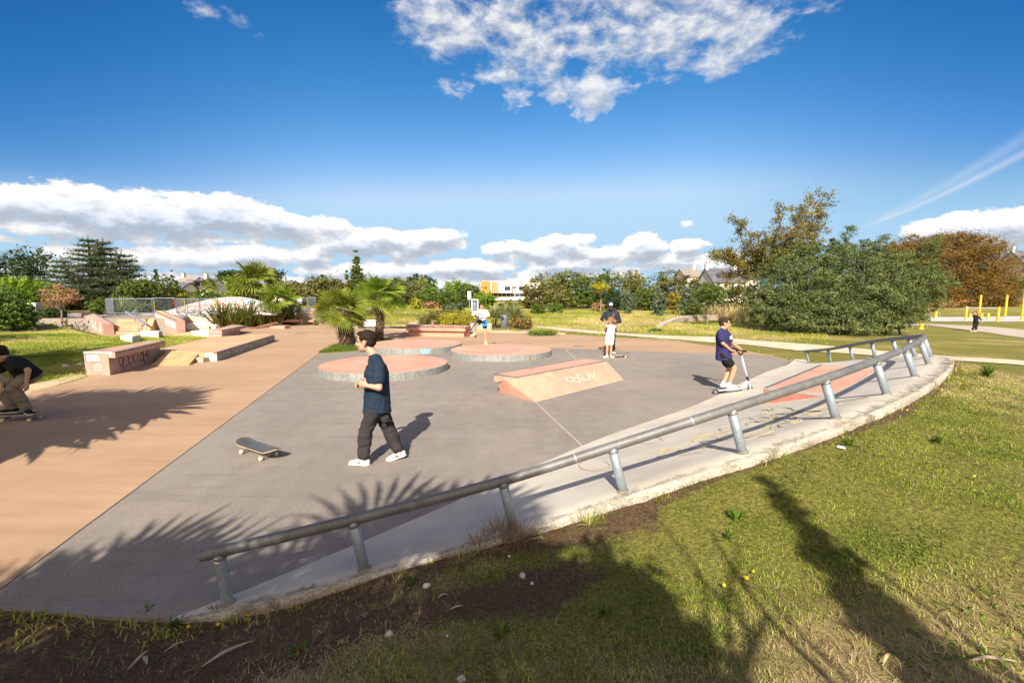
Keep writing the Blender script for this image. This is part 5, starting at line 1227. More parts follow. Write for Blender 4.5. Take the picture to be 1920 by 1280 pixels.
# the big feathery mimosa
def mimosa():
    Y = 29.5; e = empty("mimosa_bush", base(1580, Y), label="huge feathery blue-green mimosa bush beyond the end of the railing", cat="bush")
    def L(px, py, wp, hp, Yd=0, dd=1.0): c = Q(px, py, Y+Yd); k = (Y+Yd)/F; return (c.x, c.y, c.z, wp*k, wp*k*dd, hp*k)
    lob = [L(1470,530,50,48), L(1450,575,46,34,-1), L(1500,500,46,42,1), L(1545,545,55,55,.5), L(1590,510,52,48,1.5), L(1640,540,55,50), L(1560,480,45,24,1), L(1540,585,52,28,-1.2), L(1600,590,48,26,-1.5), L(1675,575,46,32,-.8), L(1700,535,50,40,1), L(1730,560,34,24,.5), L(1715,500,36,28,2), L(1660,495,40,26,1.5), L(1625,470,26,18,2), L(1575,455,14,16,2), L(1500,470,26,18,1.5), L(1745,520,30,20,1.5), L(1430,545,24,34,0), L(1742,470,18,14,2)]
    mb = MB(); rs = np.random.RandomState(3)
    for k in range(16):
        px = rs.uniform(1470, 1700); b0 = base(px, Y+rs.uniform(-.8, 1)); tgt = Q(px+rs.uniform(-60, 60), rs.uniform(470, 540), Y+rs.uniform(-1, 1.5)); m = b0.lerp(tgt, .45)+Vector((rs.normal()*.3, rs.normal()*.3, 0))
        mb.tube([b0, m, tgt], [.07, .05, .012], 6)
    for (a_, b_) in (((1585,470),(1598,425)), ((1640,470),(1650,448)), ((1720,490),(1765,440)), ((1760,540),(1790,530))):
        mb.tube([Q(*a_, Y+1), Q(*b_, Y+1)], [.03, .006], 5)
    mb.build("stems", M_bark, e, smooth=True)
    lob += [L(1480,600,40,18,-1.5), L(1530,606,44,14,-1.6), L(1585,612,46,14,-1.8), L(1640,606,44,18,-1.5), L(1690,600,36,16,-1), L(1440,590,34,18,-.8), L(1620,560,50,40,-1), L(1520,550,50,40,-.8)]
    cr_ = crown("foliage", lob, 125000, .070, LG['mimosa'], e, 5, asp=.38, clump=.16, per=40, fill=.3, rand=.8)
    sp = [L(1588,440,12,9,1), L(1596,428,9,6,1), L(1650,452,10,8,1), L(1660,446,9,6,1), L(1745,458,14,9,1), L(1760,445,11,6,1), L(1785,532,14,5,1), L(1795,530,9,3,1)]
    crown("foliage_sprays", sp, 2600, .06, LG['mimosa'], e, 8, asp=.3, clump=.5, per=14, fill=.8)
mimosa()
# leaning cherry
def cherry():
    Y = 33; e = empty("cherry_tree", base(1440, Y), label="tall sparse cherry tree with yellowing leaves leaning over the mimosa", cat="tree")
    mb = MB(); rs = np.random.RandomState(12); b0 = base(1448, Y); fork = Q(1442, 520, Y)
    mb.tube([b0, b0.lerp(fork, .5)+Vector((.1, 0, 0)), fork], [.20, .16, .13], 10)
    ends = [(1530,365,.5),(1500,390,0),(1545,400,.8),(1470,395,-.5),(1555,375,.3),(1390,420,0),(1350,470,-.5),(1335,480,.6),(1420,440,-1),(1370,400,.5),(1540,430,-.5),(1455,440,.8),(1400,470,1),(1375,495,0),(1490,430,-1),(1360,520,0),(1520,455,1.2)]
    cent = []; ti = []
    for (px, py, dy_) in ends:
        t_ = Q(px, py, Y+dy_*2); m1 = fork.lerp(t_, .35)+Vector((rs.normal()*.25, rs.normal()*.3, rs.uniform(0, .4))); m2 = fork.lerp(t_, .7)+Vector((rs.normal()*.2, rs.normal()*.3, rs.normal()*.15))
        pts_ = [catmull([fork, m1, m2, t_], u) for u in np.linspace(0, 3, 14)]; mb.tube(pts_, list(np.linspace(.085, .012, 14)), 6)
        bare = (px, py) == (1370, 400)
        for k in range(3, 14):
            for j in range(2):
                p = pts_[k]; d_ = Vector((rs.normal(), rs.normal(), rs.normal()*.5+.25)).normalized()*rs.uniform(.35, .95); q = p+d_; mb.tube([p, q], [.018, .005], 4)
                if bare: continue
                m = rs.randint(34, 80); tt_ = rs.uniform(.25, 1.15, m); c_ = np.array(p)+np.array(d_)*tt_[:, None]+rs.normal(size=(m, 3))*.13; cent.append(c_); ti.append(np.full(m, rs.rand()*.5)+rs.rand(m)*.5)
    mb.build("trunk", M_bark, e, smooth=True)
    cent = np.vstack(cent); quads(cent, rs.normal(size=cent.shape)+np.array([0, -.3, .5]), rs.uniform(.05, .10, len(cent)), .5, rs, np.concatenate(ti), "crown", LG['cherry'], e)
cherry()
# orange willow behind
def willow():
    Y = 76; e = empty("orange_tree", base(1790, Y), label="wide orange-brown tree behind the yellow exercise bars", cat="tree")
    def L(px, py, wp, hp, Yd=0): c = Q(px, py, Y+Yd); k = (Y+Yd)/F; return (c.x, c.y, c.z, wp*k, wp*k, hp*k)
    lob = [L(1740,510,55,50), L(1800,490,60,48), L(1850,520,48,50), L(1790,545,70,35), L(1700,500,45,40), L(1870,555,32,30), L(1720,465,40,22), L(1780,450,35,14), L(1830,470,36,26), L(1660,480,34,26), L(1740,560,50,24)]
    mb = MB(); rs = np.random.RandomState(4)
    for k in range(12):
        px = rs.uniform(1740, 1830); b0 = base(px, Y); t_ = Q(px+rs.uniform(-90, 60), rs.uniform(450, 520), Y+rs.uniform(-2, 2)); mb.tube([b0, b0.lerp(t_, .5)+Vector((rs.normal(), 0, 0)), t_], [.16, .1, .03], 6)
    mb.build("trunk", M_bark, e, smooth=True)
    crown("crown", lob, 84000, .18, LG['orange'], e, 6, asp=.25, clump=.2, per=36, fill=.35, rand=.9)
willow()
# reeds by the cherry
def strap_plant(name, loc, n, h, spread, width, mat, label, cat, seed=1, droop=.6, stiff=1.0, group=None, base_r=.1, part="leaves"):
    rs = np.random.RandomState(seed); e = empty(name, loc, label=label, cat=cat, group=group); loc = np.array(loc)
    V = []; F_ = []; T_ = []
    for k in range(n):
        a = rs.uniform(0, 6.28); tilt = rs.uniform(.08, 1.0)**(1/stiff)*spread; L = h*rs.uniform(.6, 1.1); o = loc+np.array([math.cos(a), math.sin(a), 0])*rs.rand()*base_r
        d = np.array([math.cos(a)*math.sin(tilt), math.sin(a)*math.sin(tilt), math.cos(tilt)]); side = np.array([-math.sin(a), math.cos(a), 0]); w = width*rs.uniform(.7, 1.2)
        tw = rs.uniform(-.6, .6); side = side*math.cos(tw)+np.array([0, 0, 1])*math.sin(tw)
        dr_ = droop*rs.uniform(.2, 1.2); i0 = len(V); m = 5
        for j in range(m+1):
            u = j/m; p = o+d*L*u-np.array([0, 0, 1])*dr_*L*u**3*math.sin(tilt)*1.2+np.array([math.cos(a), math.sin(a), 0])*dr_*L*.25*u*u
            ww = w*(1-u**2.5)*(.6+.6*min(1, u*3)); V.append(p-side*ww/2); V.append(p+side*ww/2)
        for j in range(m): F_.append((i0+2*j, i0+2*j+1, i0+2*j+3, i0+2*j+2)); T_.append(np.clip(rs.rand()*.1+(k % 17)/17*.9, 0, 1))
    me = npmesh(part, np.array(V), np.array(F_), 4); fattr(me, 'tint', T_, 'FACE'); link_mesh(part, me, e, mat); return e
for k, (px, Y, lab) in enumerate(((1345,46,"clump of pale dry reeds at the meadow edge below the slate house"),(1372,44,"taller clump of pale dry reeds beside the cherry trunk"),(1400,43,"clump of dry reeds half hidden by the mimosa"))):
    strap_plant("reed_clump", tuple(base(px, Y)), 200, 1.7, .35, .05, LG['reed'], lab, "reeds", 30+k, base_r=1.0, group="dry reed clumps")
# flax bed under the fan palm
bed = [(412,610,28.6,'flax',2.1,"bronze spiky flax at the outer end of the bed, nearest the white kerb"),(436,612,28.6,'flax',2.0,"bronze and green spiky flax in front of the graffiti dome"),(462,612,29.2,'flax2',2.3,"tall green spiky flax in the middle of the bed"),(490,611,29.8,'flax2',2.1,"green spiky flax under the lower fan palm"),(516,611,30.2,'flax',1.8,"yellowing spiky flax beside the fan palm skirt"),(538,609,31.3,'flax',2.1,"dark bronze flax at the brick wall end of the bed"),(482,606,31.5,'flax2',2.5,"tall back-row flax behind the humped ledge"),(450,606,31.0,'flax',2.4,"dark back-row flax beside the dome"),(425,606,30.6,'flax2',2.2,"back-row flax hiding the side of the terrace wall")]
for k, (px, py, Y, mt, h, lab) in enumerate(bed):
    Y += 1.1; p = base(px, Y); strap_plant("spiky_flax", (p.x, p.y, max(p.z, 0)), 130, h*.92, .78, .10, LG[mt], lab, "flax plant", 40+k, droop=.35, base_r=.35)
p = base(222, 31.5); strap_plant("spiky_flax", (p.x, p.y, .8), 200, 1.5, .9, .08, LG['flax2'], "pale spiky flax behind the first crowd barriers", "flax plant", 60, droop=.35, base_r=.7)
# fan palms
def fan_palm(name, loc, th, R_, nf, label, seed=1, trunk_r=.17, lean=(0, 0), droop_share=.4, mat=None, frond_w=.5, seg=22, skirt=True, frond=.9):
    rs = np.random.RandomState(seed); loc = Vector(loc); e = empty(name, loc, label=label, cat="palm tree"); top = loc+Vector((lean[0], lean[1], th))
    mb = MB(); n = 16; ring = []
    pts_ = [loc.lerp(top, u)+Vector((0, 0, -.1 if u == 0 else 0)) for u in np.linspace(0, 1, n)]
    mb.tube(pts_, [trunk_r*(1.05-.12*u+.05*math.sin(u*9)) for u in np.linspace(0, 1, n)], 14); mb.build("trunk", M_palmbark, e, smooth=True)
    # old leaf bases
    mb = MB()
    for k in range(int(330*th/1.4)):
        u = rs.rand()**.9; c = loc.lerp(top, u); a = rs.uniform(0, 6.28); out_ = Vector((math.cos(a), math.sin(a), 0)); rr_ = trunk_r*(1.0-.1*u)
        p = c+out_*rr_*.9; up_ = (Vector((0, 0, 1))*rs.uniform(.25, 1)*(1 if rs.rand() < .62 else -1)+out_*rs.uniform(.4, .9)).normalized(); s = Vector((-out_.y, out_.x, 0)); L = rs.uniform(.08, .20)*max(1, trunk_r/.2)
        mb.prism([p+s*.034, p+up_*L+s*.010, p+up_*L-s*.010, p-s*.034], 0, [p+s*.018-up_*.01+out_*.012, p+up_*L+s*.006+out_*.01, p+up_*L-s*.006+out_*.01, p-s*.018+out_*.012])
    mb.build("leaf_bases", M_palmfibre, e)
    V = []; F_ = []; T_ = []
    def fr(a, elev, pet, rad, ti, dry=False):
        o = np.array(top)+np.array([0, 0, -.05]); ca, sa = math.cos(a), math.sin(a)
        out_ = np.array([ca, sa, 0]); up_ = np.array([0, 0, 1.0]); d0 = out_*math.cos(elev)+up_*math.sin(elev); sidev = np.array([-sa, ca, 0])
        hub = o+d0*pet-up_*pet*pet*.10*(1 if elev < .9 else .2)
        # petiole
        i0 = len(V)
        for (q, w_) in ((o, .022), (hub, .014)):
            V.append(q-sidev*w_); V.append(q+sidev*w_)
        F_.append((i0, i0+1, i0+3, i0+2)); T_.append(.6)
        el2 = elev-.22-rs.uniform(0, .55); d1 = out_*math.cos(el2)+up_*math.sin(el2); nrm = np.cross(sidev, d1); nrm /= np.linalg.norm(nrm)
        if nrm[2] < 0: nrm = -nrm
        ph = rs.uniform(-1.0, 1.0); sv = sidev; sidev = sv*math.cos(ph)+nrm*math.sin(ph); nrm = nrm*math.cos(ph)-sv*math.sin(ph)
        m = seg; span = 3.6
        for j in range(m):
            b_ = -span/2+span*(j+.5)/m; dd = d1*math.cos(b_)+sidev*math.sin(b_)+nrm*.10*math.cos(b_*2); pl = rad*(.70+.30*math.cos(b_*.7))*rs.uniform(.92, 1.05)
            sd = np.cross(nrm, dd); sd /= np.linalg.norm(sd); w_ = rad*span/m*.50; i0 = len(V); jt = rs.uniform(.05, .30)*(2 if dry else 1)
            ks = (0.0, .35, .62, .85, 1.0)
            for u in ks:
                bend = jt*max(0, u-.5)**2*2.2; p = hub+dd*pl*u-up_*bend*pl+nrm*.02
                ww = w_*(u*1.0+.06) if u <= .62 else w_*.68*(1-u)/.38*.95+.001
                V.append(p-sd*ww*.5-nrm*ww*.34); V.append(p+sd*ww*.5+nrm*ww*.34)
            for q in range(len(ks)-1): F_.append((i0+2*q, i0+2*q+1, i0+2*q+3, i0+2*q+2)); T_.append(np.clip(ti+rs.uniform(-.12, .12)+.2*(q > 1), 0, 1))
    for k in range(nf):
        a = k*2.39996+rs.uniform(-.2, .2); u = k/nf; elev = 1.45-1.85*u**.85+rs.uniform(-.2, .2)
        fr(a, elev, R_*(.36+.14*rs.rand())*(1-.15*(elev > .9)), R_*(.56 if nf > 32 else .62)*rs.uniform(.85, 1.1)*frond/.9, .75 if elev < -.2 else .3+.25*rs.rand())
    me = npmesh("crown", np.array(V), np.array(F_), 4); fattr(me, 'tint', T_, 'FACE'); link_mesh("crown", me, e, mat or LG['palm'])
    return e
M_palmbark = bark_mat('palm_bark', (.045,.028,.018), (.10,.065,.04)); M_palmfibre = rough_mat('palm_fibre', (.030,.017,.010), (.34,.24,.15), scale=7, rough=.95, bump=.8, bscale=25, speck=.6, spscale=40)
pl1 = G(653,650,0); pl2 = G(711,638,0)
tag(sheet("palm_bed_soil", [G(597,663,0), G(625,650,0), G(650,645,0), G(700,637,0), G(735,637,0), G(740,641,0), G(700,652,0), G(692,656,0), G(645,660,0)], .03, M_ground, .05), kind='structure')
fan_palm("fan_palm", pl1, 1.52, 1.30, 30, "nearer fan palm with bright drooping fronds and thick shaggy trunk in the lawn patch", 3, .30, lean=(-.18, 0), seg=26)
fan_palm("fan_palm", pl2, 2.10, 1.42, 32, "second fan palm with thinner trunk just behind the nearer one", 8, .18, lean=(.08, .2), seg=26)
fan_palm("fan_palm", (Q(482,600,32).x, 32, 0), 3.1, 1.9, 26, "tall fan palm rising above the spiky flax bed", 13, .2, seg=16)
fan_palm("fan_palm", (Q(522,600,31).x, 31, 0), 1.7, 1.7, 24, "short fan palm with yellowed lower fronds in the flax bed", 14, .2, seg=16)
fan_palm("fan_palm", (Q(400,600,50).x, 50, .6), 2.4, 1.2, 16, "small distant palm in front of the slate roofs", 15, .12, seg=12)
# yuccas and shrubs by the bin
for k, (px, py, Y, h, lab) in enumerate(((928,612,29.6,1.5,"spiky yucca with orange dead leaves between the concrete block and the bin"),(966,614,30.2,1.7,"largest spiky yucca just past the litter bin"),(950,610,31.2,1.7,"spiky yucca directly behind the litter bin"))):
    p = base(px, Y)
    for hh_ in (0,):
        e = strap_plant("yucca_plant", (p.x, p.y, p.z+.75), 230, .78*h/1.35, 1.9, .05, LG['yucca'], lab, "yucca", 70+k, droop=.15, base_r=.05)
        mb = MB(); mb.tube([(p.x, p.y, p.z-.1), (p.x, p.y, p.z+.8)], [.10, .07], 8); mb.build("stem", M_palmbark, e)
        rs = np.random.RandomState(k); 
        e2 = strap_plant("dead_skirt", (p.x, p.y, p.z+.72), 110, .7, 2.9, .045, LG['flax'], None, None, 80+k, droop=.1, base_r=.05)
        m_ = e2.children[0]; m_.name = "dead_leaves"; m_.parent = e; m_.matrix_parent_inverse = parent_matrix(e).inverted(); bpy.data.objects.remove(e2)
def shrub(px, py, Y, wpx, hpx, mt, n, ls, lab, seed, name="flower_shrub"):
    p = base(px, Y); k = Y/F; w = wpx*k; h = hpx*k
    e = empty(name, p, label=lab, cat="shrub"); crown("foliage", [(p.x, p.y, p.z+h*.45, w*.45, w*.4, h*.5), (p.x-w*.25, p.y, p.z+h*.3, w*.25, w*.25, h*.35), (p.x+w*.25, p.y, p.z+h*.35, w*.25, w*.25, h*.35)], n, ls, LG[mt], e, seed, clump=.3, asp=.35, zmin=p.z-.05, fill=.5)
    mb = MB()
    for q in range(6): a = q*1.05; mb.tube([p, p+Vector((math.cos(a)*w*.25, math.sin(a)*w*.2, h*.6))], [.02, .006], 4)
    mb.build("stems", M_bark, e); return e
shrub(812,600,31,52,30,'olive',5200,.06,"dense green shrub behind the long ledge, nearer the sand path",1)
shrub(847,600,30.5,56,30,'yellow',4200,.05,"loose yellow-green shrub behind the painted low wall",2)
shrub(882,603,29.5,34,30,'yellow',2600,.045,"airy yellow shrub around the posts of the information board",3)
shrub(977,613,28.8,42,28,'olive',4200,.045,"flowering shrub with orange blooms beside the large yucca",4)
rs = np.random.RandomState(2)
shrub(1015,616,24.5,60,10,'green',2400,.04,"low ragged weeds at the start of the gravel path",5)
shrub(1232,612,27,26,7,'green',900,.05,"small tuft of weeds near the end of the curved stone wall",6)
p = base(977, 28.6); fl_ = MB()
for k in range(40):
    q = p+Vector((rs.uniform(-.6,.6), rs.uniform(-.5,-.1), rs.uniform(.15,.75))); fl_.box(q, (.04,.02,.04))
ob_ = fl_.build("orange_blooms", plain('orange_bloom', (.55,.22,.02), .7)); par = [o for o in bpy.data.objects if o.get('label', '').startswith('flowering shrub')][0]; ob_.parent = par; ob_.matrix_parent_inverse = parent_matrix(par).inverted()
shrub(75,598,25.5,44,12,'green',2600,.05,"low rounded bush in front of the grey graffiti panel",7)
shrub(95,590,27,50,26,'dark',3500,.06,"dark bush behind the wooden stakes",9)
# trees beyond the picture that throw the shadows across the floor and lawn
fan_palm("fan_palm", (-10.6, 2.1, 0), 3.9, 2.7, 62, "tall palm standing off to the side of the terracotta floor", 21, .22, seg=18)
fan_palm("fan_palm", (-9.0, 3.5, 0), 3.3, 2.4, 60, "palm off to the side of the floor, shorter of the two", 22, .22, seg=14)
fan_palm("fan_palm", (-1.85, -2.8, H1(-1.85,-2.8)), 3.5, 2.1, 62, "tall palm behind the photographer's lawn", 23, .22, seg=18)
fan_palm("fan_palm", (-4.0, -2.3, H1(-4.0,-2.3)), 2.9, 1.7, 62, "palm behind the photographer's lawn, by the bare soil", 24, .22, seg=18)
make_tree("leafy_tree", (-.10, -2.1, H1(-.10, -2.1)), 3.7, .78, LG['green'], M_bark, n=6000, leaf=.06, seed=54, trunk_h=.5, label="small round-headed tree behind the photographer's lawn", clump=.3)
def cypress(x, y, h, r, lab, seed):
    z = H1(x, y); lob = [(0, 0, h*(.06+.9*k/9), r*(1-k/9.6)**1.25+.015, r*(1-k/9.6)**1.25+.015, h*.07) for k in range(10)]
    make_tree("cypress_tree", (x, y, z), h, r*2, LG['dark'], M_bark, n=9000, leaf=.06, lobes=lob, seed=seed, trunk_h=.08, label=lab, clump=.25, fill=.5, per=14)
cypress(1.25, -2.05, 4.35, .42, "narrow cypress behind the photographer's lawn", 31)
make_tree("leafy_tree", (-17.4, 8.4, H1(-17.4, 8.4)), 6.2, 8.5, LG['green'], M_bark, n=15000, leaf=.13, seed=51, trunk_h=.3, label="broad tree beyond the edge of the side lawn", clump=.25)
make_tree("leafy_tree", (-24, 12, H1(-24, 12)), 5.5, 5.0, LG['green'], M_bark, n=7000, leaf=.13, seed=52, trunk_h=.3, label="smaller tree beyond the side lawn, near the bright bush", clump=.25)
# ------------------------------------------------------------------ houses, exercise area, stone wall
M_slate = rough_mat('slate_roof', (.085,.085,.10), (.14,.14,.155), scale=1, rough=.6, bump=.3, speck=.3, spscale=30)
M_tanroof = rough_mat('tan_roof', (.20,.17,.15), (.28,.24,.21), scale=1, rough=.8, speck=.2)
M_render = plain('house_render', (.62,.58,.52), .85); M_glassd = plain('dark_glazing', (.035,.045,.055), .15); M_frame = plain('window_frame', (.7,.7,.68), .5)
M_redpot = plain('terracotta_pot', (.35,.14,.08), .8)
def house(px, ty, wpx, Y, eave, label, roof=M_slate, dorm=(), chim=(0,), depth=8, skyl=(), hip=0):
    "gabled house: ridge top at ty, eave height as a pixel row"
    k = Y/F; c = Q(px, ty, Y+depth/2); x0 = c.x-wpx*k/2; x1 = c.x+wpx*k/2; zr = c.z; ze = Q(px, eave, Y).z; zb = min(0, H1(c.x, Y))-.2
    e = empty("house", (c.x, Y, 0), label=label, cat="house")
    mb = MB(); mb.prism([(x0+.2,Y+.3,ze), (x1-.2,Y+.3,ze), (x1-.2,Y+depth-.3,ze), (x0+.2,Y+depth-.3,ze)], zb)
    for xx in (x0+.2, x1-.2):
        a = [mb.bm.verts.new(v_) for v_ in ((xx,Y+.3,ze),(xx,Y+depth-.3,ze),(xx,Y+depth/2,zr-.15))]; mb.bm.faces.new(a)
    mb.build("wall", M_render, e)
    rf = MB(); A = [(x0,Y,ze-.1),(x1,Y,ze-.1),(x1-hip,Y+depth/2,zr),(x0+hip,Y+depth/2,zr)]; rf.prism(A, 0, [(p[0],p[1]+.15,p[2]-.2) for p in A])
    Bq = [(x0+hip,Y+depth/2,zr+.002),(x1-hip,Y+depth/2,zr+.002),(x1,Y+depth,ze-.1),(x0,Y+depth,ze-.1)]; rf.prism(Bq, 0, [(p[0],p[1]-.15,p[2]-.2) for p in Bq]); ro = rf.build("roof", roof, e)
    for cx in chim:
        xx = x0+(x1-x0)*cx; mb = MB(); mb.box((xx, Y+depth/2, zr+.1), (.55,.8,1.5)); mb.build("chimney", M_render, ro); mb = MB()
        for q in (-.18,.18): mb.lathe([(.10,0),(.12,.25),(.08,.3)], (xx, Y+depth/2+q, zr+.85), 8)
        mb.build("chimney_pots", M_redpot, ro)
    for (u, w_, hh_) in dorm:
        xx = x0+(x1-x0)*u; zz = ze+(zr-ze)*.42; mb = MB(); mb.box((xx, Y+depth*.22, zz), (w_, depth*.3, hh_)); dm_ = mb.build("dormer", M_render, e)
        mb = MB(); mb.box((xx, Y+depth*.05, zz+hh_/2+.1), (w_+.4, depth*.45, .18)); mb.build("dormer_roof", roof, dm_)
        n_ = max(1, int(w_/1.1))
        for q in range(n_):
            mb = MB(); mb.box((xx-w_/2+w_*(q+.5)/n_, Y+depth*.07-.03, zz), (w_/n_*.7, .06, hh_*.65)); mb.build("window", M_glassd, dm_)
    for (u, v_) in skyl:
        xx = x0+(x1-x0)*u; f_ = v_; mb = MB(); n0 = Vector((0, -(zr-ze), depth/2)).normalized(); p = Vector((xx, Y+depth/2*f_, ze-.1+(zr-ze+.1)*f_))+n0*.05
        t_ = Vector((0, depth/2, zr-ze)).normalized()
        mb.prism([p+Vector((-.5,0,0))-t_*.6, p+Vector((.5,0,0))-t_*.6, p+Vector((.5,0,0))+t_*.6, p+Vector((-.5,0,0))+t_*.6], 0, [q-n0*.04 for q in (p+Vector((-.5,0,0))-t_*.6, p+Vector((.5,0,0))-t_*.6, p+Vector((.5,0,0))+t_*.6, p+Vector((-.5,0,0))+t_*.6)]); mb.build("skylight", M_glassd, ro)
    return e
house(358,519,34,105,533,"brown-roofed house left of the slate-roofed one, seen over the trees", M_tanroof, chim=(.1,))
house(394,521,34,98,541,"slate-roofed house with a band of dormer windows, behind the graffiti dome", M_slate, dorm=((.55,3.2,1.3),), chim=(.3,))
house(345,529,26,92,545,"small slate-roofed house with white gable, lowest of the cluster", M_slate, chim=())
house(430,519,26,108,534,"white house with tall chimney next to the bright green tree", M_tanroof, chim=(.2,))
house(540,526,30,110,536,"pale house between the flat-topped pine and the olive trees", M_slate, chim=(.3,))
house(1350,503,60,82,528,"slate-roofed house with skylight and white gables behind the cherry tree", M_slate, chim=(.06,.97), skyl=((.3,.45),))
house(1290,504,34,100,518,"low tan-roofed house half hidden by the last hedge tree", M_tanroof, chim=(.8,))
house(1925,470,60,105,500,"steep slate-roofed house above the orange tree, cut by the picture edge", M_slate, chim=(.04,), dorm=((.3,2.6,1.6),))
house(1395,505,30,92,522,"white-gabled house glimpsed through the cherry leaves", M_slate, chim=(.2,))
# white building with orange cladding
wb = empty("modern_building", Q(950,560,120), label="white modern building with an orange clad corner beyond the meadow", cat="building")
Yb = 118; kb = Yb/F
def bx_(px0, py0, px1, py1, y0, dp, name, mat, parent):
    a = Q(px0, py1, y0); c = Q(px1, py0, y0); mb = MB(); mb.box(((a.x+c.x)/2, y0+dp/2, (a.z+c.z)/2), (c.x-a.x, dp, c.z-a.z)); return mb.build(name, mat, parent)
M_wallw = plain('white_wall', (.66,.65,.62), .8); M_or = plain('orange_cladding', (.58,.20,.03), .7)
bx_(903,527,960,549,Yb,14,"upper_floor",M_wallw,wb); bx_(958,530,1000,549,Yb+2,12,"upper_wing",M_wallw,wb); bx_(922,549,996,563,Yb+1.5,10,"ground_floor",M_wallw,wb)
bx_(900,523,1,1,Yb,1,"x",M_wallw,wb) if False else None
o_ = bx_(902,527.4,919,549,Yb-.35,.3,"orange_cladding",M_or,wb)
mb = MB()
for k in range(4):
    a = Q(922+k*3.3, 549, Yb-.3); c = Q(924.2+k*3.3, 528, Yb-.3); mb.box(((a.x+c.x)/2, Yb-.2, (a.z+c.z)/2), (c.x-a.x, .25, c.z-a.z))
mb.build("orange_louvres", M_or, wb)
for (x0, y0, x1, y1, yy) in ((946,537,957,544,Yb),(962,537.5,968,540,Yb+2),(973,537,983,543.5,Yb+2),(908,538,913,540,Yb-.4),(987,537,992,543,Yb+2)):
    bx_(x0,y0,x1,y1,yy-.12,.1,"window",M_glassd,wb)
bx_(923,550,994,555.5,Yb+1.35,.1,"window_band",M_glassd,wb)
for k in range(9): bx_(925+k*8,550,925.8+k*8,555.5,Yb+1.2,.1,"mullion",M_frame,wb)
bx_(980,522,992,530,Yb+6,5,"roof_block",M_wallw,wb)
for k,(x0,y0,x1,y1,lab) in enumerate(((963,528,985,534,"small tan-roofed house rising behind the white modern building"),)):
    house(1003,522.5,26,150,528,lab,M_tanroof,chim=(.2,))
# red spot by the meadow
rb_ = empty("red_post_box", base(815.5, 70), label="small bright red box at the meadow edge near the reddish bush", cat="box"); mb = MB(); p = base(815.5, 70); mb.box(p+Vector((0,0,.55)), (1.3,.8,1.1)); mb.build("body", plain('red_paint', (.6,.05,.03), .5), rb_, bevel=.06); mb = MB(); mb.box(p+Vector((0,0,1.14)), (1.4,.9,.1)); mb.build("lid", bpy.data.materials['red_paint'], rb_)
# street lamp poles
for px, ty, Y, lab in ((659,521,62,"street lamp with curved arm between the olive tree and the poplar"),(880,546,40,"slim pole with a small white notice beside the information board")):
    p = base(px, Y); t_ = Q(px, ty, Y); e = empty("street_lamp" if ty < 530 else "notice_pole", p, label=lab, cat="lamp post" if ty < 530 else "pole")
    mb = MB(); mb.tube([p, t_], .06 if ty < 530 else .04, 8); mb.build("pole", M_galv, e)
    if ty < 530: mb = MB(); mb.tube([t_, t_+Vector((-.3,0,.25)), t_+Vector((-1.0,0,.3))], .04, 6); mb.box(t_+Vector((-1.2,0,.28)), (.5,.2,.1)); mb.build("lamp_head", M_galv, e)
    else: mb = MB(); mb.box(t_+Vector((0,-.05,-.35)), (.3,.03,.7)); mb.build("notice", M_white, e)
# curved gabion wall on the lawn
gw = empty("gabion_wall", T(1330,607), label="long curved low wall of pale stone blocks across the lawn", cat="wall")
M_gab = rough_mat('gabion_stone', (.34,.28,.21), (.52,.45,.35), scale=9, rough=.95, bump=1.0, bscale=18, speck=.5, spscale=25, stain=(.20,.16,.11), stain_scale=6, stain_lo=.5, stain_hi=.6)
gp_ = [T(1236,617),T(1250,610),T(1270,605),T(1300,602),T(1340,600),T(1390,598.5),T(1450,599),T(1520,600)]
gt = [catmull(gp_, t) for t in np.linspace(0, len(gp_)-1, 46)]
cur = MB(); n_in = 0
for i, (p, q) in enumerate(zip(gt, gt[1:])):
    hh_ = .46*min(1, (i+1)/18)*(1 if i < 40 else .8); d = (q-p); n = Vector((-d.y, d.x, 0)).normalized()*.45
    j = random.uniform(-.03,.03); g_ = d*.015
    zt = hh_+j; cur.prism([Vector((p.x,p.y,p.z+zt))+g_, Vector((q.x,q.y,p.z+zt))-g_, Vector((q.x,q.y,p.z+zt))+n-g_, Vector((p.x,p.y,p.z+zt))+n+g_], min(p.z,q.z)-.2)
cur.build("stone_block_row", M_gab, gw, bevel=.03)
# exercise area
M_yp = plain('yellow_enamel', (.72,.40,.015), .45)
tag(draped("exercise_floor", [T(*p) for p in ((1745,595),(1800,595),(1860,594),(1925,593.5),(2000,593))], [T(*p) for p in ((1745,603),(1800,603.5),(1860,604),(1925,603.5),(2000,603))], plain('grey_safety_floor', (.42,.43,.42), .9), .05), kind='structure')
def post(px, ty, by, lab, wpx=5, parent=None, name="yellow_post"):
    p = T(px, by); t_ = Q(px, ty, p.y); r = wpx/2*p.y/F; o = parent or empty(name, p, label=lab, cat="post")
    mb = MB(); mb.lathe([(r,0),(r,t_.z-p.z-.08),(r*.8,t_.z-p.z-.02),(0,t_.z-p.z)], p, 14); mb.build("post", M_yp, o, smooth=True); return o, p, t_
for (a_, b_, lab, barrow) in ((((1810,574,602.5)),((1870,575,603.5)),"low yellow chin-up bar with two posts in front of the dark-clothed walker",576),):
    e = empty("exercise_bar", T(a_[0], a_[2]), label=lab, cat="exercise bar"); _, p, t1 = post(*a_, None, 3.6, e); _, q, t2 = post(*b_, None, 4.2, e)
    mb = MB(); mb.tube([t1-Vector((0,0,.15)), t2-Vector((0,0,.15))], .04, 8); mb.build("bar", M_galv, e)
e = empty("exercise_bar", T(1836, 586.5), label="tall row of yellow posts joined by thin high bars, behind the low bar", cat="exercise bar")
tp = []
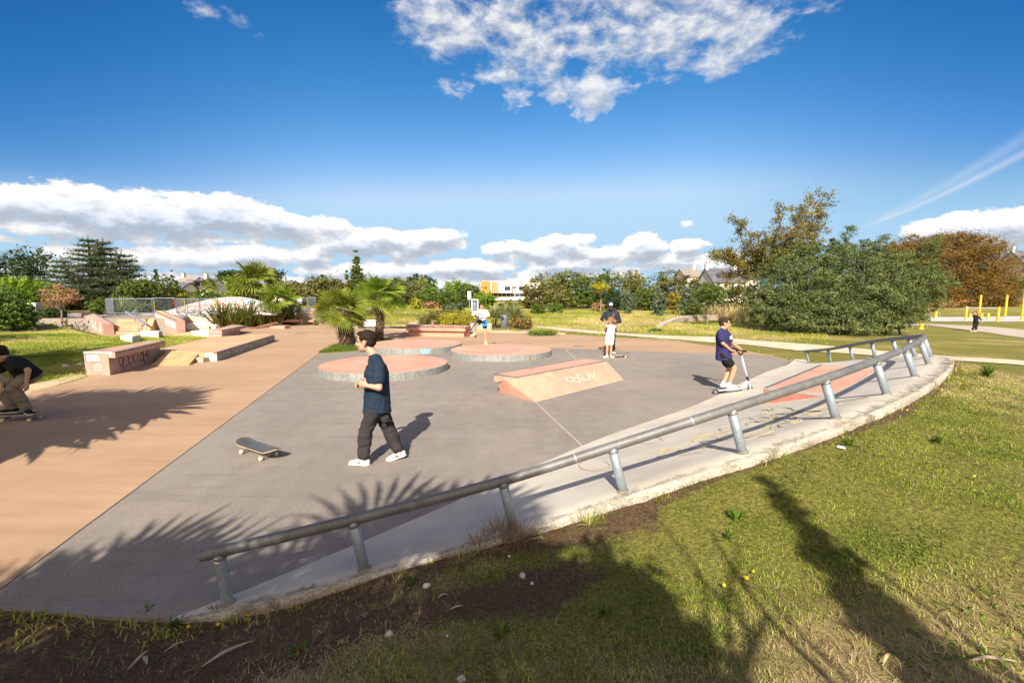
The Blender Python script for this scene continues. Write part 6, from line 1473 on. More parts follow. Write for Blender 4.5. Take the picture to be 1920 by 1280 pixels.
for a_ in ((1836,553,587),(1884,553,595),(1915,551,602)): _, p, t1 = post(*a_, None, 3.4, e); tp.append(t1)
for a, c in zip(tp, tp[1:]): mb = MB(); mb.tube([a-Vector((0,0,.2)), c-Vector((0,0,.2))], .025, 6); mb.build("bar", M_galv, e)
for px, ty, by, lab in ((1819,588,596,"short yellow stub post just past the low bar's first post"),(1840,587,597,"short yellow stub post behind the walker"),(1852,587,600,"short yellow stub post on the walker's far side")):
    o, p, t_ = post(px, ty, by, lab, 4, None, "stub_post")
for px, ty, by, lab in ((1727,607,617,"yellow exercise machine seat poking out under the mimosa"),(1754,584,595,"yellow and grey exercise machine at the end of the mimosa")):
    p = T(px, by); e = empty("exercise_machine", p, label=lab, cat="exercise machine"); k = p.y/F; h_ = (by-ty)*k
    mb = MB(); mb.lathe([(.22,0),(.16,h_*.3),(.13,h_*.75),(.2,h_),(0,h_)], p, 12); mb.build("body", M_yp, e, smooth=True)
    mb = MB(); mb.tube([p+Vector((.5,0,0)), p+Vector((.5,0,h_*.9)), p+Vector((.2,0,h_*1.0))], .03, 6); mb.tube([p+Vector((-.6,.2,0)), p+Vector((-.6,.2,h_*.9)), p+Vector((-.1,0,h_*.95))], .03, 6); mb.build("handle", M_galv, e)
# small stones and bits in the near grass
M_rock = rough_mat('chalk_stone', (.50,.47,.42), (.68,.65,.60), scale=20, rough=.95, bump=.8, bscale=60)
for k, (px, py, w_, lab) in enumerate(((800,1099,14,"pale chalk stone nearest the kerb on the bare soil"),(730,1191,16,"pale chalk stone low on the bare soil, below the first"),(980,1080,13,"pale stone between soil and grass"),(998,1094,8,"small pinkish stone just beside the larger pale stone"),(838,1192,6,"tiny white pebble to the side of the lowest stone"),(866,1276,20,"pale stone cut by the bottom of the picture"),(955,1043,6,"tiny pale pebble under the dry grass tuft"),(124,689,9,"small pale rock at the edge of the side lawn"),(150,685,7,"second small rock at the edge of the side lawn"),(1577,840,12,"scrap of white litter by the kerb in the grass"))):
    p = T(px, py); r = w_*.5*p.length/F; bm = bmesh.new(); bmesh.ops.create_icosphere(bm, subdivisions=2, radius=r)
    rr = random.Random(k*3)
    o3_ = Vector((rr.random()*9,)*3)
    for v_ in bm.verts: v_.co *= 1+.45*mnoise.noise(v_.co/r*1.1+o3_); v_.co.z *= .75 if px != 1577 else .2
    bmesh.ops.rotate(bm, verts=bm.verts, matrix=Matrix.Rotation(rr.random()*6, 3, 'Z')); bmesh.ops.translate(bm, verts=bm.verts, vec=p+Vector((0,0,r*.3)))
    me = bpy.data.meshes.new("stone"); bm.to_mesh(me); bm.free(); o = link_mesh("stone" if px != 1577 else "litter_scrap", me, None, M_rock if k != 9 else M_white); tag(o, lab, "stone" if px != 1577 else "litter")
p = T(469,1155); mb = MB(); mb.tube([p+Vector((-.03,-.006,.012)), p+Vector((.012,.008,.012))], .0045, 8); tag(mb.build("cigarette_end", plain('filter_orange', (.60,.32,.05), .8)), "orange cigarette end lying on the soil below the first railing post", "cigarette end")
# ------------------------------------------------------------------ people
def remesh_obj(name, bm, voxel, mat, parent, smooth=3, fold=0, fscale=9, fstretch=(1, 1, .45), seed=0):
    bmesh.ops.recalc_face_normals(bm, faces=bm.faces[:])
    me0 = bpy.data.meshes.new(name); bm.to_mesh(me0); bm.free()
    t = bpy.data.objects.new("tmp", me0); COL.objects.link(t)
    m = t.modifiers.new("r", 'REMESH'); m.mode = 'VOXEL'; m.voxel_size = voxel; m.use_smooth_shade = True
    if smooth: s = t.modifiers.new("s", 'SMOOTH'); s.iterations = smooth; s.factor = .5
    dg = bpy.context.evaluated_depsgraph_get(); ev = t.evaluated_get(dg); me = bpy.data.meshes.new_from_object(ev, depsgraph=dg)
    bpy.data.objects.remove(t); bpy.data.meshes.remove(me0)
    if fold:
        me.update(); n = len(me.vertices); co = np.empty(n*3); me.vertices.foreach_get('co', co); no = np.empty(n*3); me.vertices.foreach_get('normal', no); co = co.reshape(-1, 3); no = no.reshape(-1, 3)
        c = co.mean(0); off = Vector((seed*7.3, seed*3.1, 0))
        d = np.array([.8-2*abs(mnoise.noise(Vector(((p[0]-c[0])*fscale*fstretch[0], (p[1]-c[1])*fscale*fstretch[1], (p[2]-c[2])*fscale/ max(fstretch[2], .01)))+off))+.5*mnoise.noise(Vector(p*fscale*2.3)+off) for p in co])
        co += no*(d*fold)[:, None]; me.vertices.foreach_set('co', co.ravel()); me.update()
    me.name = name; me.materials.clear()
    for p in me.polygons: p.use_smooth = True
    return link_mesh(name, me, parent, mat)
def cap(bm, p0, p1, r0, r1=None, wax=None, a=1.0, b=1.0, n=12):
    "tapered capsule; wax = direction of the wide axis, a/b = scale across and through"
    r1 = r0 if r1 is None else r1; p0 = Vector(p0); p1 = Vector(p1); d = (p1-p0); L = d.length
    if L < 1e-5: d = Vector((0, 0, 1)); L = 1e-5
    d = d.normalized(); u = (Vector(wax)-d*Vector(wax).dot(d)) if wax is not None else d.orthogonal()
    u.normalize(); v = d.cross(u); rings = []
    prof = [(-math.cos(t)*r0, math.sin(t)*r0) for t in np.linspace(.15, math.pi/2, 4)]
    prof2 = [(L+math.cos(t)*r1, math.sin(t)*r1) for t in np.linspace(math.pi/2, .15, 4)]
    for (h, r) in prof+prof2: rings.append([bm.verts.new(p0+d*h*(1 if True else 1)+u*math.cos(2*math.pi*k/n)*r*a+v*math.sin(2*math.pi*k/n)*r*b) for k in range(n)])
    for x, y in zip(rings, rings[1:]):
        for k in range(n): bm.faces.new([x[k], x[(k+1) % n], y[(k+1) % n], y[k]])
    bm.faces.new(rings[0][::-1]); bm.faces.new(rings[-1])
def ell(bm, c, r, R3=None):
    M = Matrix.Translation(c) @ (R3.to_4x4() if R3 is not None else Matrix()) @ Matrix.Diagonal((*r, 1)); bmesh.ops.create_icosphere(bm, subdivisions=3, radius=1, matrix=M)
def loft(bm, rings, n=18):
    "rings: (centre, wide axis*halfwidth, deep axis*halfdepth)"
    vs = []
    for c, w, d in rings: vs.append([bm.verts.new(Vector(c)+Vector(w)*math.copysign(abs(math.cos(t))**.85, math.cos(t))+Vector(d)*math.copysign(abs(math.sin(t))**.85, math.sin(t))) for t in [2*math.pi*k/n for k in range(n)]])
    for x, y in zip(vs, vs[1:]):
        for k in range(n): bm.faces.new([x[k], x[(k+1) % n], y[(k+1) % n], y[k]])
    bm.faces.new(vs[0][::-1]); bm.faces.new(vs[-1])
def hand(bm, W, d, nrm, thumb, s=1.0, curl=.6):
    "palm, four unequal fingers bent towards the palm normal, thumb from the side of the palm"
    d = Vector(d).normalized(); nrm = (Vector(nrm)-d*Vector(nrm).dot(d)).normalized(); t = d.cross(nrm)
    if t.dot(Vector(thumb)) < 0: t = -t
    cap(bm, W-d*.02*s, W+d*.03*s, .026*s, .028*s, t, 1.0, .75, 10)
    cap(bm, W+d*.025*s, W+d*.075*s, .036*s, .040*s, t, 1.0, .38, 12)
    for off, L in ((.030, .070), (.010, .078), (-.010, .073), (-.029, .058)):
        p = W+d*.088*s+t*off*s; a = 0
        for seg, (f, r) in enumerate(((.45, .0095), (.32, .0085), (.25, .0075))):
            a += curl*(.7, 1.0, .8)[seg]; q = p+(d*math.cos(a)+nrm*math.sin(a))*L*f*1.1*s; cap(bm, p, q, r*s, r*.92*s, n=8); p = q
    p = W+d*.028*s+t*.030*s; a = .75
    for f, r in ((.042, .0115), (.030, .0100)):
        q = p+((d*math.cos(a)+t*math.sin(a))*math.cos(curl*.6)+nrm*math.sin(curl*.6))*f*s; cap(bm, p, q, r*s, r*.9*s, n=8); p = q; a -= .35
def person(label, J, sk, top, bottom, shoe, hair, s=1.12, voxel=.009, sleeve='short', legs='long', cloth=1.0, hands=None, toes=None, face_f=(0,-1,0), face_up=(0,0,1), cap_mats=None, ponytail=False, shoe_flat=True, group=None, hem=.12, feet_up=None, hoodie=False, hair_style='short', extra=None, hs=1.1):
    root = empty("person", ((J['aL'].x+J['aR'].x)/2, (J['aL'].y+J['aR'].y)/2, min(J['aL'].z, J['aR'].z)-.09), label=label, cat="person")
    hc, nk, sL, sR, hL, hR = J['head'], J['neck'], J['sL'], J['sR'], J['hL'], J['hR']
    pel = (hL+hR)/2; sh = (sL+sR)/2; wd = (sR-sL).normalized(); up = (sh-pel).normalized(); dp = wd.cross(up).normalized(); wh = (hR-hL).normalized(); dph = wh.cross(up).normalized()
    f = Vector(face_f).normalized(); fu = Vector(face_up); fu = (fu-f*fu.dot(f)).normalized(); fr = f.cross(fu)
    RM = Matrix((fr, f, fu)).transposed()
    bs = s; s = s*hs
    def hp(x, y, z): return hc+(fr*x+f*y+fu*z)*bs*hs
    sw = (sR-sL).length/2; hw = max((hR-hL).length/2, .085*s)
    # body, one continuous skin
    bm = bmesh.new()
    ell(bm, hp(0, -.012, .028), (.074*s, .094*s, .084*s), RM); ell(bm, hp(0, .028, -.040), (.054*s, .060*s, .070*s), RM); ell(bm, hp(0, .066, -.088), (.022*s, .018*s, .018*s), RM)
    cap(bm, hp(0, .084, .008), hp(0, .104, -.026), .010*s, .0145*s, n=8); cap(bm, hp(-.034, .074, .022), hp(.034, .074, .022), .013*s, n=8)
    for q in (-1, 1): ell(bm, hp(q*.034, .062, -.030), (.022*s,)*3, RM); ell(bm, hp(q*.076, -.006, -.008), (.012*s, .020*s, .031*s), RM)
    cap(bm, hp(-.018, .078, -.060), hp(.018, .078, -.060), .009*s, n=8)
    s = bs
    cap(bm, hp(0, -.022, -.06), nk-up*.02*s, .052*s, .060*s); cap(bm, nk-up*.01*s, sL.lerp(nk, .35)-up*.015*s, .050*s, .045*s); cap(bm, nk-up*.01*s, sR.lerp(nk, .35)-up*.015*s, .050*s, .045*s)
    loft(bm, [(nk-up*.00*s, wd*.055*s, dp*.055*s), (sh-up*.015*s, wd*sw*.75, dp*.080*s), (sh-up*.08*s, wd*sw*.88, dp*.105*s), (sh.lerp(pel, .5), wd*.130*s, dp*.095*s), (sh.lerp(pel, .78), wd*.135*s, dp*.09*s), (pel+up*.02, wh*hw*1.15, dph*.085*s), (pel-up*.07*s, wh*hw*1.0, dph*.075*s)])
    for side in 'LR':
        S, E, Wr = J['s'+side], J['e'+side], J['w'+side]; cap(bm, S, E, .050*s, .038*s); cap(bm, E, Wr, .038*s, .026*s)
        hd = (hands or {}).get(side, None); dd = (Wr-E).normalized()
        if hd: hand(bm, Wr+dd*.005, hd[0], hd[1], hd[2], s, hd[3] if len(hd) > 3 else .6)
        else: hand(bm, Wr+dd*.005, dd, dph*(-1)+Vector((0, 0, -.2)), Vector((0, 0, 1)), s)
        Hh, K, A = J['h'+side], J['k'+side], J['a'+side]; cap(bm, Hh.lerp(K, .10), K, .068*s, .052*s); mid = K.lerp(A, .35); cap(bm, K, mid, .050*s, .052*s); cap(bm, mid, A, .052*s, .034*s); 
    body = remesh_obj("body", bm, voxel*.62, sk, root, 2)
    s = bs*hs
    # face details
    for q in (-1, 1):
        mbb = MB(); ell(mbb.bm, hp(q*.031, .0835, .002), (.0125*s, .006*s, .0065*s), RM); e_ = mbb.build("eye", M_eyew, root, smooth=True)
        mbb = MB(); ell(mbb.bm, hp(q*.031, .0885, .001), (.0058*s, .003*s, .0058*s), RM); mbb.build("iris", M_dark_eye, e_, smooth=True)
        if hair is not None:
            mbb = MB(); cap(mbb.bm, hp(q*.018, .091, .021), hp(q*.046, .078, .024), .0048*s, n=6); mbb.build("eyebrow", hair, root, smooth=True)
    mbb = MB(); cap(mbb.bm, hp(-.017, .0875, -.060), hp(.017, .0875, -.060), .0042*s, n=6); mbb.build("lips", M_lips, root, smooth=True)
    # hair
    if hair is not None:
        bm = bmesh.new(); ell(bm, hp(0, -.024, .044), (.079*s, .094*s, .078*s), RM); ell(bm, hp(0, -.050, .002), (.070*s, .056*s, .066*s), RM)
        ell(bm, hp(0, .046, .086), (.050*s, .034*s, .024*s), RM)
        for q in (-1, 1): ell(bm, hp(q*.070, .006, .040), (.014*s, .038*s, .034*s), RM)
        if hair_style == 'long': ell(bm, hp(0, -.055, -.05), (.066*s, .05*s, .08*s), RM)
        if ponytail: cap(bm, hp(.02, -.095, .02), hp(.05, -.14, -.05), .034*s, .042*s); cap(bm, hp(.05, -.14, -.05), hp(.05, -.13, -.14), .040*s, .018*s)
        remesh_obj("hair", bm, voxel*.7, hair, root, 1, fold=.004*s, fscale=60, fstretch=(1, 1, 1))
    if cap_mats:
        bm = bmesh.new(); ell(bm, hp(0, -.012, .050), (.088*s, .104*s, .080*s), RM); c_ = remesh_obj("cap", bm, voxel*.8, cap_mats[0], root, 1)
        bm = bmesh.new(); cap(bm, hp(0, .07, .045), hp(0, .135, .030), .060*s, .055*s, fr, 1.15, .14); remesh_obj("peak", bm, voxel*.6, cap_mats[1], c_, 1)
        bm = bmesh.new(); ell(bm, hp(0, .052, .072), (.058*s, .050*s, .050*s), RM); remesh_obj("front_panel", bm, voxel*.7, cap_mats[2], c_, 1)
        mbb = MB(); ell(mbb.bm, hp(0, .100, .082), (.014*s, .006*s, .014*s), RM); mbb.build("badge", M_navy, c_, smooth=True)
    s = bs
    # top
    c = cloth*s; bm = bmesh.new()
    loft(bm, [(nk-up*.012*s, wd*.070*s, dp*.066*s), (sh+up*.005*s, wd*sw*.72, dp*.085*c), (sh-up*.03*s, wd*sw*1.0, dp*.105*c), (sh-up*.12*s, wd*sw*1.02, dp*.128*c), (sh.lerp(pel, .5), wd*.160*c, dp*.128*c), (sh.lerp(pel, .8), wd*.168*c, dp*.136*c), (pel-up*hem*s, wh*max(hw*1.85, .175*c), dph*.152*c)])
    for side in 'LR':
        S, E, Wr = J['s'+side], J['e'+side], J['w'+side]; cap(bm, nk.lerp(S, .25)-up*.012*s, S, .052*c, .058*c)
        if sleeve == 'short': cap(bm, S, S.lerp(E, .62), .064*c, .068*c)
        elif sleeve == 'long': cap(bm, S, E, .066*c, .056*c); cap(bm, E, E.lerp(Wr, .93), .056*c, .042*c)
        elif sleeve == 'none': cap(bm, S, S.lerp(E, .08), .050*c, .048*c)
    if hoodie: cap(bm, nk-wd*.06*s-dp*.02, nk+wd*.06*s-dp*.02, .055*s); cap(bm, nk-f*.06*s, nk-f*.09*s+Vector((0, 0, -.03)), .075*s, .06*s, wd, 1.2, .8)
    topo = remesh_obj("shirt" if sleeve != 'long' else "jacket", bm, voxel, top, root, 3, fold=.007*s, fscale=5.5, seed=len(label))
    # bottom
    bm = bmesh.new(); q = 1.0 if legs != 'loose' else 1.14
    loft(bm, [(pel+up*(.05 if legs != 'loose' else .0)*s, wh*max(hw*1.1, .10*s), dph*.080*s), (pel-up*(.0 if legs != 'loose' else .06)*s, wh*max(hw*1.55, .15*s), dph*.115*s*q), (pel-up*.11*s, wh*hw*1.40, dph*.100*s*q)])
    for side in 'LR':
        Hh, K, A = J['h'+side], J['k'+side], J['a'+side]
        if legs in ('long', 'loose'):
            cap(bm, Hh.lerp(K, .28), K, .080*s*q, .072*s*q); cap(bm, Hh.lerp(K, .2)*.65+pel.lerp(K, .12)*.35, K.lerp(Hh, .3), .088*s*q, .078*s*q); cap(bm, K, K.lerp(A, .55), .072*s*q, .067*s*q); cap(bm, K.lerp(A, .5), A+(K-A).normalized()*.03, .066*s*q, .058*s*q)
        else: cap(bm, Hh, Hh.lerp(K, .62), .098*s, .088*s)
    bo = remesh_obj("trousers" if legs != 'short' else "shorts", bm, voxel, bottom, root, 3, fold=.011*s if legs == 'loose' else .007*s, fscale=6.5, fstretch=(1, 1, .5), seed=len(label)+3)
    # shoes
    for side in 'LR':
        A = J['a'+side]; tdir = Vector((toes or {}).get(side, f.xy.to_3d())).normalized(); lat = tdir.cross(Vector((0, 0, 1))).normalized(); un = lat.cross(tdir).normalized()
        if un.z < 0: un = -un
        h0 = A-un*.045*s-tdir*.035*s; t0 = A-un*.055*s+tdir*.15*s
        bm = bmesh.new(); cap(bm, h0, t0-tdir*.05*s, .040*s, .040*s, lat, .95, .9); cap(bm, A-un*.04*s+tdir*.05*s, t0, .040*s, .030*s, lat, 1.15, .75); cap(bm, A+un*.015*s, A-un*.03*s, .044*s, .046*s)
        so = remesh_obj("shoe", bm, voxel*.75, shoe, root, 2)
        bm = bmesh.new(); cap(bm, h0-un*.034*s, t0-un*.020*s, .043*s, .038*s, lat, 1.05, .32); remesh_obj("sole", bm, voxel*.7, M_sole, so, 1)
    return root, topo, bo, hp
def skin_mat(n, c):
    m, bb, p, o = newmat(n); v = bb.n('ShaderNodeTexCoord').outputs['Object']
    c1 = tuple(x*.88 for x in c); bb.link(bb.mix(bb.sstep(bb.noise(v, 14, 4), .35, .65), c1, c), p.inputs['Base Color']); p.inputs['Roughness'].default_value = .55
    p.inputs['Subsurface Weight'].default_value = .08; p.inputs['Subsurface Radius'].default_value = (.02, .008, .004); return m
SK1 = skin_mat('skin_fair', (.50, .29, .20)); SK2 = skin_mat('skin_tan', (.50, .28, .175))
def hair_mat(n, a, c): return rough_mat(n, a, c, scale=30, rough=.8, bump=.8, bscale=160, speck=.4, spscale=220, stretch=(1, 1, .25), spec=.2)
HAIR1 = hair_mat('dark_brown_hair', (.010,.006,.005), (.030,.019,.013)); HAIR2 = hair_mat('brown_hair', (.022,.013,.009), (.06,.037,.024)); HAIR3 = hair_mat('light_brown_hair', (.12,.065,.03), (.30,.17,.08))
def cloth(n, c, var=.15): return rough_mat(n, tuple(x*(1-var) for x in c), tuple(min(1, x*(1+var)) for x in c), scale=6, rough=.9, bump=.35, bscale=140, speck=.15, spscale=300, spec=.2)
M_eyew = plain('eye_white', (.6,.58,.55), .3); M_dark_eye = plain('iris_dark', (.02,.014,.01), .2); M_lips = plain('lips', (.42,.17,.13), .5); M_sole = plain('rubber_sole', (.62,.60,.56), .7)
M_navy = cloth('navy_cloth', (.014,.026,.048)); M_char = cloth('charcoal_cloth', (.030,.026,.028)); M_whc = cloth('white_cloth', (.66,.66,.68), .05); M_blk = cloth('black_cloth', (.012,.012,.014)); M_purp = cloth('indigo_cloth', (.028,.026,.10)); M_khaki = cloth('khaki_cloth', (.20,.17,.125)); M_midn = cloth('dark_blue_jacket', (.022,.026,.045))
M_wshoe = cloth('white_shoe', (.72,.70,.67), .05); M_bshoe = cloth('black_shoe', (.012,.013,.018)); M_cream = cloth('cream_shoe', (.62,.56,.44), .08)
# walking man
gN = G(672, 876).y; gF = G(738, 861).y
aL = G(681, 874)+Vector((0, .03, .105)); aR = G(747, 862)+Vector((0, .02, .125))
J = dict(head=Q(686,640,6.14), neck=Q(702,664,6.14), sL=Q(710,684,5.99), sR=Q(702,680,6.31), eL=Q(711,727,5.88), wL=Q(690,723,5.84), eR=Q(700,725,6.38), wR=Q(686,722,6.22), hL=Q(707,757,6.05), hR=Q(707,755,6.25), kL=Q(685,809,6.00), kR=Q(729,804,6.22), aL=aL, aR=aR)
root, topo, bo, hp = person("young man walking in dark blue t-shirt, charcoal cargo trousers and white trainers", J, SK1, M_navy, M_char, M_wshoe, HAIR1, voxel=.009, cloth=1.12, legs='loose', hem=.115, hs=1.16, face_f=(-1, .02, -.06),
    hands=dict(L=((-1, .15, .25), (.1, 1, .1), (0, -.2, 1), 1.15), R=((-1, -.2, .1), (0, -1, 0), (0, 0, 1), 1.0)), toes=dict(L=(-1, .03, 0), R=(-.93, -.30, -.28)))
# pocket flaps and shoe marks
for (a_, c_, d_) in (((729,772),(716,781),6.06),):
    mb = MB(); p0 = Q(713,783,5.975); p1 = Q(727,777,6.01); p2 = Q(730,784,6.0); p3 = Q(716,791,5.965); nn_ = (p1-p0).cross(p3-p0).normalized(); nn_ = nn_ if nn_.y < 0 else -nn_
    mb.prism([p+nn_*.002 for p in (p0, p1, p2, p3)], 0, [p-nn_*.02 for p in (p0, p1, p2, p3)]); mb.build("pocket_flap", M_char, root, bevel=.004)
mb = MB(); p = J['aR']+Vector((-.02, -.055, -.055)); mb.box(p, (.05,.012,.022), Matrix.Rotation(.3, 3, 'Y')); mb.box(p+Vector((.055,.02,.03)), (.02,.012,.02)); mb.build("red_shoe_patch", plain('red_patch', (.45,.05,.03), .7), root)
for dx in (0, .02): 
    mb = MB(); p = J['aL']+Vector((-.045-dx, -.052, -.045)); mb.box(p, (.006,.01,.035), Matrix.Rotation(.4, 3, 'Y')); mb.build("shoe_logo", M_black, root)
# skateboards
M_grip = rough_mat('grip_tape', (.045,.050,.058), (.085,.092,.105), scale=6, rough=.9, bump=.3, bscale=200, speck=.5, spscale=300, stain=(.16,.16,.17), stain_scale=9, stain_lo=.56, stain_hi=.66)
M_ply = plain('maple_ply', (.52,.36,.22), .6); M_wheel = plain('cream_wheel', (.62,.54,.36), .5); M_truck = plain('truck_metal', (.25,.25,.26), .35, .6)
def skateboard(label, c, ang, L=.86, w=.22, tilt=0, wheel=M_wheel):
    e = empty("skateboard", (c[0], c[1], c[2] if len(c) > 2 else 0), label=label, cat="skateboard"); z0 = c[2] if len(c) > 2 else 0
    RZ = Matrix.Rotation(ang, 3, 'Z'); o = Vector((c[0], c[1], z0))
    def tp(x, y, z): return o+RZ @ Vector((x, y, z))
    NX, NY = 30, 9; top_ = []; bot = []
    for i in range(NX+1):
        u = -1+2*i/NX; x = u*L/2; au = abs(u)
        hw = w/2*(1 if au < .72 else math.sqrt(max(0, 1-((au-.72)/.28)**2)))+.001; kick = max(0, au-.62)*.38*L*.45*(1 if au > .62 else 0)
        for j in range(NY+1):
            v = -1+2*j/NY; z = .115+kick+.010*v*v*(au < .7); top_.append(tp(x, v*hw, z)); bot.append(tp(x, v*hw, z-.013))
    def grid_faces(f): return [(i*(NY+1)+j, (i+1)*(NY+1)+j, (i+1)*(NY+1)+j+1, i*(NY+1)+j+1) for i in range(NX) for j in range(NY)]
    F_ = grid_faces(0); n = len(top_)
    me = bpy.data.meshes.new("deck"); rim = [i*(NY+1) for i in range(NX+1)]+[NX*(NY+1)+j for j in range(1, NY+1)]+[i*(NY+1)+NY for i in range(NX-1, -1, -1)]+[j for j in range(NY-1, 0, -1)]
    fs = [tuple(reversed([n+k for k in q])) for q in F_]+[(rim[k], rim[(k+1) % len(rim)], n+rim[(k+1) % len(rim)], n+rim[k]) for k in range(len(rim))]
    me.from_pydata([tuple(v) for v in top_+bot], [], fs+[tuple(q) for q in F_]); me.update()
    for p in me.polygons: p.use_smooth = True
    d_ = link_mesh("deck", me, e, M_ply)
    me = bpy.data.meshes.new("grip_tape"); ctr = [tp(0, 0, .1)]; gv = [v+Vector((0, 0, .0022)) for v in top_]
    me.from_pydata([tuple(v) for v in gv], [], [tuple(q) for q in F_]); me.update()
    for p in me.polygons: p.use_smooth = True
    link_mesh("grip_tape", me, d_, M_grip)
    for sx_ in (-1, 1):
        mb = MB(); mb.box(tp(sx_*L*.27, 0, .093), (.07,.05,.018), RZ); mb.tube([tp(sx_*L*.27, -w*.42, .040), tp(sx_*L*.27, w*.42, .040)], .008, 8); mb.tube([tp(sx_*L*.27, -w*.28, .042), tp(sx_*L*.27, 0, .062), tp(sx_*L*.27, w*.28, .042)], .016, 8); mb.box(tp(sx_*L*.27, 0, .072), (.03,.03,.03), RZ)
        tk = mb.build("truck", M_truck, e)
        for sy_ in (-1, 1):
            mb = MB(); a = tp(sx_*L*.27, sy_*w*.40, .030); b_ = tp(sx_*L*.27, sy_*w*.40+sy_*.036, .030); dd = (b_-a).normalized()
            mb.tube([a-dd*.002, a+dd*.006, b_-dd*.006, b_], [.025,.030,.030,.024], 18); mb.build("wheel", wheel, tk, smooth=False)
    return e
skateboard("loose dark-topped skateboard standing alone on the grey asphalt", (-3.60, 6.26, .004), math.atan2(-.25, .40), .92, .235)
# crouching skater on his board
zb = .128
bc = G(35, 789)
skateboard("skateboard under the crouching skater at the edge of the terracotta floor", (bc.x, bc.y+.05, 0), R(4), .84, .22)
aL = Vector((Q(51,764,bc.y).x, bc.y-.0, .13+.10)); aR = Vector((Q(27,766,bc.y+.1).x, bc.y+.08, .13+.10)); YB = bc.y
J = dict(head=Q(-1,664,YB-.05), neck=Q(14,672,YB+.05), sL=Q(30,676,YB-.12), sR=Q(13,672,YB+.25), eL=Q(53,694,YB-.16), wL=Q(50,716,YB-.16), eR=Q(-4,702,YB+.22), wR=Q(3,722,YB+.05), hL=Q(57,704,YB+.02), hR=Q(52,702,YB+.22), kL=Q(24,727,YB-.12), kR=Q(-4,724,YB+.12), aL=aL, aR=aR)
person("skater crouching low on a board in black t-shirt and khaki trousers", J, SK1, M_blk, M_khaki, M_bshoe, HAIR1, voxel=.011, cloth=1.1, legs='loose', hem=.04, face_f=(-.80, -.25, -.55), face_up=(-.4, 0, .9), hands=dict(L=((-.1, 0, -1), (-1, 0, 0), (0, -1, 0), .45), R=((-.3, -.1, -1), (0, -1, 0), (1, 0, 0), .4)), toes=dict(L=(.80, -.5, 0), R=(-.9, -.35, 0)))
# boy on the scooter
YC = G(1362, 739).y
fz = .15
J = dict(head=Q(1359,606,YC+.05), neck=Q(1355,617,YC+.05), sR=Q(1350,624,YC-.12), sL=Q(1360,623,YC+.22), eR=Q(1355,643,YC-.18), wR=Q(1370,656,YC-.13), eL=Q(1373,643,YC+.36), wL=Q(1389,655,YC+.36), hR=Q(1356,667,YC-.05), hL=Q(1358,666,YC+.16), kR=Q(1377,690,YC-.08), kL=Q(1367,692,YC+.12), aR=Vector((Q(1367,724,YC-.03).x, YC-.04, fz+.10)), aL=Vector((Q(1355,724,YC+.1).x, YC+.06, fz+.10)))
root, topo, bo, hp = person("boy riding a scooter in indigo t-shirt, black shorts and white trainers", J, SK2, M_purp, M_blk, M_wshoe, HAIR2, s=1.05, voxel=.011, legs='short', cloth=1.08, hem=.09, face_f=(.93, -.30, -.12),
    hands=dict(R=((.75, .35, -.3), (0, .1, -1), (-.2, .9, .1), 1.0), L=((.8, .3, -.25), (0, 0, -1), (-.2, -.9, .1), 1.0)), toes=dict(R=(1, -.05, 0), L=(1, 0, 0)))
mb = MB(); write("6", J['sR'].lerp(J['sL'], .5)+Vector((.085, -.185, -.13)), (.8, -.6, 0), (0, 0, 1), .075, .014, M_white, root, name="shirt_logo", jit=0, nrm=(-.35, -1, 0))
mb.bm.free()
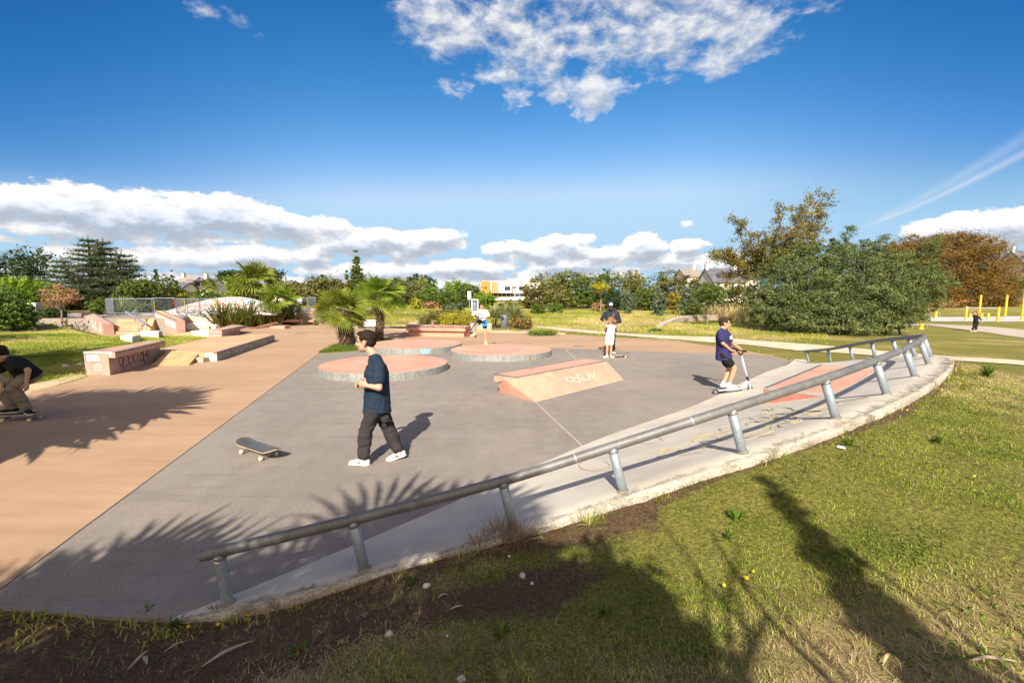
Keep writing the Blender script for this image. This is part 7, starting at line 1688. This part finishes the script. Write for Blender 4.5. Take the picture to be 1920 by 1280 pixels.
def scooter(label, ground_c, yaw, col_bar, col_deck, lift=None, s=1.0, mats=None, pitch=0.0, barh=.92):
    "local: x forward along the deck, z up"
    e = empty("kick_scooter", ground_c, label=label, cat="scooter"); M = Matrix.Translation(ground_c) @ Matrix.Rotation(yaw, 4, 'Z') @ Matrix.Rotation(-pitch, 4, 'Y')
    def tp(x, y, z): return M @ Vector((x*s, y*s, z*s))
    R3 = M.to_3x3()
    mb = MB(); mb.box(tp(0, 0, .088), (.50*s, .12*s, .022*s), R3); dk = mb.build("deck", col_deck, e, bevel=.006)
    mb = MB(); mb.box(tp(0, 0, .101), (.46*s, .11*s, .003*s), R3); mb.build("grip_tape", M_grip, dk)
    mb = MB(); mb.tube([tp(.24, 0, .09), tp(.34, 0, .16), tp(.385, 0, .24)], [.022*s, .02*s, .02*s], 8); mb.tube([tp(.24, .04, .085), tp(.35, 0, .13)], .012*s, 6); mb.tube([tp(.24, -.04, .085), tp(.35, 0, .13)], .012*s, 6); mb.build("neck", col_deck, e)
    mb = MB()
    for q in (-1, 1): mb.tube([tp(.425, q*.022, .06), tp(.410, q*.022, .15), tp(.388, 0, .24)], .011*s, 6)
    mb.build("fork", col_deck, e)
    mb = MB(); mb.tube([tp(.392, 0, .22), tp(.372, 0, .31)], .026*s, 12); mb.build("clamp", M_black, e)
    mb = MB(); mb.tube([tp(.375, 0, .30), tp(.262, 0, barh-.11)], .0185*s, 12); mb.build("stem", col_bar, e, smooth=True)
    mb = MB(); mb.tube([tp(.262, 0, barh-.12), tp(.235, .15, barh-.01)], .014*s, 8); mb.tube([tp(.262, 0, barh-.12), tp(.235, -.15, barh-.01)], .014*s, 8); mb.tube([tp(.225, -.25, barh), tp(.235, -.12, barh-.005), tp(.235, .12, barh-.005), tp(.225, .25, barh)], .014*s, 8); mb.build("handlebar", (mats or (M_black,))[0], e)
    for q in (-1, 1): mb = MB(); mb.tube([tp(.224, q*.15, barh), tp(.224, q*.27, barh)], .020*s, 10); mb.build("grip", M_black, e)
    for x in (.43, -.30):
        mb = MB(); c = Vector((x, 0, .055)); a = tp(x, -.013, .055); b_ = tp(x, .013, .055); mb.tube([a, a.lerp(b_, .2), a.lerp(b_, .8), b_], [.047*s, .055*s, .055*s, .047*s], 20); w_ = mb.build("wheel", (mats or (0, M_black))[1], e)
        mb = MB(); mb.tube([tp(x, -.015, .055), tp(x, .015, .055)], .036*s, 12); hb = mb.build("rim", M_truck, w_)
    mb = MB(); mb.box(tp(-.27, 0, .118), (.12*s, .04*s, .006*s), R3 @ Matrix.Rotation(-.2, 3, 'Y')); mb.build("brake", M_truck, e)
    return e
scooter("white kick scooter ridden by the boy in indigo", Vector((Q(1368,739,YC).x, YC, .03)), R(2), M_wshoe, M_white, s=1.1, barh=.88, pitch=.085)
# jumping boy
YD_ = 18.25
J = dict(head=Q(904,574.5,YD_), neck=Q(905,581,YD_), sR=Q(899,583,YD_), sL=Q(911.5,584,YD_+.08), eR=Q(892.5,587.5,YD_-.1), wR=Q(891,592,YD_-.3), eL=Q(917.5,593,YD_), wL=Q(908,596.5,YD_-.28), hR=Q(903,599.5,YD_), hL=Q(908.5,600,YD_+.03), kR=Q(893.5,609,YD_-.3), kL=Q(909.5,620,YD_-.02), aR=Q(888,624.5,YD_-.25), aL=Q(911,640.5,YD_))
root, topo, bo, hp = person("boy in white t-shirt and blue-black shorts hopping off a lifted scooter", J, SK2, M_whc, M_blk, cloth('lime_shoe', (.45,.50,.22)), HAIR2, s=1.06, voxel=.012, legs='short', cloth=.98, hem=.05, face_f=(-.35, -.9, -.25),
    hands=dict(R=((-.2, -.5, -.5), (.3, .2, -1), (1, 0, 0), .9), L=((-1, -.3, 0), (0, .2, -1), (0, -1, .3), .9)), toes=dict(R=(-.9, -.3, -.2), L=(.35, -.85, -.35)))
mb = MB(); mb.box(Q(908.5,606,YD_-.13), (.19,.03,.24)); mb.build("blue_short_panel", cloth('bright_blue_cloth', (.02,.20,.45)), bo, bevel=.01)
write("ZE", Q(901.5,590,YD_-.17), (1,0,0), (0,0,1), .06, .016, plain('red_print', (.55,.10,.10), .8), root, name="shirt_print", jit=0, nrm=(0,-1,0))
e = empty("kick_scooter", Q(886,615,YD_-.35), label="dark scooter with red fork lifted off the ground by the jumping boy", cat="scooter")
hb_ = Q(898,594.5,YD_-.42); ft = Q(880.5,623,YD_-.40); wl = Q(877.5,628,YD_-.40)
mb = MB(); mb.tube([hb_, ft], .024, 10); mb.build("stem", plain('blue_black_tube', (.02,.05,.12), .4), e)
mb = MB(); mb.tube([Q(889.5,590.5,YD_-.42), hb_+Vector((-.02,0,.0)), Q(906.5,597,YD_-.42)], .02, 8); mb.build("handlebar", M_black, e)
for p_, q_ in ((Q(889.5,590.5,YD_-.42), Q(891.5,591.5,YD_-.42)), (Q(904,596,YD_-.42), Q(907,597.2,YD_-.42))): mb = MB(); mb.tube([p_, q_], .028, 8); mb.build("grip", M_black, e)
mb = MB(); mb.tube([ft+Vector((.0,.03,0)), wl+Vector((0,.03,0))], .018, 6); mb.tube([ft+Vector((.0,-.03,0)), wl+Vector((0,-.03,0))], .018, 6); mb.build("fork", plain('red_enamel', (.45,.03,.02), .4), e)
mb = MB(); mb.tube([wl+Vector((.005,-.018,0)), wl+Vector((.005,.018,0))], .066, 18); mb.build("wheel", plain('dark_red_wheel', (.20,.03,.03), .6), e)
dk0 = Q(883,622,YD_-.38); dk1 = Q(891,628.5,YD_+.25)
mb = MB(); mb.prism([dk0+Vector((-.06,0,0)), dk0+Vector((.06,0,0)), dk1+Vector((.06,0,0)), dk1+Vector((-.06,0,0))], 0, [p-Vector((0,0,.03)) for p in (dk0+Vector((-.06,0,0)), dk0+Vector((.06,0,0)), dk1+Vector((.06,0,0)), dk1+Vector((-.06,0,0)))]); mb.build("deck", M_black, e)
mb = MB(); mb.tube([dk1+Vector((-.018,.06,-.05)), dk1+Vector((.018,.06,-.05))], .06, 16); mb.build("wheel", M_black, e)
# girl
YE = G(1141, 671).y
J = dict(head=Q(1144.5,600.5,YE), neck=Q(1146.5,608.5,YE), sL=Q(1140,611.5,YE+.02), sR=Q(1153,612,YE+.02), eL=Q(1134.5,617,YE+.2), wL=Q(1138,607,YE+.22), eR=Q(1152,622,YE+.2), wR=Q(1142,614,YE+.32), hL=Q(1139.5,633,YE), hR=Q(1147,633,YE), kL=Q(1138.5,651,YE), kR=Q(1145.6,651,YE+.02), aL=Vector((Q(1138,668,YE).x, YE, .095)), aR=Vector((Q(1145.8,668,YE).x, YE+.05, .095)))
person("girl in white sleeveless top and shorts, ponytail, standing with her back to the camera", J, SK2, M_whc, cloth('ivory_cloth', (.68,.64,.55), .05), M_cream, HAIR3, s=.95, voxel=.012, sleeve='none', legs='short', cloth=.92, hem=.06, ponytail=True, face_f=(-.75, .55, -.2), hair_style='long', toes=dict(L=(-.7, -.35, 0), R=(.1, -.9, 0)))
skateboard("skateboard beside the girl's feet, pale edge towards the camera", (G(1158,669).x, YE+.12, .004), R(4), .80, .22)
# man with the cap
YF = G(1142, 664).y+.1
J = dict(head=Q(1145,572.5,YF-.05), neck=Q(1146,582,YF+.02), sL=Q(1157.5,587,YF), sR=Q(1134.5,587,YF), eR=Q(1128.5,598,YF-.02), wR=Q(1132.5,601,YF-.30), eL=Q(1162,602,YF-.02), wL=Q(1155,604,YF-.28), hR=Q(1141,621,YF), hL=Q(1150,621,YF), kR=Q(1139.5,643,YF-.04), kL=Q(1149.5,643,YF-.02), aR=Vector((Q(1138,662,YF).x, YF, .1)), aL=Vector((Q(1149,662,YF).x, YF, .1)))
root, topo, bo, hp = person("man in dark blue padded jacket and white-fronted cap, looking down behind the girl", J, SK2, M_midn, M_blk, M_wshoe, None, s=1.10, voxel=.012, sleeve='long', legs='long', cloth=1.08, hem=.04, face_f=(-.12, -.85, -.52), cap_mats=(M_navy, M_navy, M_white), hoodie=True, toes=dict(R=(-.2, -1, 0), L=(.3, -1, 0)))
mb = MB(); p0 = J['neck']; c0 = J['sL'].lerp(J['sR'], .45)
ribbon(mb, [c0+Vector((.06,-.175,.02)), c0+Vector((0,-.185,-.14))], .03, (0,-1,0)); mb.build("strap", plain('brown_strap', (.20,.09,.04), .6), root)
mb = MB()
for k in range(4):
    for q in (-1, 1): ribbon(mb, [c0+Vector((q*.03,-.178,-.06-k*.085)), c0+Vector((q*.155,-.135,-.07-k*.085))], .012, (0,-1,0))
mb.build("quilt_seam", plain('grey_seam', (.06,.07,.10), .8), root)
# figure in white on the terrace
zt = .805; p = G(561.5, 583.5, zt); YG = p.y
J = dict(head=Q(560.5,555.5,YG-.05), neck=Q(561,559,YG), sL=Q(564.5,560.5,YG), sR=Q(558,560.5,YG), eR=Q(557,565,YG-.1), wR=Q(559.5,567,YG-.3), eL=Q(566,565.5,YG-.1), wL=Q(563,567.5,YG-.3), hR=Q(560,569.8,YG), hL=Q(563.8,569.8,YG), kR=Q(560.3,576.5,YG), kL=Q(563,576.5,YG), aR=Vector((Q(560.3,582,YG).x, YG, zt+.08)), aL=Vector((Q(563.2,582,YG).x, YG, zt+.08)))
person("figure in white shirt, black trousers and dark cap standing on the terrace", J, SK2, M_whc, M_blk, M_bshoe, None, s=.95, voxel=.015, sleeve='short', legs='long', cloth=1.1, hem=.03, face_f=(-.2, -.8, -.6), cap_mats=(M_blk, M_blk, M_blk))
# walker in black
pw = T(1828, 621.5); YW = pw.y
J = dict(head=Q(1828,586.5,YW), neck=Q(1829.5,590,YW), sL=Q(1826,592.5,YW-.1), sR=Q(1834,592,YW+.1), eL=Q(1828,597,YW-.25), wL=Q(1834.5,593,YW-.3), eR=Q(1837,596,YW), wR=Q(1840,601,YW-.1), hL=Q(1827.5,602.5,YW), hR=Q(1832,602.5,YW), kL=Q(1826.5,611,YW), kR=Q(1830.8,611,YW), aL=Vector((Q(1822.8,619,YW).x, YW, pw.z+.1)), aR=Vector((Q(1829.8,619,YW).x, YW, pw.z+.1)))
person("dark-haired walker all in black swinging an arm across the chest on the tan path", J, SK2, M_blk, M_blk, M_wshoe, HAIR1, s=1.10, voxel=.016, sleeve='long', legs='long', cloth=.95, face_f=(-.9, -.3, 0), hair_style='long', ponytail=True)
# ------------------------------------------------------------------ grass blades near the camera
def blades(name, n, dens_fn, hmin, hmax, wid, stops, seed, area, flat=.5, lay=0.0, kind='stuff', tuftr=.05, per=9, curl=.35):
    rs = np.random.RandomState(seed); x0, x1, y0, y1 = area
    m = n*3//per; tx = rs.uniform(x0, x1, m); ty = y0+(y1-y0)*rs.rand(m)**1.25
    keep = rs.rand(m) < dens_fn(tx, ty)
    keep &= (np.abs(tx) < ty*1.25+.5)
    for P in SLABS+[BANK2]: keep &= ~(inpoly(tx, ty, P) & (dpoly(tx, ty, P) > .015))
    keep &= ~(inpoly(tx, ty, BANK2))
    tx, ty = tx[keep][:n//per], ty[keep][:n//per]
    N = len(tx)*per; bx = np.repeat(tx, per)+rs.normal(size=N)*tuftr; by = np.repeat(ty, per)+rs.normal(size=N)*tuftr
    ok = ~inpoly(bx, by, BANK2)
    for P in SLABS: ok &= ~inpoly(bx, by, P)
    bx, by = bx[ok], by[ok]; N = len(bx); bz = H(bx, by)-.004+fbm(bx, by, 9, 21, 3)*.008+fbm(bx, by, 2.5, 8, 2)*.012
    a = rs.uniform(0, 6.28, N); tilt = np.clip(rs.normal(flat, .35, N), 0, 1.45); h = rs.uniform(hmin, hmax, N)*(.75+.5*rs.rand(N)); w = wid*rs.uniform(.7, 1.3, N)*(1+np.hypot(bx, by)*.10)
    d = np.stack([np.cos(a)*np.sin(tilt), np.sin(a)*np.sin(tilt), np.cos(tilt)], 1); s = np.stack([-np.sin(a), np.cos(a), np.zeros(N)], 1)
    b0 = np.stack([bx, by, bz], 1); m1 = b0+d*h[:, None]*.55; bend = np.stack([np.cos(a), np.sin(a), -.3*np.ones(N)], 1)
    tip = b0+d*h[:, None]*.95+bend*(h*curl)[:, None]; W_ = w[:, None]
    V = np.stack([b0-s*W_/2, b0+s*W_/2, m1+s*W_*.42, m1-s*W_*.42, tip], 1).reshape(-1, 3); i = np.arange(N)*5
    F_ = np.stack([np.stack([i, i+1, i+2], 1), np.stack([i, i+2, i+3], 1), np.stack([i+3, i+2, i+4], 1)], 1).reshape(-1, 3)
    me = npmesh(name, V, F_, 3); ti = np.clip(rs.rand(N)*.62+(dry_mask(bx, by)-.4)*.75+fbm(bx, by, 7, 41)*.22+.08, 0, 1); fattr(me, 'tint', np.repeat(ti, 3), 'FACE')
    return tag(link_mesh(name, me, None, stops), kind=kind)
M_bl = leaf_mat('grass_blade', [(0,(.045,.075,.010)),(.28,(.17,.235,.025)),(.52,(.36,.41,.055)),(.74,(.53,.46,.16)),(1,(.66,.56,.32))], trans=.35)
M_dryb = leaf_mat('dry_blade', [(0,(.14,.09,.05)),(.5,(.32,.235,.12)),(1,(.55,.44,.26))], trans=.25)
M_lush = leaf_mat('lush_blade', [(0,(.05,.095,.010)),(.5,(.11,.18,.018)),(1,(.20,.27,.04))], trans=.4)
blades("grass", 420000, lambda x, y: np.clip(1.05-dirt_mask(x, y)*1.6, .03, 1)*np.clip(.55+fbm(x, y, 4, 2)*.9, .08, 1), .012, .034, .0032, M_bl, 1, (-4.5, 11.5, 1.3, 9.5), flat=.75)
blades("grass", 110000, lambda x, y: np.clip(dry_mask(x, y)*1.1-dirt_mask(x, y), .02, 1), .03, .07, .003, M_dryb, 2, (-4.0, 11, 1.3, 8.5), flat=1.1, tuftr=.08)
blades("grass", 48000, lambda x, y: np.clip(fbm(x, y, 4, 31)*1.8-.25-dirt_mask(x, y), 0, 1), .018, .045, .0055, M_lush, 3, (-4.0, 10.5, 1.4, 8.5), flat=.6, per=16)
blades("pine_litter", 42000, lambda x, y: np.clip(dirt_mask(x, y)*1.1, 0, 1), .03, .10, .0022, leaf_mat('brown_needle', [(0,(.045,.028,.018)),(.5,(.11,.065,.038)),(1,(.24,.16,.09))], trans=.05), 4, (-4.5, 6.5, 1.3, 6), flat=1.4, tuftr=.12, curl=.1)
# far rough on the meadow and along the slab edges
blades("grass", 60000, lambda x, y: np.clip(1.0-np.minimum(np.minimum(dpoly(x, y, GREY), dpoly(x, y, PINK)), 9)/.5, 0, 1)+np.clip(1-dpoly(x, y, EDGE, False)/.25, 0, 1)*.5, .03, .08, .007, M_bl, 6, (-5, 13, 2.0, 18), flat=.6, tuftr=.04)
def tuft(px, py, n, h, spread, width, mat, lab, seed, cat="grass tuft", name="grass_tuft", **kw):
    p = T(px, py); return strap_plant(name, tuple(p), n, h, spread, width, mat, lab, cat, seed, base_r=kw.get('base_r', .04), droop=kw.get('droop', .6))
for k, (px, py, n, h, mt, lab) in enumerate(((940,1010,190,.26,M_dryb,"shaggy brown grass tuft hanging over the kerb at the third railing post"),(975,1015,150,.24,M_dryb,"brown grass tuft beside the shaggy one, nearer the lit grass"),(900,1030,120,.20,M_dryb,"lower brown grass tuft spilling down the kerb"),(1105,985,70,.16,M_bl,"green grass tuft against the kerb just before the shaded patch"),(860,1055,80,.16,M_dryb,"small brown tuft at the foot of the kerb face"),(1300,905,40,.10,M_lush,"small green tuft touching the kerb between two posts"),(1790,690,120,.22,M_dryb,"pale grass tuft at the rounded tip of the bank"),(1810,705,120,.2,M_bl,"green tuft beyond the pale tuft at the bank tip"))):
    tuft(px, py, n, h, 1.1, .004, mt, lab, 200+k, base_r=.10)
for k, (px, py, n, h, lab) in enumerate(((1430,862,16,.10,"leafy green weed rosette at the kerb corner"),(1380,975,30,.11,"bright green weed patch in the sunlit lawn"),(770,1095,14,.10,"green weed with long leaves under the second railing post"),(660,1065,10,.08,"small green weed beside the kerb near the second post"),(1850,705,60,.25,"bright green weeds near the bank tip"),(1365,1010,16,.09,"small weed rosette beyond the bright patch"),(400,1148,14,.07,"green weed by the end of the kerb"),(270,1150,14,.07,"green weed at the edge of the shaded asphalt"),(940,1190,16,.08,"green weed in the shaded lawn beside the pale stone"),(1590,835,24,.10,"green weed clump beside the white litter scrap"),(1130,1150,14,.07,"broad-leaved weed in the middle of the round shadow"),(560,1220,16,.07,"broad-leaved weed low on the bare soil"),(330,1170,20,.08,"tuft of weeds between asphalt and soil, under the first post"),(1240,1080,12,.07,"weed rosette on the edge of the round shadow"),(1760,830,20,.09,"weed rosette far out on the sunlit lawn"))):
    tuft(px, py, n, h, 1.35, .018, M_lush, lab, 260+k, "weed", "weed_plant", droop=.3, base_r=.02)
M_yf = plain('yellow_petal', (.70,.48,.02), .7)
M_straw = plain('dry_stalk', (.42,.33,.20), .8)
for k, (px, py, lab) in enumerate(((370,1171,"first yellow flower near the first railing post"),(354,1188,"second yellow flower, lower than the first"),(410,1183,"third yellow flower, furthest along from the asphalt"),(1040,1002,"yellow flower at the kerb by the brown tuft"),(1357,1112,"yellow flower alone near the round shadow"),(1398,1098,"yellow flower near the long shadow"),(1412,1086,"second yellow flower near the long shadow"),(1700,778,"yellow flower in the lit lawn near the kerb"),(1782,708,"yellow flower near the bank tip"),(1795,714,"second yellow flower near the bank tip"),(1825,905,"yellow flower far out on the lit lawn"),(1720,741,"yellow flower just under the bank edge"))):
    p = T(px, py); r = .007+.003*(k % 3); mb = MB(); mb.lathe([(0,.0),(r,.006),(r*.9,.014),(0,.012)], p+Vector((0,0,.045)), 9); e = empty("yellow_flower", p, label=lab, cat="flower"); mb.build("petals", M_yf, e); mb = MB(); mb.tube([p, p+Vector((.004,0,.046))], .0015, 4); mb.build("stem", M_lush, e)
for k, (pts_, w_, lab) in enumerate(((((238,1262),(262,1240),(278,1222)),.010,"long pale dry leaf lying low on the shaded soil"),(((307,1227),(330,1215),(352,1204)),.006,"thin straw stalk lying beyond the long dry leaf"),(((378,1255),(425,1228),(475,1205)),.013,"long grey-brown dry leaf across the shaded weeds"),(((820,1126),(830,1121),(840,1118)),.006,"short pale twig near the chalk stones"),(((843,1147),(856,1144),(868,1140)),.008,"short pale dry leaf on the soil below the twig"),(((1815,1247),(1850,1243),(1905,1246)),.008,"long dry leaf at the low corner of the lawn"),(((1655,1253),(1662,1240),(1668,1232)),.006,"dry stalk beside the long shadow"),(((270,1244),(273,1238),(276,1250)),.012,"folded dry leaf piece next to the long pale leaf"))):
    P_ = [T(*q)+Vector((0,0,.02+.012*(i == 1))) for i, q in enumerate(pts_)]; mb = MB(); PP = [catmull(P_, t) for t in np.linspace(0, 2, 9)]
    for i, (a, c) in enumerate(zip(PP, PP[1:])):
        d = (c-a).normalized(); n = Vector((-d.y, d.x, 0)); w0 = w_*math.sin(math.pi*(i+.3)/8.6); w1 = w_*math.sin(math.pi*(i+1.3)/8.6)
        mb.prism([a+n*w0, a-n*w0, c-n*w1, c+n*w1], 0, [p-Vector((0,0,.002)) for p in (a+n*w0, a-n*w0, c-n*w1, c+n*w1)])
    bmesh.ops.remove_doubles(mb.bm, verts=mb.bm.verts, dist=.0002); tag(mb.build("dry_leaf", M_straw), lab, "dry leaf")
# lawn patch round the two palms
rsx = np.random.RandomState(5)
bedP = [(p.x, p.y) for p in (G(597,663,0), G(625,650,0), G(650,645,0), G(700,637,0), G(735,637,0), G(740,641,0), G(700,652,0), G(692,656,0), G(645,660,0))]
mn = np.array(bedP).min(0); mx_ = np.array(bedP).max(0); N = 9000
px_ = rsx.uniform(mn[0], mx_[0], N*3); py_ = rsx.uniform(mn[1], mx_[1], N*3); k = inpoly(px_, py_, bedP); px_, py_ = px_[k][:N], py_[k][:N]; N = len(px_)
a = rsx.uniform(0, 6.28, N); h = rsx.uniform(.05, .13, N); b0 = np.stack([px_, py_, np.full(N, .028)], 1); s = np.stack([np.cos(a), np.sin(a), np.zeros(N)], 1)*.012
tp_ = b0+np.stack([rsx.normal(size=N)*.04, rsx.normal(size=N)*.04, h], 1); V = np.stack([b0-s, b0+s, tp_], 1).reshape(-1, 3); i = np.arange(N)*3
me = npmesh("grass", V, np.stack([i, i+1, i+2], 1), 3); fattr(me, 'tint', rsx.rand(N), 'FACE'); tag(link_mesh("grass", me, None, M_lush), kind='stuff')

# rough grass of the meadow
def meadow(n, seed):
    rs = np.random.RandomState(seed); y = 21+(62-21)*rs.rand(n)**1.2; x = rs.uniform(-.62, .62, n)*y+2
    k = (fbm(x, y, .5, 9)+fbm(x, y, 2.5, 19)*.6 > -.25) & (rs.rand(n) < np.clip((y-20.5)/9, 0.05, 1))
    for P in SLABS+PATHS+[PLAT]: k &= ~inpoly(x, y, P)
    k &= ~((x < -11) & (y < 46)); k &= np.hypot(x-30, y-40) > 12; x, y = x[k], y[k]; N = len(x); z = H(x, y)
    a = rs.uniform(0, 6.28, N); h = rs.uniform(.06, .20, N)*(1+.6*fbm(x, y, .4, 4)); b0 = np.stack([x, y, z], 1); s_ = np.stack([np.cos(a), np.sin(a), np.zeros(N)], 1)*(.014*(y/30))[:, None]
    t = b0+np.stack([rs.normal(size=N)*.07, rs.normal(size=N)*.07, h], 1); V = np.stack([b0-s_, b0+s_, t], 1).reshape(-1, 3); i = np.arange(N)*3
    me = npmesh("meadow_grass", V, np.stack([i, i+1, i+2], 1), 3); fattr(me, 'tint', np.clip(dry_mask(x, y)*.75+rs.rand(N)*.35, 0, 1), 'FACE'); tag(link_mesh("meadow_grass", me, None, M_bl), kind='stuff')
meadow(170000, 5)

def side_lawn(n, seed):
    rs = np.random.RandomState(seed); x = rs.uniform(-24, -9, n); y = rs.uniform(11, 26, n); k = np.abs(x/y) < 1.25
    for P in SLABS+PATHS+[PLAT]: k &= ~inpoly(x, y, P)
    x, y = x[k], y[k]; N = len(x); z = H(x, y); a = rs.uniform(0, 6.28, N); h = rs.uniform(.03, .075, N); b0 = np.stack([x, y, z], 1); s_ = np.stack([np.cos(a), np.sin(a), np.zeros(N)], 1)*.009
    t = b0+np.stack([rs.normal(size=N)*.03, rs.normal(size=N)*.03, h], 1); V = np.stack([b0-s_, b0+s_, t], 1).reshape(-1, 3); i = np.arange(N)*3
    me = npmesh("lawn_grass", V, np.stack([i, i+1, i+2], 1), 3); fattr(me, 'tint', np.clip(.30+fbm(x, y, 1.1, 6)*.5+rs.rand(N)*.45, 0, 1), 'FACE'); tag(link_mesh("lawn_grass", me, None, M_bl), kind='stuff')
side_lawn(220000, 9)
